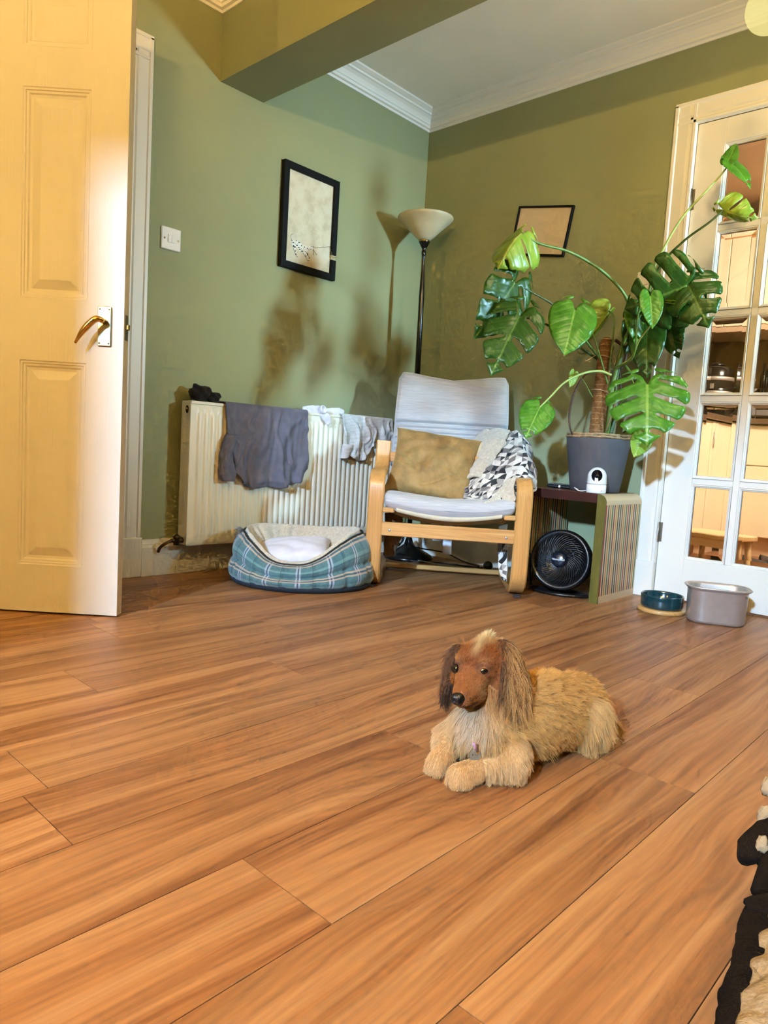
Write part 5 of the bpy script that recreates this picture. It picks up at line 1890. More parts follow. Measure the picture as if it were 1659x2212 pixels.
stem([(1335, 880, 2.95), (1362, 850, 2.84), (1385, 832, 2.76), (1398, 832, 2.72)], 0.006, 0.004, STEMG)
stem([(1320, 810, 2.95), (1296, 802, 2.94), (1262, 806, 2.92), (1220, 826, 2.90), (1188, 858, 2.89), (1166, 880, 2.88)], 0.0055, 0.0036, STEMP)
stem([(1346, 935, 2.98), (1372, 920, 2.86), (1389, 944, 2.76)], 0.004, 0.003, STEMG)
stem([(1280, 858, 2.98), (1262, 825, 2.98), (1248, 808, 2.98), (1240, 806, 2.98)], 0.002, 0.0015, STEMG)
stem([(1350, 790, 2.95), (1362, 805, 2.94), (1366, 822, 2.94), (1372, 838, 2.93)], 0.006, 0.002, STEMG, 'leaf_bud')
stem([(1290, 798, 3.04), (1262, 812, 3.02), (1240, 850, 3.0), (1230, 895, 3.0), (1232, 925, 3.0), (1240, 944, 3.02)], 0.0045, 0.004, ROOTB, 'aerial_root')
stem([(1338, 800, 3.02), (1340, 850, 3.02), (1326, 900, 3.02), (1320, 945, 3.03)], 0.005, 0.004, ROOTB, 'aerial_root')
stem([(1330, 735, 3.06), (1345, 748, 3.04), (1352, 770, 3.03), (1340, 800, 3.02)], 0.007, 0.005, ROOTB, 'aerial_root')
stem([(1330, 870, 2.96), (1318, 905, 2.97), (1310, 930, 2.99)], 0.0045, 0.003, simple('dry_root', '#8a6a4c', 0.9), 'aerial_root')


# ------------------------------------------------------------------ kitchen seen through the glazed door
KT = 2.34
KFLOOR = simple('kitchen_floor_vinyl', '#9a6a48', 0.5, var=0.12, vscale=12)
o = MB().box((-0.9, T + 0.001, -0.04), (3.6, 2.75, -0.001)).build('floor_kitchen', KFLOOR)
struct(o, 'warm brown kitchen floor beyond the glazed door')
KW = m_wall('kitchen_splashback', '#8a7557')
struct(MB().box((-0.9, 2.65, 0), (3.6, 2.75, KT)).build('wall_kitchen_back', KW), 'brown kitchen wall behind the worktop')
struct(MB().box((-0.1, T, 0), (0.0, 2.65, KT)).build('wall_kitchen_left', KW), 'brown kitchen wall beside the left cabinets')
struct(MB().box((3.5, T, 0), (3.6, 2.65, KT)).build('wall_kitchen_side', CREAMWALL), 'cream kitchen wall opposite the cabinets')
struct(MB().box((-0.9, T, KT), (3.6, 2.75, KT + 0.05)).build('ceiling_kitchen', m_wall('kitchen_ceiling', '#d8b593')), 'peach coloured kitchen ceiling')
CAB = simple('cream_cabinet_gloss', '#f0e0c0', 0.35, var=0.03, vscale=6)
WORK = m_wood('brown_worktop', '#5c4634', '#7d634a', 0.3, 0, 25)
PLINTH = simple('cabinet_plinth', '#c9a987', 0.6)


def base_cabinet(x0, x1, y0, y1, face, nd, label, grp):
    """face: 'y' looks towards the door, 'x' looks along the room"""
    t = thing('base_cabinet', label, 'cabinet', ((x0 + x1) / 2, (y0 + y1) / 2, 0), 0, grp)
    hx, hy = (x1 - x0) / 2, (y1 - y0) / 2
    if face == 'y':
        MB().box((-hx, -hy + 0.02, 0.13), (hx, hy, 0.872)).build('body', CAB, t)
        MB().box((-hx, -hy + 0.06, 0), (hx, -hy + 0.075, 0.13)).build('plinth', PLINTH, t)
        w_ = 2 * hx / nd
        for i in range(nd):
            a = -hx + i * w_
            zs_ = ((0.135, 0.60), (0.606, 0.868)) if nd == 1 else ((0.135, 0.868),)
            for z0, z1 in zs_:
                d = MB().box((a + 0.002, -hy, z0), (a + w_ - 0.002, -hy + 0.02, z1), 0.003).build('door', CAB, t)
                MB().box((a + w_ / 2 - 0.05, -hy - 0.014, z1 - 0.045), (a + w_ / 2 + 0.05, -hy - 0.006, z1 - 0.037), 0.003).build('handle', STEEL, d)
    else:
        MB().box((-hx, -hy, 0.13), (hx - 0.02, hy, 0.872)).build('body', CAB, t)
        MB().box((hx - 0.075, -hy, 0), (hx - 0.06, hy, 0.13)).build('plinth', PLINTH, t)
        w_ = 2 * hy / nd
        for i in range(nd):
            a = -hy + i * w_
            d = MB()
            d.box((hx - 0.02, a + 0.004, 0.135), (hx, a + w_ - 0.004, 0.868), 0.003)
            d.box((hx, a + 0.004, 0.135), (hx + 0.006, a + 0.06, 0.868), 0.002).box((hx, a + w_ - 0.06, 0.135), (hx + 0.006, a + w_ - 0.004, 0.868), 0.002)
            d = d.build('door', CAB, t)
            MB().tube([(hx + 0.012, a + w_ - 0.035, 0.70), (hx + 0.012, a + w_ - 0.035, 0.80)], 0.004, 8).build('handle', STEEL, d)
    return t


base_cabinet(0.50, 1.10, 0.95, 2.05, 'x', 3, 'cream kitchen base cabinet with narrow doors beside the stool', 'kitchen base cabinets')
base_cabinet(1.10, 1.70, 2.05, 2.62, 'y', 1, 'cream kitchen drawer cabinet facing the glazed door', 'kitchen base cabinets')
base_cabinet(1.70, 2.30, 2.05, 2.62, 'y', 1, 'cream kitchen base cabinet further along the back worktop', 'kitchen base cabinets')
wt = MB().box((0.48, 0.93, 0.875), (1.125, 2.64, 0.912), 0.003).build('worktop', WORK)
tag(wt, 'brown worktop above the narrow cream cabinets', 'worktop')
wt = MB().box((1.127, 2.02, 0.875), (2.35, 2.64, 0.912), 0.003).build('worktop', WORK)
tag(wt, 'brown worktop along the back kitchen wall', 'worktop')


def wall_cabinet(x0, x1, y0, y1, z0, z1, label):
    t = thing('wall_cabinet', label, 'cabinet', ((x0 + x1) / 2, (y0 + y1) / 2, z0), 0, 'kitchen wall cabinets')
    hx, hy, h = (x1 - x0) / 2, (y1 - y0) / 2, z1 - z0
    MB().box((-hx, -hy + 0.02, 0), (hx, hy, h)).build('body', CAB, t)
    n = max(1, round(2 * hx / 0.5))
    for i in range(n):
        a = -hx + 2 * hx * i / n
        MB().box((a + 0.002, -hy, 0.002), (a + 2 * hx / n - 0.002, -hy + 0.02, h - 0.002), 0.003).build('door', CAB, t)
    MB().box((-hx, -hy + 0.005, -0.035), (hx, -hy + 0.025, 0), 0.002).build('light_pelmet', PLINTH, t)
    MB().box((-hx + 0.1, -hy + 0.06, -0.016), (hx - 0.1, -hy + 0.10, -0.001), 0.002).build('strip_light_cover', simple('strip_cover', '#e9d7b6', 0.4), t)
    return t


wall_cabinet(0.55, 1.40, 2.02, 2.64, 1.52, 2.10, 'cream kitchen wall cabinet above the toaster')
wall_cabinet(1.40, 2.25, 2.02, 2.64, 1.52, 2.10, 'cream kitchen wall cabinet above the knife block')
BASK = m_wood('wicker_slats', '#8a5526', '#d69c58', 0.7, 0, 30, 0)
for bx_, by_, lab in ((0.98, 2.12, 'slatted wooden box on top of the kitchen wall cabinet'), (1.30, 2.16, 'slatted wooden box beside the white board on the wall cabinet')):
    t = thing('slatted_box', lab, 'box', (bx_, by_, 2.1015), 0.15, 'boxes on the wall cabinets')
    MB().box((-0.095, -0.07, 0), (0.095, 0.07, 0.02), 0.002).build('base', BASK, t)
    for k in range(3):
        for y_ in (-0.07, 0.062):
            MB().box((-0.10, y_, 0.022 + 0.045 * k), (0.10, y_ + 0.008, 0.057 + 0.045 * k), 0.002).build('slat', BASK, t)
        for x_ in (-0.10, 0.092):
            MB().box((x_, -0.062, 0.022 + 0.045 * k), (x_ + 0.008, 0.062, 0.057 + 0.045 * k), 0.002).build('slat', BASK, t)
tag(MB().box((1.105, 2.10, 2.1015), (1.175, 2.30, 2.235), 0.006).build('storage_carton', simple('grey_carton', '#a88f76', 0.8, var=0.1)), 'plain carton standing on the kitchen wall cabinet', 'box')
# worktop appliances
ks = thing('air_fryer', 'black and chrome kitchen appliance with a printed panel on the worktop', 'appliance', (1.020, 1.850, 0.9125), math.radians(-18))
ks.scale = (1.3, 1.3, 1.5)
MB().lathe([(0.0005, 0.0), (0.075, 0.0), (0.082, 0.010), (0.082, 0.16), (0.076, 0.20), (0.060, 0.212), (0.0005, 0.214)], seg=30).build('body', simple('black_gloss_body', '#15120f', 0.2), ks)
MB().lathe([(0.083, 0.150), (0.0835, 0.158), (0.083, 0.166)], seg=30).build('chrome_band', STEEL, ks)
MB().lathe([(0.030, 0.213), (0.034, 0.222), (0.020, 0.230), (0.0005, 0.231)], seg=20).build('lid_knob', BLACK, ks)
pnl = MB().grid(lambda u, v: (0.0838 * math.sin((u - 0.5) * 1.1), -0.0838 * math.cos((u - 0.5) * 1.1), 0.030 + 0.105 * v), 9, 4).build('front_panel', simple('pale_printed_panel', '#8d8271', 0.5, var=0.45, vscale=160), ks)
tcu = bpy.data.curves.new('appliance_lettering', 'FONT')
tcu.body, tcu.size, tcu.align_x, tcu.extrude = 'NINJA', 0.020, 'CENTER', 0.0004
to = bpy.data.objects.new('lettering_curve', tcu)
COL.objects.link(to)
me = bpy.data.meshes.new_from_object(to.evaluated_get(bpy.context.evaluated_depsgraph_get()))
bpy.data.objects.remove(to, do_unlink=True)
me.materials.clear()
me.materials.append(simple('cream_print', '#e9dcc2', 0.5))
lt = bpy.data.objects.new('lettering', me)
COL.objects.link(lt)
lt.parent = ks
lt.matrix_local = Matrix.Translation((0, -0.0842, 0.176)) @ Matrix.Rotation(PI / 2, 4, 'X')
kt = thing('kettle', 'small chrome kettle on the worktop beside the black appliance', 'kettle', (0.930, 2.200, 0.9125), 0.4)
kt.scale = (1.4, 1.4, 1.6)
MB().lathe([(0.0005, 0.0), (0.060, 0.0), (0.064, 0.01), (0.055, 0.10), (0.045, 0.15), (0.0005, 0.158)], seg=28).build('body', simple('brown_chrome', '#7d6a58', 0.2, 0.9), kt)
MB().tube(bez([(0.050, 0, 0.13), (0.090, 0, 0.145), (0.098, 0, 0.09), (0.062, 0, 0.03)], 7), 0.007, 10).build('handle', BLACK, kt)
MB().tube([(-0.052, 0, 0.09), (-0.085, 0, 0.135)], [0.014, 0.007], 12).build('spout', STEEL, kt)
kb = thing('knife_block', 'dark knife block with black handled knives on the back worktop', 'knife block', (1.225, 2.240, 0.9255), 0.35)
kb.scale = (1.3, 1.3, 1.35)
KB = m_wood('dark_block_wood', '#33241a', '#4d382a', 0.5, 2, 30)
MB().box((-0.05, -0.04, 0.0), (0.05, 0.06, 0.15), 0.006, M=Matrix.Rotation(-0.22, 4, 'X')).build('block', KB, kb)
for k, (x_, y_) in enumerate(((-0.028, 0.02), (0.0, 0.02), (0.028, 0.02), (-0.015, -0.015), (0.018, -0.015))):
    kn = MB().tube([tuple(Matrix.Rotation(-0.22, 4, 'X') @ Vector((x_, y_, 0.150))), tuple(Matrix.Rotation(-0.22, 4, 'X') @ Vector((x_ * 1.1, y_, 0.200))), tuple(Matrix.Rotation(-0.22, 4, 'X') @ Vector((x_ * 1.2, y_ - 0.006, 0.245 + 0.012 * k)))], [0.009, 0.010, 0.008], 10, flat=(0.7, 1.2)).build('knife_handle', BLACK, kb)
    MB().lathe([(0.0005, 0.001), (0.0025, 0)], seg=8, M=Matrix.Translation(tuple(Matrix.Rotation(-0.22, 4, 'X') @ Vector((x_ * 1.15, y_ - 0.012, 0.215)))) @ Matrix.Rotation(PI / 2, 4, 'X')).build('rivet', STEEL, kn)
# step stool and slippers
STOOLW = m_wood('pale_beech', '#caa873', '#e6cb98', 0.45, 0, 22)
st = thing('step_stool', 'pale wooden step stool standing beyond the glazed door', 'stool', (1.455, 0.760, 0), math.radians(-20))
MB().box((-0.165, -0.11, 0.222), (0.165, 0.11, 0.248), 0.005).build('seat', STOOLW, st)
MB().box((-0.145, -0.095, 0.180), (0.145, -0.080, 0.222), 0.003).build('apron', STOOLW, st)
MB().box((-0.145, 0.080, 0.180), (0.145, 0.095, 0.222), 0.003).build('apron', STOOLW, st)
for sx in (-1, 1):
    for sy in (-1, 1):
        MB().tube([(sx * 0.128, sy * 0.078, 0.222), (sx * 0.150, sy * 0.100, 0.0)], [0.020, 0.017], 4).build('leg', m_wood('beech_leg', '#b6935f', '#d6b781', 0.5, 2, 22), st)
FELT = simple('dark_grey_felt', '#3b3230', 0.95, var=0.3, vscale=60, bump=0.5)
for (x_, y_, a, lab) in ((1.40, 1.52, -1.25, 'dark grey slipper on the kitchen floor nearest the door'), (1.46, 1.66, -1.15, 'dark grey slipper on the kitchen floor behind its pair')):
    sl = thing('slipper', lab, 'slipper', (x_, y_, 0), a, 'slippers on the kitchen floor')
    foot = lambda s: 0.036 + 0.012 * math.sin(s * PI * 0.9)
    pts = [(foot(t) * 1.0, -0.13 + 0.26 * t) for t in np.linspace(0.02, 0.98, 12)] + [(-foot(t) * 0.9, -0.13 + 0.26 * t) for t in np.linspace(0.98, 0.02, 12)]
    MB().prism(pts, lambda a_, b_: (a_, b_, 0.014), lambda a_, b_: (a_, b_, 0.0)).build('sole', simple('slipper_sole', '#2a2320', 0.8), sl)
    MB().grid(lambda u, v: ((foot(0.45 + 0.5 * v) + 0.004) * math.cos(PI * u), -0.13 + 0.26 * (0.45 + 0.5 * v), 0.010 + (0.055 - 0.03 * v) * math.sin(PI * u)), 14, 10).build('upper', FELT, sl, solid=0.005)
    MB().prism([(x * 0.92, y * 0.97) for x, y in pts], lambda a_, b_: (a_, b_, 0.018), lambda a_, b_: (a_, b_, 0.014)).build('insole', FELT, sl)


# ------------------------------------------------------------------ dog: long-haired dachshund lying on the floor
def fl(px, py, h):
    return on(px, py, 2, h)


BONES = []          # (region, p0, r0, p1, r1, flatten axis or None)


def bone(region, p0, r0, p1=None, r1=None, flat=None):
    p0 = np.array(p0, float)
    p1 = p0 if p1 is None else np.array(p1, float)
    BONES.append((region, p0, r0, p1, r0 if r1 is None else r1, flat))


rump, mid_, rib, chest = at(1238, 1525, 1.480), at(1195, 1520, 1.435), at(1135, 1540, 1.385), at(1068, 1575, 1.340)
rump[2], mid_[2], rib[2], chest[2] = 0.074, 0.078, 0.082, 0.080
neck, skull = at(1062, 1515, 1.335), at(1046, 1432, 1.325)
bone('body', rump, 0.066, mid_, 0.070)
bone('body', mid_, 0.070, rib, 0.074)
bone('body', rib, 0.074, chest, 0.062)
bone('chest', chest, 0.060, at(1040, 1560, 1.320), 0.048)
bone('neck', chest, 0.056, neck, 0.046)
bone('neck', neck, 0.046, at(1052, 1470, 1.328), 0.044)
# head
bone('skull', skull, 0.0455, at(1034, 1436, 1.308), 0.041)
bone('skull', at(1020, 1432, 1.302), 0.030)
bone('cheek', at(1064, 1466, 1.312), 0.030)
bone('cheek', at(1003, 1462, 1.312), 0.022)
bone('muzzle', at(1020, 1462, 1.292), 0.030, at(1012, 1486, 1.272), 0.0255)
bone('muzzle', at(1012, 1486, 1.272), 0.0255, at(998, 1506, 1.250), 0.0185)
bone('muzzle', at(1026, 1496, 1.282), 0.021, at(1008, 1514, 1.262), 0.0145)
# ears
ne = np.array(_r) * 0.62 - np.array(_f) * 0.72 + np.array([0, 0, 0.1])
ne /= np.linalg.norm(ne)
E1 = [(1086, 1402, 1.322, 0.020), (1104, 1428, 1.306, 0.028), (1114, 1465, 1.298, 0.033), (1117, 1498, 1.297, 0.030), (1116, 1516, 1.300, 0.022)]
for a, b in zip(E1[:-1], E1[1:]):
    bone('ear', at(*a[:3]), a[3], at(*b[:3]), b[3], ne)
nf = -np.array(_r) * 0.80 - np.array(_f) * 0.55
nf /= np.linalg.norm(nf)
E2 = [(994, 1404, 1.335, 0.013), (982, 1428, 1.335, 0.016), (975, 1460, 1.332, 0.016), (971, 1482, 1.328, 0.012)]
for a, b in zip(E2[:-1], E2[1:]):
    bone('ear_far', at(*a[:3]), a[3], at(*b[:3]), b[3], nf)
# forelegs: near one lies across, far one is tucked beside it
sh1 = at(1100, 1600, 1.345)
sh1[2] = 0.066
el1, wr1, pw1 = fl(1108, 1655, 0.030), fl(1035, 1662, 0.024), fl(992, 1676, 0.020)
bone('leg', sh1, 0.042, el1, 0.028)
bone('leg', el1, 0.026, wr1, 0.019)
bone('paw', wr1, 0.021, pw1, 0.0215)
bone('paw', fl(985, 1683, 0.012), 0.0125, fl(975, 1686, 0.011), 0.011)
bone('paw', fl(995, 1690, 0.012), 0.0120, fl(986, 1695, 0.010), 0.0105)
bone('paw', fl(1008, 1690, 0.012), 0.0115, fl(1003, 1696, 0.010), 0.010)
sh2 = at(1000, 1575, 1.352)
el2, wr2, pw2 = fl(965, 1590, 0.040), fl(962, 1628, 0.030), fl(944, 1650, 0.020)
bone('leg', sh2, 0.032, el2, 0.026)
bone('leg', el2, 0.025, wr2, 0.019)
bone('paw', wr2, 0.021, pw2, 0.0205)
bone('paw', fl(934, 1658, 0.012), 0.0115, fl(928, 1662, 0.011), 0.010)
bone('paw', fl(950, 1664, 0.012), 0.0115, fl(944, 1669, 0.010), 0.010)
# hind leg folded against the belly
hip, knee, hock = at(1250, 1540, 1.445), fl(1208, 1572, 0.042), fl(1272, 1590, 0.024)
hip[2] = 0.066
bone('thigh', hip, 0.056, knee, 0.036)
bone('thigh', hip, 0.052, hock, 0.028)
bone('hindfoot', hock, 0.020, fl(1225, 1600, 0.015), 0.016)
bone('hindfoot', fl(1225, 1600, 0.015), 0.016, fl(1196, 1603, 0.013), 0.014)
bone('tail', at(1275, 1548, 1.505), 0.026, fl(1310, 1570, 0.022), 0.014)
bone('tail', fl(1310, 1570, 0.022), 0.014, fl(1322, 1572, 0.012), 0.007)

mb = MB()
sph_v, sph_f = [], []
NS, NR = 12, 8
for i in range(NR + 1):
    for k in range(NS):
        th_, ph_ = PI * i / NR, 2 * PI * k / NS
        sph_v.append((math.sin(th_) * math.cos(ph_), math.sin(th_) * math.sin(ph_), math.cos(th_)))
sph_v = np.array(sph_v)
for i in range(NR):
    for k in range(NS):
        sph_f.append((i * NS + k, (i + 1) * NS + k, (i + 1) * NS + (k + 1) % NS, i * NS + (k + 1) % NS))
for reg, p0, r0, p1, r1, flat in BONES:
    L_ = np.linalg.norm(p1 - p0)
    n = max(1, int(L_ / (0.22 * min(r0, r1))) + 1)
    for q in range(n + 1):
        t = q / n if L_ > 0 else 0
        c, r_ = p0 + (p1 - p0) * t, r0 + (r1 - r0) * t
        vv = sph_v * r_
        if flat is not None:
            vv = vv - np.outer(vv @ flat, flat) * (1 - 0.0085 / r_)
        mb.add(c + vv, sph_f)
        if L_ == 0:
            break
dog = thing('dog', 'long haired golden brown dachshund lying on the floor', 'dog', (float(rib[0]), float(rib[1]), 0))
DOG0 = np.array([float(rib[0]), float(rib[1]), 0.0])
mb.v = [tuple(np.array(p) - DOG0) for p in mb.v]
tmp = mb.build('dog_rough', BLACK, fix=False)
md = tmp.modifiers.new('r', 'REMESH')
md.mode, md.voxel_size = 'VOXEL', 0.0045
md = tmp.modifiers.new('s', 'SMOOTH')
md.factor, md.iterations = 0.5, 7
me = bpy.data.meshes.new_from_object(tmp.evaluated_get(bpy.context.evaluated_depsgraph_get()))
bpy.data.objects.remove(tmp, do_unlink=True)
nvt = len(me.vertices)
co = np.empty(nvt * 3)
me.vertices.foreach_get('co', co)
co = co.reshape(-1, 3)
co[:, 2] = np.maximum(co[:, 2], 0.001)
me.vertices.foreach_set('co', co.ravel())
me.update()
no = np.empty(nvt * 3)
me.vertices.foreach_get('normal', no)
no = no.reshape(-1, 3)
REG = ['body', 'chest', 'neck', 'skull', 'cheek', 'muzzle', 'ear', 'ear_far', 'leg', 'paw', 'thigh', 'hindfoot', 'tail']


def region_of(P):
    best = np.full(len(P), 1e9)
    lab = np.zeros(len(P), int)
    tt = np.zeros(len(P))
    for reg, p0, r0, p1, r1, flat in BONES:
        a, b = p0 - DOG0, p1 - DOG0
        d = b - a
        L2 = d @ d
        t = np.clip(((P - a) @ d) / L2, 0, 1) if L2 > 0 else np.zeros(len(P))
        q = P - (a + t[:, None] * d)
        rr = r0 + (r1 - r0) * t
        if flat is not None:
            h = q @ flat
            q = q + np.outer(h, flat) * 1.2
        dist = np.linalg.norm(q, axis=1) - rr
        m_ = dist < best
        best[m_] = dist[m_]
        lab[m_] = REG.index(reg)
        tt[m_] = t[m_]
    return lab


def smooth01(a, b, x):
    t = np.clip((x - a) / (b - a), 0, 1)
    return t * t * (3 - 2 * t)


def proj_px(P):
    v = P + DOG0 - CAM_C
    z = v @ _f
    return 829.5 + CAM_F * (v @ _r) / z, 1106 - CAM_F * (v @ _u) / z


LC = lambda c: np.array(lin(c)[:3])
HEADC = np.array(at(1034, 1440, 1.305)) - DOG0
HFWD = np.array(at(998, 1506, 1.250)) - np.array(at(1034, 1440, 1.305))
HFWD /= np.linalg.norm(HFWD)
HUPv = np.array([0, 0, 1.0]) - HFWD * HFWD[2]
HUPv /= np.linalg.norm(HUPv)
HSIDE = np.cross(HFWD, HUPv)


def fur_look(P, N, lab, rg):
    """per root: length, lift, flow direction, root colour, tip colour"""
    n = len(P)
    L_ = np.full(n, 0.02)
    lift = np.full(n, 0.35)
    flow = np.zeros((n, 3))
    c0 = np.zeros((n, 3))
    c1 = np.zeros((n, 3))
    grav = np.full(n, 0.25)
    back = (rump - chest) / np.linalg.norm(rump - chest)
    down = np.array([0, 0, -1.0])
    fwd = (np.array(at(1000, 1640, 1.28)) - np.array(at(1060, 1560, 1.33)))
    fwd /= np.linalg.norm(fwd)
    tone = rg.random(n)[:, None]
    jit = 0.82 + 0.36 * rg.random(n)[:, None]

    def put(mask, length, lf, fl_, ca, cb, gv):
        L_[mask] = length
        lift[mask] = lf
        flow[mask] = fl_
        c0[mask] = ca
        c1[mask] = cb
        grav[mask] = gv
    R = {k: lab == i for i, k in enumerate(REG)}
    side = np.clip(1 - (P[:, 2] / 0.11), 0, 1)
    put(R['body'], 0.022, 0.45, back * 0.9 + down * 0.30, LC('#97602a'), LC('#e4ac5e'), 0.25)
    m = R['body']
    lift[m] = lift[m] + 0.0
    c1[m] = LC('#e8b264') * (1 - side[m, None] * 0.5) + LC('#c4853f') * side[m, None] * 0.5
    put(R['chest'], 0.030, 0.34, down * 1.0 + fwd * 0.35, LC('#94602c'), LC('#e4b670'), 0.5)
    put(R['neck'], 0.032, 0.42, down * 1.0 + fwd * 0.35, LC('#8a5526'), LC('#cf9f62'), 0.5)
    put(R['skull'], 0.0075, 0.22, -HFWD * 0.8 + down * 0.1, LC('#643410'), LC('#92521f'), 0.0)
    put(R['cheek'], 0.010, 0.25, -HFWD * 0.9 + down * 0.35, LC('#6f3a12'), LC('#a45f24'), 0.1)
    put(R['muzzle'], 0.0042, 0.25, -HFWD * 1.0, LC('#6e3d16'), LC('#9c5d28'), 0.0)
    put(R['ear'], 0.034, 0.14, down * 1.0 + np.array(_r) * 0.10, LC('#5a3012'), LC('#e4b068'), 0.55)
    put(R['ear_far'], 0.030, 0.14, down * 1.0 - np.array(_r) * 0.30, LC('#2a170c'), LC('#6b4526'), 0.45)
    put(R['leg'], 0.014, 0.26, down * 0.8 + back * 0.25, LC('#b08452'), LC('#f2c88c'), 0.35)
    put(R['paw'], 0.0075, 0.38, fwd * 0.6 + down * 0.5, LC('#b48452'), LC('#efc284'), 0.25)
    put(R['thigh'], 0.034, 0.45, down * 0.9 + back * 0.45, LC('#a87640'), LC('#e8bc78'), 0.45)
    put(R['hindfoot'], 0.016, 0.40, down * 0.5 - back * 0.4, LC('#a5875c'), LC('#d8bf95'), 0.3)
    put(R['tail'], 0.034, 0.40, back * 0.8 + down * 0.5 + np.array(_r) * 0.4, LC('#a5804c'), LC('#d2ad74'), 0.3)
    px, py = proj_px(P)
    # white bib below the chin, tan towards the sides
    m = R['chest'] | R['neck']
    bib = np.exp(-((px - 1028) / 26.0) ** 2) * smooth01(1500, 1525, py) * (1 - smooth01(1555, 1590, py)) * 0.85
    bib = np.where(m, bib, 0)[:, None]
    c0[:] = c0 * (1 - bib) + LC('#a08a70') * bib
    c1[:] = c1 * (1 - bib) + LC('#e2d2bc') * bib
    low = (np.where(m, 1, 0) * smooth01(1582, 1606, py))[:, None]
    spread = ((px - 1028) / 70.0)[:, None] * np.array(_r)
    flow[m] += spread[m] * 0.7
    c0[:] = c0 * (1 - low) + LC('#6b4220') * low
    c1[:] = c1 * (1 - low) + LC('#8f6136') * low
    L_[m & (py > 1590)] *= 0.45
    # body behind the bib stays tan
    beh = (np.where(m & (px > 1100), 1, 0))[:, None]
    c0[:] = c0 * (1 - beh) + LC('#9a6630') * beh
    c1[:] = c1 * (1 - beh) + LC('#dcac6c') * beh
    # pale blaze and crest on the crown
    q = P - HEADC
    sx = q @ HSIDE
    m = R['skull'] | R['ear'] | R['ear_far']
    blaze = np.where(R['skull'], np.exp(-(sx / 0.0075) ** 2) * smooth01(1430, 1395, py), 0)
    crest = np.where(R['skull'], np.exp(-(sx / 0.018) ** 2) * smooth01(1402, 1384, py), 0)
    k = np.maximum(blaze * 0.75, crest)[:, None]
    c0[:] = c0 * (1 - k) + LC('#b08a56') * k
    c1[:] = c1 * (1 - k) + LC('#e3c890') * k
    L_[:] = L_ + crest * 0.013
    lift[:] = lift + crest * 0.7
    flow[:] = flow * (1 - crest[:, None] * 0.7) + np.array([0, 0, 1.0]) * crest[:, None] * 0.8
    tmpl = np.where(R['skull'], smooth01(0.030, 0.042, np.abs(sx)), 0)
    L_[:] = L_ + tmpl * 0.008
    # pale brows, darker eye rims and bridge, pale muzzle side
    for ex, ey in ((985, 1440), (1044, 1444)):
        d2 = ((px - ex) / 17.0) ** 2 + ((py - ey - 3) / 14.0) ** 2
        m = (R['skull'] | R['cheek'] | R['muzzle'])
        L_[:] = np.where(m & (d2 < 1.0), 0.0025, L_)
        rim = np.where(m, np.exp(-((np.sqrt(d2) - 0.75) / 0.25) ** 2), 0)[:, None] * 0.6
        c1[:] = c1 * (1 - rim) + LC('#3d2412') * rim
        c0[:] = c0 * (1 - rim) + LC('#3d2412') * rim
        brow = np.where(m, np.exp(-((px - ex) / 15.0) ** 2 - ((py - ey + 15) / 5.0) ** 2), 0)[:, None] * 0.6
        c1[:] = c1 * (1 - brow) + LC('#c08d55') * brow
    pale = np.where(R['muzzle'] | R['cheek'], np.exp(-((px - 1042) / 16.0) ** 2 - ((py - 1490) / 22.0) ** 2), 0)[:, None] * 0.55
    c1[:] = c1 * (1 - pale) + LC('#bf9460') * pale
    # ears: dark at the root and inside, gold streaks outside, blackish tips low down
    m = R['ear']
    dark = np.where(m, np.exp(-((px - 1082) / 13.0) ** 2) * 0.85, 0)[:, None]
    c0[:] = c0 * (1 - dark) + LC('#24120a') * dark
    c1[:] = c1 * (1 - dark) + LC('#4a2a12') * dark
    streak = np.where(m, (rg.random(n) < 0.42) * 0.85, 0)[:, None]
    c1[:] = c1 * (1 - streak) + LC('#552c10') * streak
    tipd = np.where(m, smooth01(1490, 1530, py) * np.exp(-((px - 1108) / 22.0) ** 2), 0)[:, None] * 0.75
    c1[:] = c1 * (1 - tipd) + LC('#2a190e') * tipd
    m = R['ear_far']
    tipd = np.where(m, smooth01(1450, 1490, py), 0)[:, None] * 0.9
    c1[:] = c1 * (1 - tipd) + LC('#170d08') * tipd
    L_[R['ear'] & (py < 1415)] *= 0.65
    fr = R['body'] & (px < 1195) & (py < 1520)
    lift[fr] = 1.0
    L_[fr] = 0.026
    # soft golden patches in the cream and tan coat
    pn = np.sin(P[:, 0] * 95 + 2 * np.sin(P[:, 1] * 60)) * np.sin(P[:, 1] * 80 + 1.5 * np.sin(P[:, 2] * 90)) * 0.5 + 0.5
    coat = np.isin(lab, [REG.index(k) for k in ('body', 'leg', 'paw', 'thigh', 'chest', 'neck', 'tail')])
    pk = np.where(coat, pn ** 2 * 0.28, 0)[:, None]
    c0[:] = c0 * (1 - pk) + LC('#7d4a1e') * pk
    c1[:] = c1 * (1 - pk) + LC('#c08746') * pk
    c0 *= jit
    c1 *= jit
    return L_, lift, flow, c0, c1, grav


# skin colours on the body
lab_v = region_of(co)
rg = np.random.default_rng(5)
_, _, _, k0, k1, _ = fur_look(co, no, lab_v, rg)
ca = me.color_attributes.new('skin', 'FLOAT_COLOR', 'POINT')
ca.data.foreach_set('color', np.concatenate([(k0 * 0.35 + k1 * 0.55), np.ones((nvt, 1))], 1).astype(np.float32).ravel())
g = NT('dog_skin')
at_ = g.n('ShaderNodeAttribute', attribute_name='skin')
g.base(at_.outputs['Color'])
g.set(Roughness=0.8)
me.materials.clear()
me.materials.append(g.m)
me.polygons.foreach_set('use_smooth', [True] * len(me.polygons))
body = bpy.data.objects.new('body', me)
COL.objects.link(body)
body.parent = dog

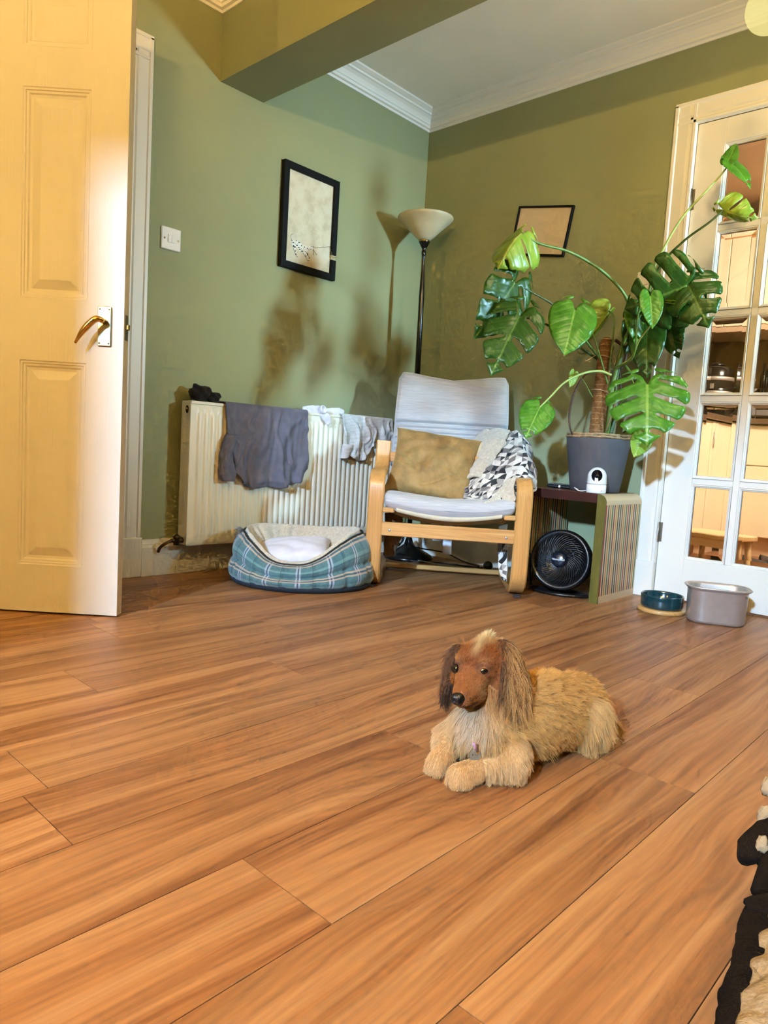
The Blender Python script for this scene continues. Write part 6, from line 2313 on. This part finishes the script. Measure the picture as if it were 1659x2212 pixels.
# fur strands
me.calc_loop_triangles()
tri = np.empty(len(me.loop_triangles) * 3, int)
me.loop_triangles.foreach_get('vertices', tri)
tri = tri.reshape(-1, 3)
v0, v1, v2 = co[tri[:, 0]], co[tri[:, 1]], co[tri[:, 2]]
ar = np.linalg.norm(np.cross(v1 - v0, v2 - v0), axis=1)
dens = np.array([{'skull': 2.6, 'muzzle': 3.4, 'cheek': 2.2, 'ear': 1.6, 'ear_far': 1.3, 'chest': 1.3}.get(REG[l_], 1.0) for l_ in lab_v[tri[:, 0]]])
facing = np.cross(v1 - v0, v2 - v0)
cen = (v0 + v1 + v2) / 3 + DOG0
wgt = ar * dens
NSTR = 125000
idx = rg.choice(len(tri), NSTR, p=wgt / wgt.sum())
b1, b2 = rg.random(NSTR), rg.random(NSTR)
sw_ = b1 + b2 > 1
b1[sw_], b2[sw_] = 1 - b1[sw_], 1 - b2[sw_]
Pr = v0[idx] + b1[:, None] * (v1 - v0)[idx] + b2[:, None] * (v2 - v0)[idx]
Nr = no[tri[idx, 0]] * (1 - b1 - b2)[:, None] + no[tri[idx, 1]] * b1[:, None] + no[tri[idx, 2]] * b2[:, None]
Nr /= np.linalg.norm(Nr, axis=1)[:, None] + 1e-9
# keep the eyes, the nose and the underside free
px, py = proj_px(Pr)
lab_r = region_of(Pr)
head = np.isin(lab_r, [REG.index(k) for k in ('skull', 'cheek', 'muzzle')])
keep = Pr[:, 2] > 0.004
for ex, ey, rx_, ry_ in ((985.5, 1444.5, 9.5, 9.5), (1043.5, 1448.5, 13.0, 9.2), (988.5, 1510.5, 16.5, 14.5)):
    keep &= ~(head & (((px - ex) / rx_) ** 2 + ((py - ey) / ry_) ** 2 < 1))
Pr, Nr, lab_r = Pr[keep], Nr[keep], lab_r[keep]
NSTR = len(Pr)
L_, lift, flow, c0, c1, grav = fur_look(Pr, Nr, lab_r, rg)
L_ = L_ * rg.uniform(0.65, 1.25, NSTR)
# neighbouring coat colours run into each other
coat_r = np.where(np.isin(lab_r, [REG.index(k) for k in ('body', 'leg', 'paw', 'thigh', 'hindfoot', 'chest', 'neck', 'tail')]))[0]
ref = rg.choice(coat_r, 2600, replace=False)
for s in range(0, len(coat_r), 6000):
    q = coat_r[s:s + 6000]
    d2 = (Pr[q] ** 2).sum(1)[:, None] + (Pr[ref] ** 2).sum(1)[None, :] - 2 * Pr[q] @ Pr[ref].T
    w_ = np.exp(-np.maximum(d2, 0) / (2 * 0.011 ** 2)).astype(np.float32) + 1e-12
    w_ /= w_.sum(1)[:, None]
    j0 = 0.82 + 0.36 * rg.random(len(q))[:, None]
    c0[q] = 0.52 * c0[q] + 0.48 * (w_ @ c0[ref]) * j0
    c1[q] = 0.52 * c1[q] + 0.48 * (w_ @ c1[ref]) * j0
flow = flow - Nr * (flow * Nr).sum(1)[:, None]
flow /= np.linalg.norm(flow, axis=1)[:, None] + 1e-9
D = flow + Nr * lift[:, None] + rg.normal(0, 0.13, (NSTR, 3))
D /= np.linalg.norm(D, axis=1)[:, None]
KP = 7
T_ = np.linspace(0, 1, KP)
curl = rg.normal(0, 0.25, (NSTR, 3))
PTS = Pr[:, None, :] + L_[:, None, None] * (T_[None, :, None] * D[:, None, :] + (T_ ** 2)[None, :, None] * (np.array([0, 0, -1.0]) * grav[:, None] + curl * 0.6)[:, None, :])
side_ = np.cross(D, rg.normal(0, 1, (NSTR, 3)))
side_ /= np.linalg.norm(side_, axis=1)[:, None] + 1e-9
wav = np.where(L_ > 0.012, 0.10, 0.03) * L_
PTS += (wav[:, None] * np.sin(T_[None, :] * rg.uniform(3, 8, NSTR)[:, None] + rg.uniform(0, 6.28, NSTR)[:, None]) * T_[None, :])[:, :, None] * side_[:, None, :]
# clumps: tips lean towards a guide strand nearby
long_ = np.where(L_ > 0.012)[0]
gd = rg.choice(long_, len(long_) // 18, replace=False)
for s in range(0, len(long_), 4000):
    q = long_[s:s + 4000]
    d2 = (Pr[q] ** 2).sum(1)[:, None] + (Pr[gd] ** 2).sum(1)[None, :] - 2 * Pr[q] @ Pr[gd].T + 1e-4 * (lab_r[q][:, None] != lab_r[gd][None, :])
    nb_ = gd[d2.argmin(1)]
    off = (Pr[nb_] - Pr[q])[:, None, :] * 0.0 + (PTS[nb_] - PTS[q])
    PTS[q] += off * (0.55 * T_ ** 1.4)[None, :, None]
PTS[:, :, 2] = np.maximum(PTS[:, :, 2], 0.0025)
hc = bpy.data.hair_curves.new('fur')
hc.add_curves([KP] * NSTR)
hc.attributes['position'].data.foreach_set('vector', PTS.astype(np.float32).ravel())
rad_ = hc.attributes.get('radius') or hc.attributes.new('radius', 'FLOAT', 'POINT')
rr = (0.00021 * (1 - 0.75 * T_ ** 2))[None, :] * np.where(L_ > 0.02, 1.15, 0.85)[:, None]
rad_.data.foreach_set('value', rr.astype(np.float32).ravel())
fc_ = hc.attributes.new('fur_color', 'FLOAT_COLOR', 'POINT')
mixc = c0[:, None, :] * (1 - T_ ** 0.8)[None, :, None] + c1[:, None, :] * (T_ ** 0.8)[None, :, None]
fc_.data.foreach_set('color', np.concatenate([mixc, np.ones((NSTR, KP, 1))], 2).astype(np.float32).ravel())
g = NT('dog_fur')
at_ = g.n('ShaderNodeAttribute', attribute_name='fur_color')
g.base(at_.outputs['Color'])
g.set(Roughness=0.55)
g.p.inputs['Specular IOR Level'].default_value = 0.35
hc.materials.append(g.m)
fur = bpy.data.objects.new('fur', hc)
COL.objects.link(fur)
fur.parent = dog
fur['kind'] = 'stuff'

# eyes, nose, mouth, tag
EYE = simple('dark_brown_eye', '#0b0504', 0.04, coat=1.0)
RIM = simple('dark_eye_rim', '#120a07', 0.45)


def ball(name, mat, c, ax_, parent):
    """ellipsoid with the three half axes in ax_ (vectors)"""
    c = np.array(c) - DOG0
    return MB().grid(lambda u, v: tuple(c + math.sin(PI * u) * math.cos(2 * PI * v) * ax_[0] + math.sin(PI * u) * math.sin(2 * PI * v) * ax_[1] + math.cos(PI * u) * ax_[2]), 16, 24, closed_v=True).build(name, mat, parent)


rv, uv_, bv_ = np.array(_r), np.array(_u), -np.array(_f)


def surf_depth(px_, py_):
    """distance along the view at which the head surface lies under a pixel"""
    a, b = proj_px(co)
    m_ = (np.abs(a - px_) < 5) & (np.abs(b - py_) < 5)
    return float(((co[m_] + DOG0 - CAM_C) @ _f).min())


for (ex, ey, wx, wy) in ((985.5, 1444.5, 0.0070, 0.0078), (1043.5, 1448.5, 0.0100, 0.0072)):
    d = surf_depth(ex, ey) + 0.0058
    rim_ = ball('eyelid', RIM, at(ex, ey, d + 0.0008), (rv * (wx + 0.0014), uv_ * (wy + 0.0012), bv_ * 0.0066), dog)
    ball('eye', EYE, at(ex, ey, d), (rv * wx, uv_ * wy, bv_ * 0.0078), dog)
d = surf_depth(991, 1505)
NOSE = simple('wet_black_nose', '#0a0706', 0.28, var=0.2, vscale=200, bump=0.5, bscale=500)
nose = MB()
nc_ = np.array(at(988.5, 1510, d + 0.002)) - DOG0


def nose_f(u, v):
    th_, ph_ = PI * u, 2 * PI * v
    a, b, c = math.sin(th_) * math.cos(ph_), math.cos(th_), math.sin(th_) * math.sin(ph_)
    wdt = 0.0128 * (1 - 0.28 * max(0, -b) ** 1.2)
    nos = 0.0022 * (math.exp(-((a - 0.5) / 0.25) ** 2 - ((b + 0.12) / 0.28) ** 2) + math.exp(-((a + 0.5) / 0.25) ** 2 - ((b + 0.12) / 0.28) ** 2)) * (c > 0)
    return tuple(nc_ + rv * wdt * math.copysign(abs(a) ** 0.85, a) + uv_ * 0.0112 * b + bv_ * (0.0095 * c - nos * 1.6))


nose.grid(nose_f, 26, 36, closed_v=True)
nose.build('nose', NOSE, dog)
mp_ = [(990, 1523), (998, 1527), (1012, 1527), (1024, 1522), (1034, 1515)]
MB().tube(bez([np.array(at(a, b, surf_depth(a, b) - 0.0008)) - DOG0 for a, b in mp_], 6), 0.0006, 6).build('mouth', RIM, dog)
CLAW = simple('dark_claw', '#2a1c12', 0.4)
for cx_, cy_ in ((972, 1690), (985, 1700), (1003, 1701), (924, 1664), (940, 1674)):
    p = fl(cx_, cy_, 0.006) - DOG0
    MB().tube([p, p + np.array([-0.003, -0.004, -0.003]), p + np.array([-0.004, -0.006, -0.0052])], [0.0022, 0.0016, 0.0006], 8).build('claw', CLAW, dog)
tg0 = np.array(at(1026, 1632, surf_depth(1026, 1625) - 0.046)) - DOG0
TAGM = simple('brushed_pewter_tag', '#8d8270', 0.35, 0.9, 0.12, 300)
tg = MB().prism([(0.0098 * math.cos(a), 0.0118 * math.sin(a)) for a in np.linspace(0, 2 * PI, 28, endpoint=False)],
                lambda a, b: tuple(tg0 + rv * a + uv_ * b * 0.94 + bv_ * (0.0008 - 0.25 * b)), lambda a, b: tuple(tg0 + rv * a + uv_ * b * 0.94 + bv_ * (-0.0008 - 0.25 * b))).build('name_tag', TAGM, dog)
for k in range(5):
    c = tg0 + rv * (-0.0046 + 0.0023 * k) + uv_ * 0.0012 + bv_ * 0.0010
    MB().tube([c - uv_ * 0.0016, c + uv_ * 0.0016], 0.00035, 5).build('engraved_letter', simple('engraving', '#2e2820', 0.7), tg)
p0, p1 = np.array(at(1023, 1606, surf_depth(1024, 1612) - 0.044)) - DOG0, np.array(at(1031, 1622, surf_depth(1026, 1625) - 0.048)) - DOG0
MB().tube([p0, p1], 0.0030, 8, flat=(1, 0.6)).build('tag_strap', simple('lilac_strap', '#b58aa6', 0.6), dog)
MB().tube([p1, p1 + (p1 - p0) * 0.35], 0.0033, 8, flat=(1, 0.7)).build('strap_tip', BRASS, dog)


# ------------------------------------------------------------------ sofa beside the camera with a throw hanging off its edge
SOFA = m_cloth('grey_sofa_fabric', '#7b756f', '#6e6862')
sofa = thing('sofa', 'grey fabric sofa edge under the dark bordered throw', 'sofa', (3.07, -2.42, 0))
MB().box((-0.42, -0.62, 0.10), (0.45, 0.38, 0.30), 0.03).build('base', SOFA, sofa)
MB().box((-0.42, -0.60, 0.301), (0.26, 0.36, 0.42), 0.035).build('seat_cushion', SOFA, sofa)
MB().box((0.265, -0.62, 0.301), (0.45, 0.38, 0.80), 0.04).build('backrest', SOFA, sofa)
for sx, sy in ((-0.38, -0.56), (-0.38, 0.32), (0.40, -0.56), (0.40, 0.32)):
    MB().tube([(sx, sy, 0.10), (sx, sy, 0.0)], [0.022, 0.016], 12).build('leg', ASHV, sofa)
DARKTHROW = simple('shaded_dark_brown_plush', '#15100b', 1.0, var=0.35, vscale=60, bump=0.9, bscale=220, spec=0.1)  # both plush colours darkened to stand in for shade on the throw
CREAMTHROW = simple('shaded_cream_plush', '#9c8768', 1.0, var=0.22, vscale=40, bump=0.9, bscale=200, spec=0.1)
tw = thing('plush_throw', 'cream plush throw with a dark brown border hanging at the frame edge', 'blanket', (0, 0, 0))


def pxrow(rows_):
    return [[np.array(at(*p)) for p in r_] for r_ in rows_]


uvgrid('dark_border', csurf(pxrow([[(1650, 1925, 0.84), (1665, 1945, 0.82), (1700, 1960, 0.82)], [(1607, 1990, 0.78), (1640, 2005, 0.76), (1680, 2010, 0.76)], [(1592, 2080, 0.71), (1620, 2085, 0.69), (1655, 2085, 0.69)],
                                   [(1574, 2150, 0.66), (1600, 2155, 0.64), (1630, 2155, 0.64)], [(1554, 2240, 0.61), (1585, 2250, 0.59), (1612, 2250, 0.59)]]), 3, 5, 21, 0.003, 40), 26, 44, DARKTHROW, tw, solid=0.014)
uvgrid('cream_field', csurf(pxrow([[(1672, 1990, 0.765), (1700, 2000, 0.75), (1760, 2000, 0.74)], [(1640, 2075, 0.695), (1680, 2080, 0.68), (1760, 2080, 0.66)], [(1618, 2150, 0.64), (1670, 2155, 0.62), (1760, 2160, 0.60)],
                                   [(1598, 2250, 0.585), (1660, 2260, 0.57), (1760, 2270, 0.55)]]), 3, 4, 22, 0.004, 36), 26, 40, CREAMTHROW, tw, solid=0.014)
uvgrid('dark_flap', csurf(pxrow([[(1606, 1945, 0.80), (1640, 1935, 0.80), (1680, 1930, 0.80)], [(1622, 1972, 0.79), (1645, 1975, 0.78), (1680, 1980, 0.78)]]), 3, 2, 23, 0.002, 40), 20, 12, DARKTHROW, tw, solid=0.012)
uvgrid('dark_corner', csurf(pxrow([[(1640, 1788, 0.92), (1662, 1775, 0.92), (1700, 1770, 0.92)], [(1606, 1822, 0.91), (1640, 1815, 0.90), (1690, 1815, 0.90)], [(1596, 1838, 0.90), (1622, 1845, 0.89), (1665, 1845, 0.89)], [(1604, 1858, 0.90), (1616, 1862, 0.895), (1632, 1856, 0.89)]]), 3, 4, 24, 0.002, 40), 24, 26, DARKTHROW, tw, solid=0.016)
MB().tube([at(1640, 1930, 0.83), at(1668, 1880, 0.86), at(1700, 1850, 0.88)], [0.010, 0.016, 0.02], 12).build('dark_fold', DARKTHROW, tw)
nsf = vnoise(95)
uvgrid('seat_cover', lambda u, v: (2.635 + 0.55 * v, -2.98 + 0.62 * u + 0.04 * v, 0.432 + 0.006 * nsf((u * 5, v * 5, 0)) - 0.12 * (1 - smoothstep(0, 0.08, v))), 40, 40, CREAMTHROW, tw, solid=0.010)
nt_ = vnoise(88)
for px, py, d, rr in ((1647, 1824, 0.885, 0.0075), (1652, 1762, 0.925, 0.009), (1662, 1700, 0.96, 0.010)):
    c = np.array(at(px, py, d))
    def tf(u, v, c=c, rr=rr):
        th_, ph_ = PI * u, 2 * PI * v
        dd = np.array([math.sin(th_) * math.cos(ph_), math.sin(th_) * math.sin(ph_), math.cos(th_)])
        return tuple(c + dd * rr * (1 + 0.3 * nt_(dd * 2)) * np.array([1, 1, 1.3]))
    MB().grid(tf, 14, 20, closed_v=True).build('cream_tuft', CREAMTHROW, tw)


# ------------------------------------------------------------------ lamps
def m_glow(name, c, s):
    g = NT(name)
    g.base(lin(c))
    g.p.inputs['Emission Color'].default_value = lin(c)
    g.p.inputs['Emission Strength'].default_value = s
    return g.m


def m_globe(name, c, s):
    g = NT(name)
    em = g.n('ShaderNodeEmission')
    em.inputs[0].default_value = lin(c)
    em.inputs[1].default_value = s
    tr_ = g.n('ShaderNodeBsdfTransparent')
    mx = g.n('ShaderNodeMixShader')
    mx.inputs[0].default_value = 0.5
    g.l(tr_.outputs[0], mx.inputs[1])
    g.l(em.outputs[0], mx.inputs[2])
    g.l(mx.outputs[0], g.t.nodes['Material Output'].inputs['Surface'])
    return g.m


def point(name, loc, power, color, r, parent=None):
    ld = bpy.data.lights.new(name, 'POINT')
    ld.energy, ld.color, ld.shadow_soft_size = power, color, r
    ld.use_soft_falloff = False
    o = bpy.data.objects.new(name, ld)
    COL.objects.link(o)
    o.location = loc
    if parent:
        o.parent = parent
    return o


PEND = (1.99, -0.94, 1.815)
t = thing('pendant_lamp', 'glowing warm globe pendant lamp hanging above the dining half', 'lamp', PEND)
MB().lathe([(0.0005, -0.062)] + [(0.062 * math.sin(a), -0.062 * math.cos(a)) for a in np.linspace(0.1, 2.75, 18)], seg=28).build('globe', m_globe('lit_opal_globe', '#fff09a', 1.0), t)
MB().lathe([(0.024, 0.056), (0.026, 0.075), (0.018, 0.10), (0.004, 0.105)], seg=20).build('cap', BLACK, t)
MB().tube([(0, 0, 0.10), (0, 0, RZ - PEND[2] - 0.02)], 0.003, 8).build('cord', BLACK, t)
MB().lathe([(0.0005, 0), (0.04, -0.001), (0.045, 0.012), (0.045, 0.02)], (0, 0, RZ - PEND[2] - 0.02), seg=24).build('ceiling_rose', PLASTICWHITE, t)
point('pendant_bulb_light', (0, 0, 0), 33.0, (1.0, 0.80, 0.42), 0.03, t)
# warm lamp of the sitting half, behind the camera
t = thing('globe_floor_lamp', 'warm globe floor lamp of the sitting half', 'lamp', (1.08, -3.72, 0))
MB().lathe([(0.0005, 0), (0.12, 0), (0.12, 0.015), (0.015, 0.03), (0.010, 0.05), (0.010, 1.26), (0.03, 1.275), (0.03, 1.29)], seg=28).build('stand', BLACK, t)
MB().lathe([(0.0005, 1.288)] + [(0.062 * math.sin(a), 1.35 - 0.062 * math.cos(a)) for a in np.linspace(0.25, 3.1, 18)], seg=28).build('globe', m_globe('lit_amber_globe', '#ffc46a', 1.6), t)
point('globe_floor_lamp_light', (0, 0, 1.35), 74.0, (1.0, 0.65, 0.21), 0.03, t)
# unseen uplighter added to lift the warm ambient light by ceiling bounce
t = thing('fill_uplighter', 'tall uplighter lamp beside the sofa throwing warm light on the ceiling', 'lamp', (3.15, -4.2, 0))
MB().lathe([(0.0005, 0), (0.13, 0), (0.13, 0.02), (0.02, 0.035), (0.014, 0.05), (0.014, 1.60), (0.03, 1.62)], seg=32).build('stand', BLACK, t)
MB().lathe([(0.02, 1.62), (0.10, 1.68), (0.15, 1.74), (0.146, 1.742), (0.096, 1.685), (0.0005, 1.63)], seg=40).build('bowl', simple('fill_uplighter_bowl', '#d8c9a4', 0.4), t)
ul = area('fill_uplighter_light', (3.15, -4.2, 1.735), (3.1, -4.05, 2.4), 0.24, 0.24, 380.0, (1.0, 0.66, 0.24))
# kitchen
area('kitchen_ceiling_light', (2.35, 0.9, 2.30), (1.5, 1.3, 0.6), 0.5, 0.5, 140.0, (1.0, 0.86, 0.68))
